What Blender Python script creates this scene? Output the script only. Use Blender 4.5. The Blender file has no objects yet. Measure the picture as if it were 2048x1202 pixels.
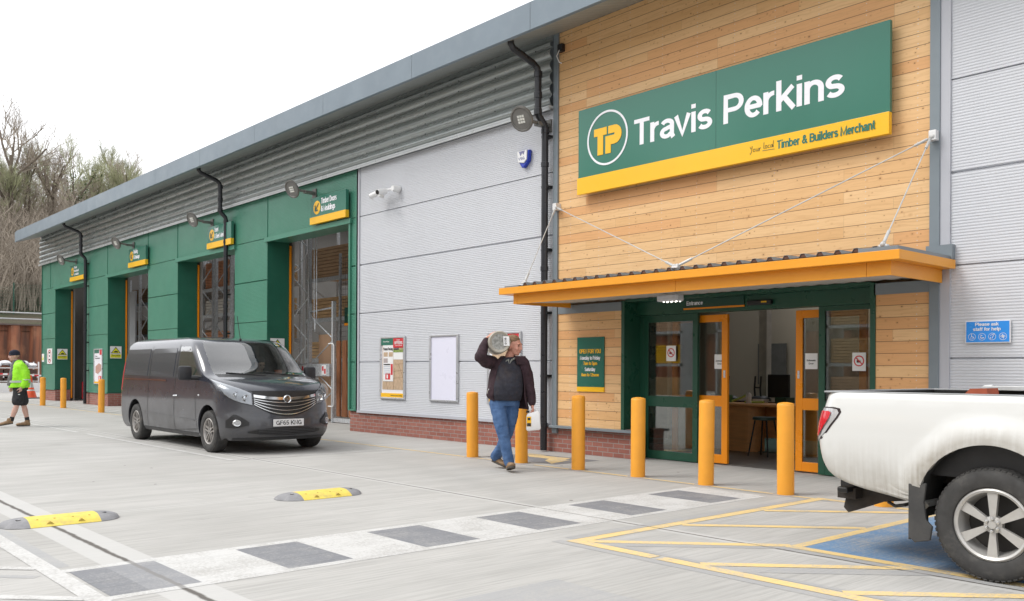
import bpy, bmesh, math, random
from math import sin, cos, pi, radians as R
from mathutils import Vector, Matrix, noise
sc = bpy.context.scene; COL = sc.collection
rnd = random.Random(7)
# ---------------- camera ----------------
YAW, ROLL, CAMZ = 0.72374, 0.00494, 1.290
fw = Vector((-cos(YAW), sin(YAW), 0)); rt = Vector((sin(YAW), cos(YAW), 0)); up = Vector((0, 0, 1))
xc = rt*cos(ROLL) + up*sin(ROLL); yc = -rt*sin(ROLL) + up*cos(ROLL)
cd = bpy.data.cameras.new('camera'); cam = bpy.data.objects.new('camera', cd); COL.objects.link(cam)
cam.matrix_world = Matrix(((xc.x, yc.x, -fw.x, 0), (xc.y, yc.y, -fw.y, 0), (xc.z, yc.z, -fw.z, CAMZ), (0, 0, 0, 1)))
cd.sensor_width = 36; cd.lens = 36*1807.37/2048; cd.shift_y = (740.08-601)/2048; cd.clip_start = .05; cd.clip_end = 3000
sc.camera = cam
# ---------------- sky, sun, exposure ----------------
SUN_EL, SUN_AZ = R(50), R(212)          # azimuth clockwise from +Y
w = bpy.data.worlds.new('World'); sc.world = w; w.use_nodes = True
nt = w.node_tree; nd = nt.nodes; ln = nt.links
bgn = nd['Background']
sky = nd.new('ShaderNodeTexSky'); sky.sky_type = 'NISHITA'; sky.sun_disc = False
sky.sun_elevation = SUN_EL; sky.sun_rotation = SUN_AZ; sky.dust_density = 4; sky.air_density = 1.0
hs = nd.new('ShaderNodeHueSaturation'); hs.inputs['Saturation'].default_value = .10
ln.new(sky.outputs[0], hs.inputs['Color'])
# an overcast deck: even bright cloud with soft variation over the clear-sky model
tc = nd.new('ShaderNodeTexCoord'); nz = nd.new('ShaderNodeTexNoise'); nz.inputs['Scale'].default_value = 2.2; nz.inputs['Detail'].default_value = 5
ln.new(tc.outputs['Generated'], nz.inputs['Vector'])
cr = nd.new('ShaderNodeValToRGB'); cr.color_ramp.elements[0].position = .3; cr.color_ramp.elements[1].position = .7
cr.color_ramp.elements[0].color = (11.5, 11.8, 12.4, 1); cr.color_ramp.elements[1].color = (14.5, 14.6, 14.8, 1)
ln.new(nz.outputs['Fac'], cr.inputs['Fac'])
mx = nd.new('ShaderNodeMix'); mx.data_type = 'RGBA'; mx.inputs['Factor'].default_value = .72
ln.new(hs.outputs[0], mx.inputs['A']); ln.new(cr.outputs[0], mx.inputs['B'])
ln.new(mx.outputs['Result'], bgn.inputs['Color']); bgn.inputs['Strength'].default_value = .105
sd = bpy.data.lights.new('sun', 'SUN'); sun = bpy.data.objects.new('sun', sd); COL.objects.link(sun)
sd.energy = 1.3; sd.angle = R(24); sd.color = (1, .96, .9)
sdir = Vector((sin(SUN_AZ)*cos(SUN_EL), cos(SUN_AZ)*cos(SUN_EL), sin(SUN_EL)))
sun.rotation_euler = sdir.to_track_quat('Z', 'Y').to_euler(); sun.location = (-10, -20, 40)
sc.view_settings.view_transform = 'Standard'; sc.view_settings.look = 'None'; sc.view_settings.gamma = 1
sc.view_settings.exposure = 0.42
sc.cycles.max_bounces = 8; sc.cycles.transparent_max_bounces = 12; sc.cycles.use_denoising = True
sc.cycles.caustics_reflective = False; sc.cycles.caustics_refractive = False
# ---------------- helpers ----------------
def tag(o, label=None, cat=None, group=None, kind=None):
    if label: o['label'] = label
    if cat: o['category'] = cat
    if group: o['group'] = group
    if kind: o['kind'] = kind
    return o
PEND = []
def empty(name, loc=(0, 0, 0), label=None, cat=None, group=None, parent=None):
    o = bpy.data.objects.new(name, None); COL.objects.link(o); o.empty_display_size = .2
    if any(loc): PEND.append((o, tuple(loc)))
    if parent: o.parent = parent
    return tag(o, label, cat, group)
def rebase(root, loc, rz=0):
    loc = Vector(loc); seen = set()
    def walk(o):
        for c in [x for x in COL.objects if x.parent == o]:
            if c.type == 'MESH' and c.data.name not in seen:
                seen.add(c.data.name); c.data.transform(Matrix.Translation(-loc))
            walk(c)
    if root.type == 'MESH': root.data.transform(Matrix.Translation(-loc)); seen.add(root.data.name)
    walk(root); root.location = loc
    return root
def copy_tree(o, parent=None):
    c = o.copy(); COL.objects.link(c); c.parent = parent
    for ch in [x for x in COL.objects if x.parent == o]: copy_tree(ch, c)
    return c
class MB:
    def __init__(s): s.v = []; s.f = []; s.m = []; s.mi = 0; s.g = []
    def add(s, vs, fs):
        n = len(s.v); s.v += [tuple(v) for v in vs]; s.g.append((n, len(s.v), len(s.f), len(s.f)+len(fs)))
        for f in fs: s.f.append(tuple(i+n for i in f)); s.m.append(s.mi)
        return s
    def box(s, x0, y0, z0, x1, y1, z1):
        x0, x1 = min(x0, x1), max(x0, x1); y0, y1 = min(y0, y1), max(y0, y1); z0, z1 = min(z0, z1), max(z0, z1)
        return s.add([(x0, y0, z0), (x1, y0, z0), (x1, y1, z0), (x0, y1, z0), (x0, y0, z1), (x1, y0, z1), (x1, y1, z1), (x0, y1, z1)],
                     [(0, 3, 2, 1), (4, 5, 6, 7), (0, 1, 5, 4), (1, 2, 6, 5), (2, 3, 7, 6), (3, 0, 4, 7)])
    def quad(s, *p): return s.add(p, [tuple(range(len(p)))])
    def tube(s, pts, r, seg=10, cap=True):
        pts = [Vector(p) for p in pts]; n = len(pts)
        rr = r if isinstance(r, (list, tuple)) else [r]*n
        T = []
        for i in range(n):
            a = pts[max(i-1, 0)]; b = pts[min(i+1, n-1)]; T.append((b-a).normalized())
        u = T[0].orthogonal().normalized(); vs = []
        for i in range(n):
            u = (u - T[i]*u.dot(T[i])); u = u.normalized() if u.length > 1e-6 else T[i].orthogonal().normalized()
            v = T[i].cross(u); e = rr[i]; e = e if isinstance(e, tuple) else (e, e)
            for k in range(seg):
                a = 2*pi*k/seg; vs.append(pts[i] + u*cos(a)*e[0] + v*sin(a)*e[1])
        fs = [(i*seg+k, i*seg+(k+1) % seg, (i+1)*seg+(k+1) % seg, (i+1)*seg+k) for i in range(n-1) for k in range(seg)]
        if cap: fs += [tuple(range(seg-1, -1, -1)), tuple((n-1)*seg+k for k in range(seg))]
        return s.add(vs, fs)
    def lathe(s, prof, c=(0, 0, 0), axis='z', seg=24):
        vs = []; n = len(prof)
        for r, h in prof:
            for k in range(seg):
                a = 2*pi*k/seg; p = (r*cos(a), r*sin(a), h)
                if axis == 'y': p = (p[0], p[2], -p[1])
                if axis == 'x': p = (p[2], p[1], -p[0])
                vs.append((p[0]+c[0], p[1]+c[1], p[2]+c[2]))
        return s.add(vs, [(i*seg+k, i*seg+(k+1) % seg, (i+1)*seg+(k+1) % seg, (i+1)*seg+k) for i in range(n-1) for k in range(seg)])
    def ell(s, c, r, rot=None, seg=16, ring=10):
        vs = []; rot = rot or Matrix.Identity(3); c = Vector(c)
        vs.append(c + rot @ Vector((0, 0, r[2])))
        for i in range(1, ring):
            t = pi*i/ring
            for k in range(seg):
                a = 2*pi*k/seg; vs.append(c + rot @ Vector((r[0]*sin(t)*cos(a), r[1]*sin(t)*sin(a), r[2]*cos(t))))
        vs.append(c + rot @ Vector((0, 0, -r[2]))); L = len(vs)-1
        fs = [(0, 1+k, 1+(k+1) % seg) for k in range(seg)]
        for i in range(ring-2):
            fs += [(1+i*seg+k, 1+(i+1)*seg+k, 1+(i+1)*seg+(k+1) % seg, 1+i*seg+(k+1) % seg) for k in range(seg)]
        fs += [(L, 1+(ring-2)*seg+(k+1) % seg, 1+(ring-2)*seg+k) for k in range(seg)]
        return s.add(vs, fs)
    def cap(s, pts, rr, seg=14):
        "rounded limb through pts with radii rr"
        s.tube(pts, rr, seg)
        for p, r in zip(pts, rr):
            r = max(r) if isinstance(r, tuple) and False else (min(r) if isinstance(r, tuple) else r)
            s.ell(p, (r*.99,)*3, seg=12, ring=8)
        return s
    def prism(s, poly, a0, a1, axis='y'):
        n = len(poly); P = lambda p, a: (p[0], a, p[1]) if axis == 'y' else ((a, p[0], p[1]) if axis == 'x' else (p[0], p[1], a))
        vs = [P(p, a0) for p in poly]+[P(p, a1) for p in poly]
        return s.add(vs, [tuple(range(n)), tuple(range(2*n-1, n-1, -1))]+[(i, i+n, (i+1) % n+n, (i+1) % n) for i in range(n)])
    def mesh(s, name, mats):
        me = bpy.data.meshes.new(name); me.from_pydata(s.v, [], s.f)
        for m in (mats if isinstance(mats, (list, tuple)) else [mats]): me.materials.append(m)
        if any(s.m): me.polygons.foreach_set('material_index', s.m)
        me.update(); return me
    def each(s, name, mats, parent=None, **k):
        "one object per added piece"
        r = []
        for (v0, v1, f0, f1) in s.g:
            q = MB(); q.v = s.v[v0:v1]; q.f = [tuple(i-v0 for i in f) for f in s.f[f0:f1]]; q.m = s.m[f0:f1]
            r.append(q.build(name, mats, parent, **k))
        return r
    def build(s, name, mats, parent=None, smooth=False, bevel=0, solid=0, fixn=True, ang=40):
        me = s.mesh(name, mats)
        if fixn:
            b = bmesh.new(); b.from_mesh(me); bmesh.ops.recalc_face_normals(b, faces=b.faces); b.to_mesh(me); b.free()
        o = bpy.data.objects.new(name, me); COL.objects.link(o)
        if bevel:
            m = o.modifiers.new('b', 'BEVEL'); m.width = bevel; m.segments = 2; m.limit_method = 'ANGLE'
        if solid:
            m = o.modifiers.new('s', 'SOLIDIFY'); m.thickness = solid; m.offset = -1
        if o.modifiers: bake(o)
        if smooth: shade(o, ang)
        if parent: o.parent = parent
        return o
def bake(o):
    dg = bpy.context.evaluated_depsgraph_get(); dg.update()
    ev = o.evaluated_get(dg); me = bpy.data.meshes.new_from_object(ev); o.modifiers.clear(); o.data = me; me.name = o.name
    return o
def shade(o, ang=40):
    o.data.polygons.foreach_set('use_smooth', [True]*len(o.data.polygons))
    if ang < 180: o.data.set_sharp_from_angle(angle=R(ang))
    o.data.update()
def fuse(mb, name, mat, parent=None, voxel=.008, smooth=3, folds=0, fs=9, sub=None):
    o = mb.build(name, mat, None, fixn=False)
    m = o.modifiers.new('r', 'REMESH'); m.mode = 'VOXEL'; m.voxel_size = voxel
    if smooth: m = o.modifiers.new('s', 'SMOOTH'); m.iterations = smooth; m.factor = .5
    bake(o)
    if not o.data.materials: o.data.materials.append(mat)
    if folds:
        o.data.update()
        for v in o.data.vertices:
            p = v.co; q = Vector((p.x*fs, p.y*fs, p.z*fs*.55))
            d = noise.noise(q)*.55 + noise.noise(q*2.3)*.3 + (.5-abs(noise.noise(Vector((p.x*fs*1.2, p.y*fs*1.2, p.z*fs*2.6)))))*.5
            v.co = p + v.normal*d*folds
    shade(o, 180)
    if parent: o.parent = parent
    return o
def _arc(cx, cy, rx, ry, a0, a1, n=10):
    n = int(n*2.4); return [(cx+rx*cos(R(a0+(a1-a0)*i/n)), cy+ry*sin(R(a0+(a1-a0)*i/n))) for i in range(n+1)]
_A = _arc
FONT = {  # grotesque letters as stroked centre lines: (advance, strokes); cap height 1
 'A': (.74, [[(.03, 0), (.37, 1), (.71, 0)], [(.16, .3), (.58, .3)]]), 'B': (.7, [[(.1, 0), (.1, .91), (.4, .91)]+_A(.4, .715, .19, .195, 90, -90)[1:]+[(.1, .52)], [(.4, .52)]+_A(.42, .305, .2, .215, 90, -90)[1:]+[(.1, .09)]]),
 'C': (.74, [_A(.38, .5, .28, .41, 38, 322, 16)]), 'D': (.72, [[(.1, 0), (.1, .91), (.3, .91)]+_A(.3, .5, .31, .41, 90, -90, 14)[1:]+[(.1, .09)]]), 'E': (.64, [[(.6, .91), (.1, .91), (.1, .09), (.62, .09)], [(.1, .5), (.55, .5)]]),
 'F': (.6, [[(.58, .91), (.1, .91), (.1, 0)], [(.1, .48), (.52, .48)]]), 'G': (.78, [_A(.38, .5, .28, .41, 40, 320, 16)+[(.66, .45), (.42, .45)], [(.66, .5), (.66, 0)]]), 'K': (.72, [[(.1, 0), (.1, 1)], [(.64, 1), (.14, .42)], [(.3, .6), (.68, 0)]]),
 'M': (.88, [[(.1, 0), (.1, .97), (.44, .12), (.78, .97), (.78, 0)]]), 'N': (.74, [[(.1, 0), (.1, .94), (.63, .06), (.63, 1)]]), 'O': (.78, [_A(.39, .5, .29, .41, 0, 360, 22)]), 'P': (.68, [[(.1, 0), (.1, .91), (.38, .91)]+_A(.38, .68, .21, .23, 90, -90)[1:]+[(.1, .45)]]),
 'R': (.72, [[(.1, 0), (.1, .91), (.38, .91)]+_A(.38, .69, .21, .22, 90, -90)[1:]+[(.1, .47)], [(.42, .47), (.60, .25), (.62, 0)]]), 'S': (.68, [_A(.34, .7, .23, .21, 25, 240, 10)+_A(.34, .29, .25, .20, 75, -150, 10)]), 'T': (.64, [[(.02, .91), (.62, .91)], [(.32, .91), (.32, 0)]]),
 'U': (.74, [[(.1, 1), (.1, .34)]+_A(.365, .34, .265, .25, 180, 360)[1:]+[(.63, 1)]]), 'V': (.68, [[(.04, 1), (.34, .04), (.64, 1)]]), 'Y': (.68, [[(.03, 1), (.34, .5), (.65, 1)], [(.34, .5), (.34, 0)]]), 'W': (.98, [[(.04, 1), (.26, .06), (.49, .94), (.72, .06), (.94, 1)]]),
 'a': (.56, [_A(.27, .50, .18, .145, 160, 0, 8)+[(.45, .12), (.5, .0)], [(.45, .42), (.28, .38)]+_A(.24, .22, .16, .14, 90, 300, 8)+[(.45, .2)]]), 'b': (.60, [[(.09, 0), (.09, 1)], _A(.31, .365, .2, .285, 150, -150, 14)]), 'c': (.55, [_A(.29, .365, .2, .285, 45, 315, 14)]),
 'd': (.60, [[(.51, 0), (.51, 1)], _A(.29, .365, .2, .285, 30, 330, 14)]), 'e': (.57, [[(.1, .37), (.47, .37)]+_A(.285, .365, .195, .285, 4, 318, 14)]), 'f': (.34, [[(.36, .92), (.27, .92)]+_A(.27, .8, .1, .12, 90, 180, 5)+[(.17, 0)], [(.02, .65), (.34, .65)]]),
 'g': (.60, [[(.51, .73), (.51, -.02)]+_A(.30, -.02, .21, .17, 0, -150, 8), _A(.29, .375, .2, .275, 30, 330, 14)]), 'h': (.57, [[(.09, 0), (.09, 1)], [(.09, .42)]+_A(.28, .44, .19, .21, 180, 0)+[(.47, 0)]]), 'i': (.25, [[(.125, 0), (.125, .73)], [(.125, .85), (.125, 1)]]),
 'k': (.55, [[(.09, 0), (.09, 1)], [(.49, .73), (.12, .33)], [(.24, .44), (.52, 0)]]), 'l': (.25, [[(.125, 0), (.125, 1)]]), 'm': (.86, [[(.09, 0), (.09, .73)], [(.09, .42)]+_A(.26, .46, .17, .19, 180, 0)+[(.43, 0)], [(.43, .42)]+_A(.60, .46, .17, .19, 180, 0)+[(.77, 0)]]),
 'n': (.57, [[(.09, 0), (.09, .73)], [(.09, .42)]+_A(.28, .44, .19, .21, 180, 0)+[(.47, 0)]]), 'o': (.60, [_A(.30, .365, .21, .285, 0, 360, 18)]), 'p': (.60, [[(.09, -.27), (.09, .73)], _A(.31, .365, .2, .285, 150, -150, 14)]), 'r': (.38, [[(.09, 0), (.09, .73)], [(.09, .38)]+_A(.33, .40, .24, .25, 180, 88, 6)]),
 's': (.53, [_A(.265, .50, .17, .145, 25, 240, 8)+_A(.265, .225, .18, .14, 75, -155, 8)]), 't': (.34, [[(.17, .95), (.17, .2)]+_A(.27, .2, .1, .11, 180, 270, 5)+[(.34, .09)], [(.02, .65), (.33, .65)]]), 'u': (.57, [[(.09, .73), (.09, .3)]+_A(.28, .3, .19, .21, 180, 360)+[(.47, .73)], [(.47, .4), (.47, 0)]]),
 'v': (.54, [[(.04, .73), (.27, .04), (.50, .73)]]), 'w': (.78, [[(.04, .73), (.22, .05), (.39, .68), (.56, .05), (.74, .73)]]), 'y': (.54, [[(.04, .73), (.28, .06)], [(.50, .73), (.26, -.1), (.2, -.19), (.06, -.19)]]), 'x': (.54, [[(.04, .73), (.5, 0)], [(.5, .73), (.04, 0)]]),
 '&': (.76, [[(.72, 0), (.22, .66)]+_A(.34, .76, .13, .15, 200, -20, 8)+[(.16, .4)]+_A(.30, .26, .2, .17, 150, 290, 8)+[(.64, .5)]]), ',': (.28, [[(.14, .1), (.10, -.14)]]),
 '0': (.62, [_A(.31, .5, .21, .41, 0, 360, 18)]), '1': (.45, [[(.07, .76), (.2, .78), (.27, .96), (.27, 0)]]), '2': (.62, [_A(.31, .68, .2, .23, 170, -30, 8)+[(.12, .09), (.55, .09)]]), '3': (.62, [_A(.30, .71, .18, .20, 160, -90, 8)+_A(.30, .29, .21, .22, 90, -165, 8)]),
 '5': (.62, [[(.52, .91), (.16, .91), (.12, .50)]+_A(.29, .32, .22, .24, 115, -155, 10)]), '6': (.62, [_A(.31, .3, .2, .215, 0, 360, 14), [(.11, .3)]+_A(.33, .5, .22, .41, 180, 50, 7)]), '7': (.6, [[(.05, .91), (.54, .91), (.22, 0)]]), '8': (.62, [_A(.31, .72, .17, .19, 0, 360, 14), _A(.31, .29, .21, .21, 0, 360, 14)]),
 '9': (.62, [_A(.31, .69, .2, .215, 0, 360, 14), [(.51, .69)]+_A(.29, .5, .22, .41, 0, -130, 7)])}
def txt(s, w, h, mat, mtx, parent, name='lettering', bold=.02, ext=.0015, wt=None):
    "lettering in a w x h box (h = cap height) whose lower left corner is mtx origin (x right, y up, z out)"
    hw = wt if wt else .088; total = sum(FONT[c][0] if c in FONT else .3 for c in s)
    sx = w/total; b = MB(); x = 0; k = 0
    for c in s:
        if c not in FONT: x += .3; continue
        for st in FONT[c][1]:
            # stroke widths stay even on both axes although the letters are condensed
            pts = [Vector(((x+a)*sx, q*h)) for a, q in st]; n = len(pts); L = []
            closed = (pts[0]-pts[-1]).length < 1e-5 and n > 4
            for i in range(n):
                p0 = pts[i-1] if i else (pts[-2] if closed else pts[0]); p1 = pts[i+1] if i < n-1 else (pts[1] if closed else pts[-1])
                d0 = (pts[i]-p0); d1 = (p1-pts[i]); d0 = d0.normalized() if d0.length > 1e-9 else d1.normalized(); d1 = d1.normalized() if d1.length > 1e-9 else d0
                t_ = (d0+d1); t_ = t_.normalized() if t_.length > 1e-6 else d0; nn = Vector((-t_.y, t_.x)); co = max(.62, nn.dot(Vector((-d0.y, d0.x))))
                hh = min(sx, h*1.05); wv = hw*math.hypot(hh*1.16*nn.x, min(h, sx*1.5)*nn.y*.95)/co; L.append((pts[i]-nn*wv, pts[i]+nn*wv))
            for i in range(n-1):
                z = ext+k*.00001; k += 1
                b.add([(p.x, p.y, z) for p in (*L[i], *L[i+1])], [(0, 2, 3, 1)])
        x += FONT[c][0]
    o = b.build(name, mat, parent, fixn=False); o.data.transform(mtx); return o
def MF(x, y, z): return Matrix(((1, 0, 0, x), (0, 0, -1, y), (0, 1, 0, z), (0, 0, 0, 1)))      # facing -y
def MX(x, y, z): return Matrix(((0, 0, 1, x), (1, 0, 0, y), (0, 1, 0, z), (0, 0, 0, 1)))       # facing +x
def join(objs, name):
    "merge several lettering meshes into one object"
    b = bmesh.new(); mats = []
    for o in objs:
        m = o.data.materials[0]
        if m not in mats: mats.append(m)
        n = len(b.faces); b.from_mesh(o.data); b.faces.ensure_lookup_table()
        for f in b.faces[n:]: f.material_index = mats.index(m)
    me = bpy.data.meshes.new(name); b.to_mesh(me); b.free()
    for m in mats: me.materials.append(m)
    r = bpy.data.objects.new(name, me); COL.objects.link(r); r.parent = objs[0].parent
    for o in objs: bpy.data.objects.remove(o)
    return r
# ---------------- materials ----------------
class NT:
    def __init__(s, name):
        s.mat = bpy.data.materials.new(name); s.mat.use_nodes = True; s.t = s.mat.node_tree; s.b = s.t.nodes['Principled BSDF']
        s.tc = s.t.nodes.new('ShaderNodeTexCoord'); s.obj = s.tc.outputs['Object']
        g = s.t.nodes.new('ShaderNodeNewGeometry'); s.pos = g.outputs['Position']
    def n(s, typ, ins=None, out=0, **kw):
        x = s.t.nodes.new(typ)
        for k, v in kw.items(): setattr(x, k, v)
        for k, v in (ins or {}).items(): s.put(x.inputs[k], v)
        return x.outputs[out]
    def put(s, sock, v):
        if isinstance(v, bpy.types.NodeSocket): s.t.links.new(v, sock)
        elif isinstance(v, (tuple, list)) and len(v) == 3 and sock.type == 'RGBA': sock.default_value = (*v, 1)
        else: sock.default_value = v
    def m(s, op, a, b=0, c=0, clamp=False):
        return s.n('ShaderNodeMath', {0: a, 1: b, 2: c}, operation=op, use_clamp=clamp)
    def mix(s, f, a, b, bt='MIX'):
        x = s.t.nodes.new('ShaderNodeMix'); x.data_type = 'RGBA'; x.blend_type = bt
        s.put(x.inputs['Factor'], f); s.put(x.inputs['A'], a); s.put(x.inputs['B'], b); return x.outputs['Result']
    def map(s, v, scale=(1, 1, 1), loc=(0, 0, 0)): return s.n('ShaderNodeMapping', {'Vector': v, 'Scale': scale, 'Location': loc})
    def noise(s, v, sc=5, det=4, rough=.55): return s.n('ShaderNodeTexNoise', {'Vector': v, 'Scale': sc, 'Detail': det, 'Roughness': rough})
    def ramp(s, f, a, b, lo=0., hi=1.):
        return s.n('ShaderNodeMapRange', {'Value': f, 'From Min': a, 'From Max': b, 'To Min': lo, 'To Max': hi})
    def sep(s, v):
        x = s.t.nodes.new('ShaderNodeSeparateXYZ'); s.put(x.inputs[0], v); return x.outputs
    def comb(s, x, y, z): return s.n('ShaderNodeCombineXYZ', {0: x, 1: y, 2: z})
    def bump(s, h, st=.3, d=.01): s.put(s.b.inputs['Normal'], s.n('ShaderNodeBump', {'Height': h, 'Strength': st, 'Distance': d}))
    def set(s, **k):
        for a, v in k.items(): s.put(s.b.inputs[{'col': 'Base Color', 'rough': 'Roughness', 'metal': 'Metallic', 'spec': 'Specular IOR Level', 'alpha': 'Alpha', 'coat': 'Coat Weight', 'trans': 'Transmission Weight', 'ior': 'IOR', 'coatr': 'Coat Roughness'}[a]], v)
        return s.mat
def pm(name, col, rough=.5, metal=0, var=.12, sc=6, stretch=(1, 1, 1), bump=0, bsc=40, coat=0, dirt=0, dcol=(.25, .22, .18), dsc=3):
    t = NT(name); v = t.map(t.obj, stretch)
    f = t.ramp(t.noise(v, sc), .3, .7)
    c = t.mix(f, tuple(x*(1-var) for x in col), tuple(min(1, x*(1+var)) for x in col))
    if dirt: c = t.mix(t.m('MULTIPLY', t.ramp(t.noise(v, dsc, 7, .7), .5, .75), dirt), c, dcol)
    r = t.ramp(t.noise(v, sc*1.7), .3, .7, max(.03, rough*.85), min(1, rough*1.15))
    if bump: t.bump(t.noise(v, bsc, 3), bump, .004)
    return t.set(col=c, rough=r, metal=metal, coat=coat)
def emis(name, col, st):
    t = NT(name); t.put(t.b.inputs['Emission Color'], col); t.b.inputs['Emission Strength'].default_value = st; return t.set(col=col)
GREY = pm('silver_cladding_paint', (.585, .60, .635), .42, .0, .03, 1.2, (1, 1, .3), dirt=.12, dcol=(.33, .32, .33), dsc=1.2)
GREEN = pm('green_cladding_paint', (.062, .225, .155), .34, 0, .06, 1.0, dirt=.15, dcol=(.16, .28, .22), dsc=1.3)
GREENF = pm('green_flashing_paint', (.02, .125, .08), .35, 0, .08, 2, dirt=.1, dcol=(.1, .2, .15))
GREEND = pm('dark_green_frame_paint', (.014, .075, .045), .3, 0, .08, 2)
DGREY = pm('slate_grey_coated_steel', (.17, .215, .255), .38, 0, .05, 1.5, dirt=.12, dcol=(.3, .33, .35))
CORR = pm('corrugated_grey_steel', (.36, .39, .385), .28, .35, .07, 1.5, (.4, 1, 3), dirt=.08, dcol=(.32, .33, .32))
STEELG = pm('grey_steel_trim', (.20, .235, .26), .4, .1, .06, 3)
BLACKP = pm('black_downpipe_plastic', (.018, .019, .024), .3, 0, .2, 4)
ORANGE = pm('orange_canopy_paint', (.80, .33, .022), .35, 0, .03, 2)
AMBER = pm('amber_door_paint', (.86, .28, .006), .3, 0, .03, 2)
BOLL = pm('amber_bollard_sleeve', (.83, .36, .035), .4, 0, .04, 5, dirt=.18, dcol=(.55, .27, .06), dsc=6)
SOFF = pm('pale_soffit_sheet', (.52, .50, .47), .5, 0, .04, 3)
WHITE = pm('white_coated_board', (.78, .78, .82), .4, 0, .02, 2)
WHITEP = pm('white_paint', (.8, .8, .8), .35, 0, .03, 3)
ALU = pm('anodised_frame', (.62, .63, .65), .3, .6, .05, 5)
GALV = pm('galvanised_steel', (.50, .52, .54), .45, .3, .25, 25)
BLACK = pm('black_plastic', (.015, .015, .016), .4, 0, .2, 8)
RUBBER = pm('tyre_rubber', (.045, .044, .043), .8, 0, .2, 10, dirt=.7, dcol=(.13, .12, .105), dsc=5)
SGREEN = pm('sign_green', (.040, .175, .125), .16, 0, .03, 1)
SYEL = pm('sign_yellow', (.90, .50, .018), .22, 0, .03, 1)
SWHITE = pm('sign_white', (.84, .84, .88), .3, 0, .02, 1)
SDARK = pm('sign_dark_green', (.012, .06, .04), .3, 0, .03, 2)
SDGREEN = pm('panel_bottle_green', (.006, .12, .08), .25, 0, .05, 2)
RED = pm('poster_red', (.62, .04, .05), .35, 0, .05, 3)
SBLUE = pm('sign_blue', (.03, .28, .80), .3, 0, .03, 3)
INK = pm('black_ink', (.02, .02, .02), .5)
STONE = pm('poster_sandstone', (.50, .36, .24), .5, 0, .15, 20)
HAZY = pm('hazard_yellow', (.75, .74, .03), .35, 0, .05, 3)
SILVER = pm('silver_trim', (.66, .67, .68), .22, .9, .03, 5)
MDF = pm('brown_board', (.60, .38, .24), .7, 0, .1, 3, (1, 1, .3))
PINE = pm('sawn_pine', (.52, .33, .17), .75, 0, .25, 3, (1, 6, 6), bump=.2)
DOORW = pm('stained_hardwood', (.40, .17, .085), .5, 0, .25, 3, (6, 6, 1))
def glass(name, tint, refl=.9, k=1.6, add=.03):
    t = NT(name); tr = t.n('ShaderNodeBsdfTransparent', {'Color': tint}); gl = t.n('ShaderNodeBsdfGlossy', {'Roughness': .015, 'Color': (refl, refl, refl)})
    fr = t.n('ShaderNodeFresnel', {'IOR': 1.5}); f = t.m('ADD', t.m('MULTIPLY', fr, k), add, clamp=True)
    m = t.n('ShaderNodeMixShader', {0: f, 1: tr, 2: gl}); t.t.links.new(m, t.t.nodes['Material Output'].inputs[0]); return t.mat
GLASS = glass('door_glass', (.72, .74, .72)); VGLASS = glass('van_glass', (.60, .66, .63), 1.0, 2.7, .04)
def lens():
    t = NT('lamp_lens'); tr = t.n('ShaderNodeBsdfTransparent', {'Color': (.9, .92, .94)}); gl = t.n('ShaderNodeBsdfGlossy', {'Roughness': .04})
    fr = t.n('ShaderNodeFresnel', {'IOR': 1.5}); m = t.n('ShaderNodeMixShader', {0: fr, 1: tr, 2: gl}); t.t.links.new(m, t.t.nodes['Material Output'].inputs[0]); return t.mat
LENS = lens()
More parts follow.
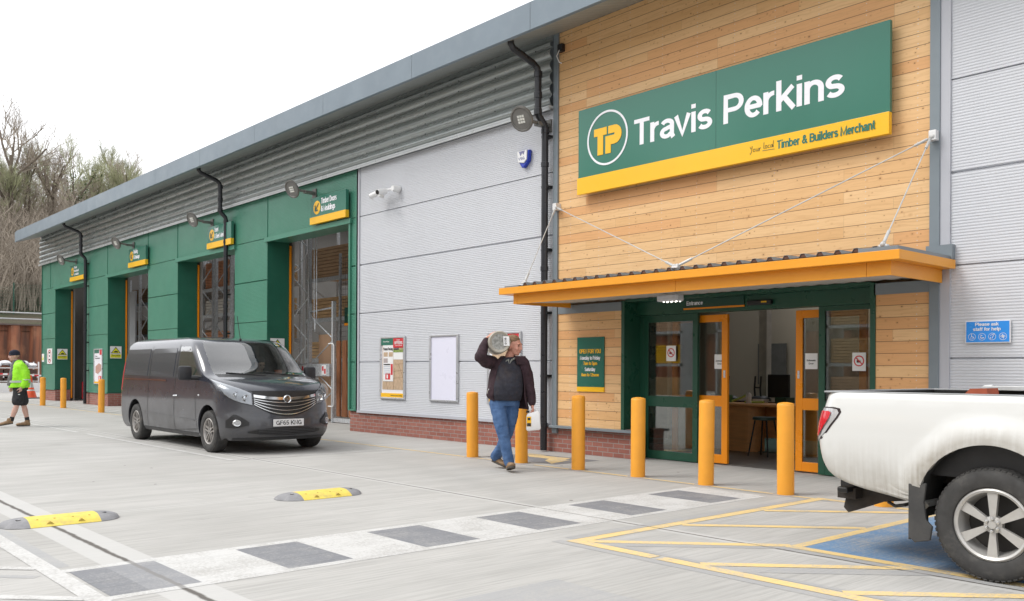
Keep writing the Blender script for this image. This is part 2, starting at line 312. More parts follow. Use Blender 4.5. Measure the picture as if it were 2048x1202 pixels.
def concrete():
    t = NT('brushed_yard_concrete'); P = t.pos; x, y, z = t.sep(P)[:3]
    base = t.noise(P, .35, 6, .6); fine = t.noise(t.map(P, (26, .9, 1)), 1.6, 6, .65); grit = t.noise(P, 60, 3, .7)
    broad = t.noise(t.map(P, (3, .25, 1)), 1.1, 5, .6)
    c = t.mix(t.ramp(base, .35, .62), (.395, .385, .365), (.475, .465, .445))
    c = t.mix(t.m('MULTIPLY', t.ramp(broad, .42, .64), .42), c, (.33, .325, .31))
    c = t.mix(t.m('MULTIPLY', t.ramp(fine, .44, .68), .62), c, (.27, .265, .25))
    c = t.mix(t.m('MULTIPLY', t.ramp(grit, .62, .78), .35), c, (.25, .24, .22))
    # scattered dark spots
    vo = t.n('ShaderNodeTexVoronoi', {'Vector': P, 'Scale': 1.7}, feature='F1')
    c = t.mix(t.m('LESS_THAN', vo, .035), c, (.10, .09, .08))
    st = t.noise(P, .9, 4, .6); sp = t.n('ShaderNodeTexVoronoi', {'Vector': P, 'Scale': .55}, feature='F1')
    c = t.mix(t.m('MULTIPLY', t.m('MULTIPLY', t.ramp(sp, .20, .05), t.ramp(st, .45, .6)), .35), c, (.20, .19, .175))
    c = t.mix(t.m('MULTIPLY', t.ramp(t.noise(P, 2.3, 7, .75), .60, .74), .35), c, (.24, .23, .215))
    # faint tyre arcs
    ring = t.m('ABSOLUTE', t.m('SUBTRACT', t.n('ShaderNodeVectorMath', {0: t.comb(x, y, 0), 1: (-12.5, -9, 0)}, out=1, operation='DISTANCE'), 16.2))
    c = t.mix(t.m('MULTIPLY', t.m('MULTIPLY', t.ramp(ring, .32, .05), t.ramp(base, .4, .6)), .22), c, (.22, .215, .21))
    nx = t.m('MULTIPLY', t.m('SUBTRACT', t.noise(P, 7, 4), .5), .035)
    hgt = t.m('MULTIPLY', fine, 1.0)
    def joint(coord, at, wdark, wband, lo=None, hi=None, other=None, cd=(.07, .06, .05), cb=(.50, .495, .48), k=.6):
        nonlocal c, hgt
        d0 = t.m('ABSOLUTE', t.m('SUBTRACT', coord, at)); d = t.m('ABSOLUTE', t.m('SUBTRACT', t.m('ADD', coord, nx if wdark > .015 else t.m('MULTIPLY', nx, .25)), at))
        f = t.ramp(d0, wband+.004, wband-.004); g = t.ramp(d, wdark*1.25, wdark*.5)
        f = t.m('MULTIPLY', f, k)
        if lo is not None:
            w_ = t.m('MULTIPLY', t.m('GREATER_THAN', other, lo), t.m('LESS_THAN', other, hi)); f = t.m('MULTIPLY', f, w_); g = t.m('MULTIPLY', g, w_)
        c = t.mix(f, c, cb); c = t.mix(t.m('MULTIPLY', g, .9), c, cd)
        hgt = t.m('SUBTRACT', hgt, t.m('MULTIPLY', g, 4))
    joint(y, 2.08, .022, .17, k=.75)
    joint(y, 5.80, .013, .075)
    joint(y, 9.86, .01, .04, cd=(.2, .19, .18))
    joint(y, -1.7, .014, .1); joint(y, -5.6, .014, .1)
    for X, lo, hi in ((-8.42, -12, 5.8), (-8.55, 5.8, 9.86), (-13.9, -12, 2.08), (-2.9, -12, 2.08), (-3.1, 5.8, 9.8), (-19.1, -12, 5.8), (-25, -12, 9.86), (-31, -12, 9.8), (-37, -12, 12), (-43, -12, 20), (3.2, -12, 9.8)):
        joint(x, X, .007, .05, lo, hi, y, cd=(.2, .19, .17), k=.5)
    t.bump(hgt, .25, .004)
    return t.set(col=c, rough=.85)
CONC = concrete()
def paint(name, col, wear=.5, crack=.6):
    t = NT(name); P = t.pos
    fine = t.noise(t.map(P, (26, .9, 1)), 1.6, 6, .65); blot = t.noise(P, 3.1, 6, .7); gr = t.noise(P, 45, 4, .7)
    f = t.m('MULTIPLY', t.ramp(t.m('ADD', t.m('MULTIPLY', blot, .5), t.m('MULTIPLY', gr, .5)), .47, .60), wear, clamp=True)
    c = t.mix(f, col, (.40, .39, .37)); c = t.mix(t.m('MULTIPLY', t.ramp(fine, .5, .7), crack), c, tuple(x*.62 for x in col))
    x, y, z = t.sep(P)[:3]; nx = t.m('MULTIPLY', t.m('SUBTRACT', t.noise(P, 7, 4), .5), .035)
    for at, w_ in ((2.08, .02), (5.80, .010)): c = t.mix(t.m('MULTIPLY', t.ramp(t.m('ABSOLUTE', t.m('SUBTRACT', t.m('ADD', y, nx), at)), w_*1.25, w_*.5), .8), c, (.12, .11, .10))
    c = t.mix(t.m('MULTIPLY', t.ramp(t.m('ABSOLUTE', t.m('SUBTRACT', y, 2.08)), .176, .168), .18), c, (.5, .5, .5))
    t.bump(fine, .15, .003); return t.set(col=c, rough=.7)
PWHITE = paint('worn_white_road_paint', (.56, .555, .54), .95, .55); PYEL = paint('worn_yellow_road_paint', (.74, .54, .23), .8, .4)
PBLACK = paint('dark_grey_road_paint', (.19, .195, .21), .45, .6); PBLUE = paint('worn_blue_road_paint', (.14, .26, .43), .8, .7); PGHOST = paint('ghosted_grey_road_paint', (.345, .345, .345), .8, .3)
def timber():
    t = NT('larch_board_cladding'); P = t.pos; x, y, z = t.sep(P)[:3]
    row = t.m('FLOOR', t.m('DIVIDE', z, .136)); rh = t.n('ShaderNodeTexWhiteNoise', {'W': row}, out='Value', noise_dimensions='1D')
    seg = t.m('FLOOR', t.m('DIVIDE', t.m('ADD', x, t.m('MULTIPLY', t.m('FLOOR', t.m('MULTIPLY', rh, 4)), .6)), 2.4))
    hsh = t.n('ShaderNodeTexWhiteNoise', {'Vector': t.comb(row, seg, 0)}, out='Value', noise_dimensions='3D')
    off = t.m('MULTIPLY', hsh, 37)
    V = t.comb(t.m('ADD', x, off), y, t.m('ADD', z, off))
    warp = t.noise(V, 2.2, 3); V2 = t.comb(t.m('MULTIPLY', t.m('ADD', x, off), .55), y, t.m('ADD', t.m('MULTIPLY', z, 11), t.m('MULTIPLY', warp, .9)))
    g = t.noise(V2, 4.0, 6, .6)
    c = t.mix(hsh, (.71, .42, .185), (.82, .55, .29))
    c = t.mix(t.m('MULTIPLY', t.m('GREATER_THAN', hsh, .78), .75), c, (.68, .335, .13))
    c = t.mix(t.m('MULTIPLY', t.ramp(g, .48, .70), .42), c, (.50, .26, .10))
    for s_, rr_, kk in ((4.4, .055, .85), (8.5, .075, .9), (14, .085, .75)):
        vo = t.n('ShaderNodeTexVoronoi', {'Vector': t.comb(t.m('MULTIPLY', x, .8), 0, t.m('ADD', z, off)), 'Scale': s_}, feature='F1')
        c = t.mix(t.m('MULTIPLY', t.ramp(vo, rr_*2.4, rr_*.9), .45*kk), c, (.50, .24, .08)); c = t.mix(t.m('MULTIPLY', t.ramp(vo, rr_, rr_*.5), .9*kk), c, (.14, .055, .02))
    # short dark splits
    sp = t.noise(t.comb(t.m('MULTIPLY', x, 3), 5, t.m('MULTIPLY', z, 26)), 2.4, 4, .7); c = t.mix(t.m('MULTIPLY', t.ramp(sp, .68, .74), .6), c, (.32, .15, .06))
    # board gaps, butt joints, nails
    fz = t.m('FRACT', t.m('DIVIDE', z, .136)); gap = t.m('LESS_THAN', fz, .05)
    fx = t.m('FRACT', t.m('DIVIDE', t.m('ADD', x, t.m('MULTIPLY', t.m('FLOOR', t.m('MULTIPLY', rh, 4)), .6)), 2.4)); bj = t.m('MULTIPLY', t.m('LESS_THAN', fx, .0014), .45)
    c = t.mix(t.m('MULTIPLY', t.m('MAXIMUM', gap, bj), .85), c, (.16, .075, .03))
    nxx = t.m('MULTIPLY', t.m('ABSOLUTE', t.m('SUBTRACT', t.m('FRACT', t.m('DIVIDE', t.m('ADD', x, .03), .6)), .5)), .6)
    for zz in (.2, .8):
        dz = t.m('MULTIPLY', t.m('SUBTRACT', fz, zz), .136)
        dd = t.m('SQRT', t.m('ADD', t.m('POWER', nxx, 2), t.m('POWER', dz, 2)))
        c = t.mix(t.m('MULTIPLY', t.m('LESS_THAN', dd, .0062), .75), c, (.62, .6, .58))
    t.bump(t.m('SUBTRACT', t.m('MULTIPLY', g, .3), gap), .5, .004)
    return t.set(col=c, rough=.62)
TIMBER = timber()
def brick():
    t = NT('red_brick'); P = t.pos; x, y, z = t.sep(P)[:3]
    V = t.comb(t.m('ADD', x, y), z, 0)
    b = t.t.nodes.new('ShaderNodeTexBrick'); t.put(b.inputs['Vector'], V)
    for k, v in {'Color1': (.27, .095, .070, 1), 'Color2': (.36, .145, .11, 1), 'Mortar': (.30, .27, .25, 1)}.items(): b.inputs[k].default_value = v
    b.inputs['Scale'].default_value = 1; b.inputs['Mortar Size'].default_value = .006; b.inputs['Brick Width'].default_value = .213; b.inputs['Row Height'].default_value = .0705; b.inputs['Bias'].default_value = 0
    c = t.mix(t.m('MULTIPLY', t.ramp(t.noise(P, 9, 5, .7), .45, .7), .5), b.outputs['Color'], (.22, .10, .085))
    t.bump(t.m('SUBTRACT', t.m('MULTIPLY', t.noise(P, 50, 3), .3), b.outputs['Fac']), .5, .006)
    return t.set(col=c, rough=.85)
BRICK = brick()
# ---------------- ground and painted markings ----------------
g = MB(); g.quad((-400, -300, 0), (300, -300, 0), (300, 400, 0), (-400, 400, 0))
tag(g.build('yard_ground', CONC, fixn=False), kind='structure')
def sheet(name, mat, z, polys):
    m = MB()
    for i, p in enumerate(polys): m.add([(a, b, z*.4+i*.00004) for a, b in p], [tuple(range(len(p)))])
    o = m.build(name, mat, fixn=False)
    for q in o.data.polygons:
        if q.normal.z < 0: q.flip()
    return tag(o, kind='structure')
def rc(x0, y0, x1, y1): return [(x0, y0), (x1, y0), (x1, y1), (x0, y1)]
def ln_(a, b, w):
    a, b = Vector(a), Vector(b); d = (b-a).normalized(); n = Vector((-d.y, d.x))*w/2
    return [tuple(a-n), tuple(b-n), tuple(b+n), tuple(a+n)]
bl = [(1.685, 2.215), (2.79, 3.27), (3.88, 4.39), (4.99, 5.50), (6.13, 6.63), (7.30, 7.81)]
wh = [rc(-6.21, 1.66, -6.12, 8.18), rc(-5.32, 1.66, -5.235, 8.13)]
pv = 2.215
for a, b in bl[1:]: wh.append(rc(-6.12, pv, -5.32, a)); pv = b
wh.append(rc(-6.12, 7.81, -5.32, 8.16))
sheet('crossing_white_marking', PWHITE, .004, wh)
sheet('crossing_dark_marking', PBLACK, .004, [rc(-6.12, a, -5.32, b) for a, b in bl])
sheet('yard_white_marking', PWHITE, .008, [rc(-40, 1.545, -5.2, 1.66), rc(-26, 5.43, -19.3, 5.51), rc(-18.75, 5.43, -12.12, 5.52), rc(-12.19, 5.52, -12.12, 8.34),
    rc(-25.15, 8.0, -25.08, 8.34), rc(-40, 6.05, -26, 6.11)]
    + [ln_((x, 1.56), (x-3, -1.44), .085) for x in (-5.35, -6.35, -7.35, -8.35, -9.35, -10.35, -11.35)]
    + [rc(-40, y, -23.2, y+.14) for y in (8.72, 9.08, 9.44)] + [rc(-22.2, y, -16.3, y+.14) for y in (8.72, 9.08)] + [rc(-40, 1.2, -26, 1.28)])
sheet('ghost_marking', PGHOST, .003, [rc(-4.0, 3.0, -3.1, 3.9), rc(-40, 1.66, -6.3, 1.74), ln_((-5.05, 1.5), (-8.05, -1.5), .07), ln_((-6.1, 1.5), (-9.1, -1.5), .07),
    ln_((-4.9, 4.93), (-4.9, 8.3), .1), ln_((-3.5, 6.12), (-3.5, 8.3), .07), ln_((-4.9, 4.78), (3, 4.78), .09), ln_((-3.6, 5.84), (3, 5.84), .08), ln_((-4.5, 4.99), (3, 4.99), .06),
    ln_((-4.55, 5.0), (-3.55, 6.0), .16), ln_((-4.66, 6.2), (-3.6, 7.25), .14), ln_((-4.7, 7.45), (-3.9, 8.26), .14), ln_((-3.5, 4.9), (-2.55, 5.85), .14), ln_((-10.3, 8.30), (-4.6, 8.30), .04)])
sheet('yard_yellow_marking', PYEL, .006, [rc(-40, 8.34, -10.5, 8.40), rc(-9.0, 8.34, -4.75, 8.40), rc(-10.35, 8.345, -9.6, 8.39),
    rc(-4.84, 4.83, -4.73, 8.46), rc(-4.73, 4.83, -4.02, 4.94), rc(-3.97, 4.83, 4, 4.94), rc(-3.64, 5.90, -3.55, 8.46), rc(-3.55, 5.90, 4, 6.0), rc(-4.73, 8.36, 4, 8.46),
    ln_((-4.72, 4.95), (-3.64, 5.98), .10), ln_((-4.72, 6.08), (-3.64, 7.12), .10), ln_((-4.72, 7.29), (-3.64, 8.35), .10), ln_((-3.68, 4.94), (-2.7, 5.9), .10), ln_((-2.66, 4.94), (-1.7, 5.9), .10), ln_((-1.6, 4.94), (-.64, 5.9), .10)])
sheet('blue_bay_marking', PBLUE, .004, [rc(-3.55, 6.0, 1.2, 8.36)])
sheet('dark_floor_marking', PBLACK, .003, [rc(-10.35, 8.62, -8.85, 9.50), ])
sheet('floor_symbol_marking', PYEL, .007, [[(-10.2, 9.33), (-9.35, 9.42), (-9.2, 9.12), (-9.9, 9.10)], [(-9.55, 9.2), (-9.15, 9.2), (-8.97, 8.66), (-9.35, 8.9)], rc(-10.3, 9.38, -9.9, 9.46)])
# ---------------- the warehouse ----------------
W = empty('warehouse', (-22, 9.98, 0), 'long grey and green trade warehouse with orange-edged timber-clad entrance bay', 'building')
FY = 9.98
def ribs(mb, x0, x1, z0, z1, y=FY, pitch=.032, dep=.0034, joints=(1.44, 2.44, 3.44, 4.44, 5.44)):
    prof = []
    z = math.floor(z0/pitch)*pitch
    while z < z1+pitch:
        for dz, dy in ((0, 0), (.4, 0), (.5, dep), (.9, dep)):
            q = z+dz*pitch
            if z0 <= q <= z1: prof.append((q, y+dy))
        z += pitch
    prof = [(z0, y)]+prof+[(z1, y)]
    out = []
    for q, yy in prof:
        for j in joints:
            if abs(q-j) < .008: yy = y+.035
        out.append((q, yy))
    n = len(out)
    mb.add([(x, yy, q) for q, yy in out for x in (x0, x1)], [(2*i, 2*i+1, 2*i+3, 2*i+2) for i in range(n-1)])
ops = [(-38.2, -34.42), (-31.93, -28.17), (-25.8, -22.02), (-20.2, -16.42)]
m = MB(); ribs(m, -16.12, -10.30, .42, 5.45); m.build('silver_cladding', GREY, W, fixn=False)
m = MB(); ribs(m, -4.20, 6, .42, 6.62); m.build('silver_cladding', GREY, W, fixn=False)
for k, (a, b) in enumerate(zip([-40.05]+[o[1] for o in ops], [o[0] for o in ops]+[-16.17])):
    m = MB(); ribs(m, a, b, .46, 4.40, FY); m.build('green_cladding', GREEN, W, fixn=False)
m = MB()
for a, b in ((-40.05, -38.9), (-38.88, -32.0), (-31.97, -28.2), (-28.17, -25.85), (-25.82, -20.22), (-20.19, -16.17)): ribs(m, a, b, 4.40, 5.45)
m.build('green_header_cladding', GREEN, W, fixn=False)
m = MB()
for a, b in ops:
    m.box(a-.06, FY-.06, 4.335, b+.08, FY+.02, 4.44)                     # drip flashing
    m.box(a, FY+.003, 4.37, b, FY+.57, 4.41)                              # lintel underside
m.box(-16.185, FY-.02, .42, -16.10, FY+.0, 5.44)
for x in (-38.89, -31.985, -28.185, -25.83, -20.205): m.box(x-.012, FY-.012, 4.44, x+.012, FY+.01, 5.45)
m.box(-16.42-.02, FY-.035, .44, -16.42+.04, FY+.012, 4.335)
for a, b in zip([-40.05]+[o[1] for o in ops], [o[0] for o in ops]+[-16.19]): m.box(a, FY-.03, .43, b, FY+.03, .462)
m.each('green_flashing', GREEN, W)
m = MB()
for a, b in ops:
    m.box(a-.03, FY+.001, .45, a, FY+.57, 4.37)
    m.box(b, FY+.013, .45, b+.03, FY+.57, 4.37)
m.box(-40.08, FY-.02, .43, -40.03, FY+.3, 5.45)
m.each('green_jamb_lining', GREENF, W)
m = MB()
for a, b in ops:
    m.box(a+.002, FY+.575, .1, a+.035, FY+.62, 4.3); m.box(b-.035, FY+.575, .1, b-.002, FY+.62, 4.3)
m.each('orange_shutter_guide', AMBER, W)
m = MB()
m.box(-16.15, FY-.02, .42, -16.045, FY-.001, 5.45); m.box(-16.1, FY-.03, .40, -10.28, FY+.05, .445); m.box(-4.20, FY-.03, .40, 6, FY+.05, .445)
m.box(-4.275, FY-.02, 0, -4.17, FY+.02, 6.6)
m.each('silver_flashing', pm('silver_trim_paint', (.46, .47, .51), .35, 0, .03, 2), W)
m = MB()
m.box(-10.30, FY-.035, 0.3, -10.195, FY+.05, 6.62); m.box(-4.385, FY-.035, .3, -4.275, FY+.05, 6.6)
m.box(-10.30, FY-.10, .385, -8.60, FY-.001, .425); m.box(-5.0, FY-.1, .385, -4.28, FY-.001, .425)
m.box(-10.19, FY-.02, 2.17, -8.84, FY+.02, 2.30); m.box(-5.02, FY-.02, 2.17, -4.386, FY+.02, 2.30)
m.each('grey_steel_trim', STEELG, W, bevel=.004)
m = MB()
for a, b in ((-40.02, -38.2), (-34.42, -31.93), (-28.17, -25.8), (-22.02, -20.2), (-16.42, -8.62), (-5.0, 6)): m.box(a, FY+.012, 0, b, FY+(.56 if b < -17 else .25), .43)
m.each('brick_plinth', BRICK, W)
# timber face, with the deep entrance reveal
m = MB()
m.box(-10.195, FY-.004, 2.46, -4.385, FY+.1, 6.6)
m.box(-10.195, FY-.006, .425, -8.86, FY+.1, 2.18); m.box(-5.0, FY-.006, .425, -4.385, FY+.1, 2.18)
m.each('timber_cladding', TIMBER, W)
m = MB()
m.box(-8.86, FY-.02, .40, -8.80, FY+.36, 2.31); m.box(-5.06, FY-.02, .40, -4.998, FY+.36, 2.31)
m.box(-8.80, FY-.0, 2.29, -5.06, FY+.36, 2.33)
m.each('green_reveal', GREEND, W)
# corrugated upper wall
m = MB(); prof = []
for i in range(0, 5*14+1):
    a = i/14; z = 5.475+.187*a; ph = a % 1
    y = FY-.03-.062*max(0, sin(pi*min(1, ph*1.06)))**.62
    prof.append((z, y))
prof += [(6.42, FY-.085), (6.47, FY-.09), (6.5, FY-.03), (6.64, FY-.02)]
n = len(prof)
for xa, xb in ((-40.2, -34.2), (-34.2, -28.2), (-28.2, -22.2), (-22.2, -16.2), (-16.2, -10.32)):
    m.add([(x, y - (.0 if x == xa else .002), z) for z, y in prof for x in (xa, xb)], [(2*i, 2*i+1, 2*i+3, 2*i+2) for i in range(n-1)])
co = m.build('corrugated_cladding', CORR, W, smooth=True, fixn=False, ang=60)
m = MB()
for i in range(5):
    for x in range(-40, -10):
        for dx in (0, ): m.lathe([(0, -.012), (.011, -.010), (.011, 0)], (x+.35, FY-.092, 5.475+.187*(i+1)), 'y', 6)
tag(m.build('cladding_screw', BLACK, W), kind='stuff')
m = MB(); m.box(-40.2, FY-.12, 5.44, -10.3, FY-.0, 5.472); m.box(-40.2, FY-.115, 5.40, -10.3, FY-.105, 5.44)
m.build('pale_drip_flashing', pm('pale_flash', (.50, .52, .52), .3, .2, .05, 2), W)
# eaves: fascia, soffit, roof
def eav(x0, x1, P): return [(x, y, z) for (y, z) in P for x in (x0, x1)]
m = MB()
P = [(9.05, 6.30), (9.0, 6.31), (9.0, 6.72), (9.12, 6.76), (9.5, 6.78)]
xs = [-40.02]+[-40.02+3.02*i for i in range(1, 16)]
for a, b in zip(xs[:-1], xs[1:]):
    m.add(eav(a+.003, b-.003, P), [(2*i, 2*i+1, 2*i+3, 2*i+2) for i in range(4)])
m.each('roof_fascia', DGREY, W, fixn=False)
m = MB(); m.prism([(9.0, 6.31), (9.0, 6.72), (9.12, 6.76), (30, 9.5), (30, 9.2), (9.95, 6.6), (9.05, 6.3)], -40.06, -40.03, 'x'); m.prism([(9.02, 6.3), (9.02, 6.7), (30, 9.4), (30, 9.0), (9.95, 6.6)], -40.30, -40.064, 'x')
m.each('roof_verge', DGREY, W)
m = MB()
x = -40.02
k = int((5.3+40.02)/.075)
vs = []; 
for i in range(k+1):
    xx = -40.02+i*.075; dz = .0 if i % 2 else .012
    vs += [(xx, 9.05, 6.305+dz), (xx, 9.98, 6.60+dz)]
m.add(vs, [(2*i, 2*i+2, 2*i+3, 2*i+1) for i in range(k)])
m.build('soffit', pm('eaves_soffit', (.34, .36, .35), .45, .1, .06, 2), W, fixn=False)
# roof plane; rooflight gaps over hall and shop widened to brighten the rooms inside
m = MB()
for a, b in [(-40.3, -38), (-35.4, -34), (-31.4, -30), (-27.4, -26), (-23.4, -22), (-19.6, -18.2), (-16.6, -12.2), (-10.0, -9.6), (-5.2, 6)]:
    m.add([(a, 9.1, 6.77), (b, 9.1, 6.77), (b, 30, 9.5), (a, 30, 9.5)], [(0, 1, 2, 3)])
m.add([(-40.3, 9.1, 6.765), (6, 9.1, 6.765), (6, 13.2, 7.30), (-40.3, 13.2, 7.30)], [(0, 1, 2, 3)])
m.each('roof', DGREY, W, fixn=False, solid=.08)
m = MB()
m.box(-40.0, 29.8, 0, 6, 29.99, 9.3); m.prism([(10.3, 0), (10.3, 6.85), (29.8, 9.40), (29.8, 0)], -40.06, -40.0, 'x'); m.prism([(9.99, 0), (9.99, 6.8), (30, 9.4), (30, 0)], 5.95, 6.0, 'x')
m.prism([(10.62, 0), (10.62, 6.85), (29.8, 9.40), (29.8, 0)], -16.2, -16.05, 'x')
m.box(-40.0, 10.64, 4.42, -16.2, 10.70, 7.0)
for a, b in zip([-40.0]+[o[1] for o in ops], [o[0] for o in ops]+[-16.2]): m.box(a, 10.64, 0, b, 10.70, 4.42)
m.each('inner_wall', pm('hall_liner_sheet', (.27, .255, .235), .6, 0, .1, .8), W)
m = MB(); m.box(-4.25, 10.5, 0, -4.15, 17.5, 3.2); m.box(-14.0, 17.5, 0, -4.1, 17.6, 3.2); m.box(-14.0, 10.5, 0, -13.9, 17.5, 3.2); m.box(-13.9, 10.3, 0, -10.3, 10.42, 3.2)
m.box(-10.2, 10.35, 2.34, -8.9, 10.45, 3.2); m.box(-4.95, 10.35, 0, -4.2, 10.45, 3.2); m.box(-8.9, 10.45, 2.34, -4.95, 10.5, 3.2); m.box(-10.2, 10.35, 0, -8.9, 10.45, 2.34)
m.each('shop_wall', pm('shop_cream_wall', (.56, .50, .40), .7, 0, .04, 1), W)
m = MB(); m.box(-13.9, 10.4, 3.2, -12.2, 17.5, 3.25); m.box(-12.2, 10.4, 3.2, -9.3, 12.6, 3.25); m.box(-5.2, 10.4, 3.2, -4.2, 17.5, 3.25); m.box(-9.3, 10.4, 3.2, -5.2, 13.0, 3.25); m.each('shop_ceiling', pm('shop_ceiling_tile', (.4, .4, .38), .8, 0, .05, 1), W)  # ceiling gap added so daylight through the roof brightens the shop
m = MB(); m.box(-13.9, 10.42, .004, -4.2, 17.5, .012); m.build('shop_floor', pm('shop_floor_vinyl', (.13, .12, .11), .35, 0, .2, 1.2), W)
m = MB(); m.box(-11.3, 12.4, .013, -7.2, 15.5, .018); m.build('shop_carpet', pm('green_carpet_tile', (.04, .09, .07), .9, 0, .2, 8), W)
m = MB(); m.box(-9.70, 14.8, 0, -9.54, 14.96, 3.2); m.build('shop_column', pm('column_paint', (.5, .46, .40), .6), W)
# -------- entrance screen
DY = 10.30
def frame(mb, x0, x1, z0, z1, y, st, top, bot, mid=None, mh=.08, d=.05):
    mb.box(x0, y, z0, x0+st, y+d, z1); mb.box(x1-st, y, z0, x1, y+d, z1)
    mb.box(x0+st, y+.001, z1-top, x1-st, y+d-.001, z1); mb.box(x0+st, y+.001, z0, x1-st, y+d-.001, z0+bot)
    if mid: mb.box(x0+st, y+.001, mid, x1-st, y+d-.001, mid+mh)
m = MB(); frame(m, -8.72, -7.745, .01, 2.10, DY, .085, .105, .12, .77, .155); m.build('entrance_side_screen', GREEND, W, bevel=.003)
m = MB(); frame(m, -5.90, -5.08, .01, 2.10, DY, .085, .06, .12, .77, .155); m.build('entrance_side_screen', GREEND, W, bevel=.003)
m = MB(); m.box(-8.80, DY-.07, 2.10, -5.06, DY+.12, 2.29); m.box(-8.80, DY, 0, -8.722, DY+.07, 2.1); m.build('entrance_header', GREEND, W, bevel=.004)
for a, b in ((-8.635, -7.83), (-5.815, -5.165)):
    for z0, z1 in ((.13, .77), (.925, 1.995 if a < -8 else 2.04)):
        m = MB(); m.box(a, DY+.018, z0, b, DY+.026, z1); m.build('glass_pane', GLASS, W)
def notice(parent, x, z, y, kind):
    m = MB(); m.box(x, y-.004, z, x+.17, y, z+.22 if kind else z+.2); b = m.build('paper_notice', WHITEP, parent)
    if kind:
        m = MB(); m.lathe([(.052, 0), (.066, 0)], (x+.085, y-.006, z+.12), 'y', 24); m.quad((x+.04, y-.007, z+.155), (x+.05, y-.007, z+.165), (x+.13, y-.007, z+.085), (x+.12, y-.007, z+.075)); m.build('prohibition_symbol', RED, b)
        m = MB(); m.box(x+.055, y-.0055, z+.10, x+.105, y-.0045, z+.125); m.box(x+.06, y-.0055, z+.125, x+.07, y-.0045, z+.15); m.build('dog_symbol', INK, b)
    else:
        a = txt('Automatic', .13, .022, INK, MF(x+.02, y-.0045, z+.10), b); c = txt('Door', .07, .022, INK, MF(x+.05, y-.0045, z+.06), b); join([a, c], 'notice_lettering')
for (a, b, nx) in ((-8.26, -7.31, -7.53), (-6.27, -5.32, -6.14)):
    D = empty('sliding_door', (0, 0, 0), parent=None)
    m = MB(); frame(m, a, b, .02, 2.07, DY+.09, .095, .10, .12, .80, .15, .045); f = m.build('door_frame', AMBER, D, bevel=.003)
    for z0, z1 in ((.14, .80), (.95, 1.97)):
        m = MB(); m.box(a+.095, DY+.105, z0, b-.095, DY+.112, z1); m.build('glass_pane', GLASS, D)
    hx = (b-.06) if a < -8 else a+.03
    m = MB(); m.box(hx, DY+.083, 1.20, hx+.03, DY+.09, 1.30); m.build('door_lock', ALU, D)
    notice(D, nx, 1.32, DY+.104, 0)
    for c in [c for c in COL.objects if c.parent == D]: c.parent = W
    # sub-tree: keep frame as the part and hang the rest on it
    f.name = 'sliding_door'
    for c in [c for c in COL.objects if c.parent == W and c.name.split('.')[0] in ('door_lock',)]: c.parent = f
    bpy.data.objects.remove(D)
notice(W, -8.29, 1.43, DY-.001, 1); notice(W, -5.46, 1.30, DY+.017, 1)
m = MB(); m.box(-6.86, DY-.13, 2.155, -6.5, DY-.07, 2.215); m.build('door_sensor', BLACK, W, bevel=.01)
m = MB(); m.box(-6.64, DY-.134, 2.18, -6.56, DY-.1305, 2.20); m.build('sensor_window', SYEL, W)
# -------- canopy
Cn = MB()
Cn.box(-10.09, 8.65, 2.395, -4.10, 8.68, 2.49); Cn.box(-4.13, 8.68, 2.395, -4.10, 9.94, 2.49); Cn.box(-10.09, 8.68, 2.395, -10.06, 9.94, 2.49)
Cn.box(-10.06, 8.681, 2.397, -4.13, 8.78, 2.402); Cn.box(-10.06, 8.78, 2.397, -9.85, 9.94, 2.402); Cn.box(-4.26, 8.78, 2.397, -4.13, 9.94, 2.402)
canopy = Cn.build('canopy', ORANGE, W, bevel=.003)
Cn = MB()
for a, b in ((-9.90, -9.82), (-9.815, -6.93), (-6.925, -4.50), (-4.495, -4.24)): Cn.box(a, 8.77, 2.255, b, 8.79, 2.396)
Cn.box(-4.26, 8.791, 2.255, -4.24, 9.94, 2.396); Cn.box(-9.90, 8.791, 2.255, -9.88, 9.94, 2.396); Cn.box(-9.88, 8.791, 2.256, -9.60, 8.80, 2.262)
Cn.each('canopy_lower_fascia', ORANGE, canopy)
m = MB(); vs = []; k = int(5.6/.1)
for i in range(k+1):
    x = -9.878+i*.1; dz = 0 if i % 2 else .012
    vs += [(x, 8.792, 2.272+dz), (x, 9.94, 2.330+dz)]
m.add(vs, [(2*i, 2*i+2, 2*i+3, 2*i+1) for i in range(k)]); m.build('canopy_soffit', SOFF, canopy, fixn=False, solid=.004)
m = MB(); x = -9.72; pr = []
while x < -4.35:
    pr += [(x, 2.505), (x+.10, 2.505), (x+.125, 2.545), (x+.165, 2.545), (x+.19, 2.505)]; x += .2
m.add([(px, y, pz + (y-8.7)*.02) for px, pz in pr for y in (8.70, 9.94)], [(2*i, 2*i+1, 2*i+3, 2*i+2) for i in range(len(pr)-1)])
m.build('canopy_roof_sheet', STEELG, canopy, fixn=False, solid=.003)
m = MB(); x = -9.72
while x < -4.5: m.prism([(x+.105, 2.507), (x+.125, 2.541), (x+.165, 2.541), (x+.185, 2.507)], 8.708, 8.72); x += .2
m.each('rib_filler', pm('filler_foam', (.10, .05, .035), .8), canopy)
m = MB(); m.box(-10.02, 8.70, 2.49, -9.72, 9.94, 2.52); m.box(-4.55, 8.70, 2.49, -4.14, 9.94, 2.535); m.box(-10.19, 9.90, 2.50, -4.3, 9.975, 2.56); m.box(-4.4, 9.90, 2.50, -4.12, 9.975, 2.66); m.each('canopy_flashing', STEELG, canopy)
RODP = pm('white_rod_paint', (.50, .50, .49), .35)
rods = [((-10.19, 9.90, 3.84), (-9.62, 8.74, 2.56)), ((-10.15, 9.88, 3.84), (-6.92, 8.74, 2.56)), ((-4.32, 9.88, 3.84), (-6.88, 8.74, 2.56)), ((-4.34, 9.88, 3.84), (-4.30, 8.72, 2.56))]
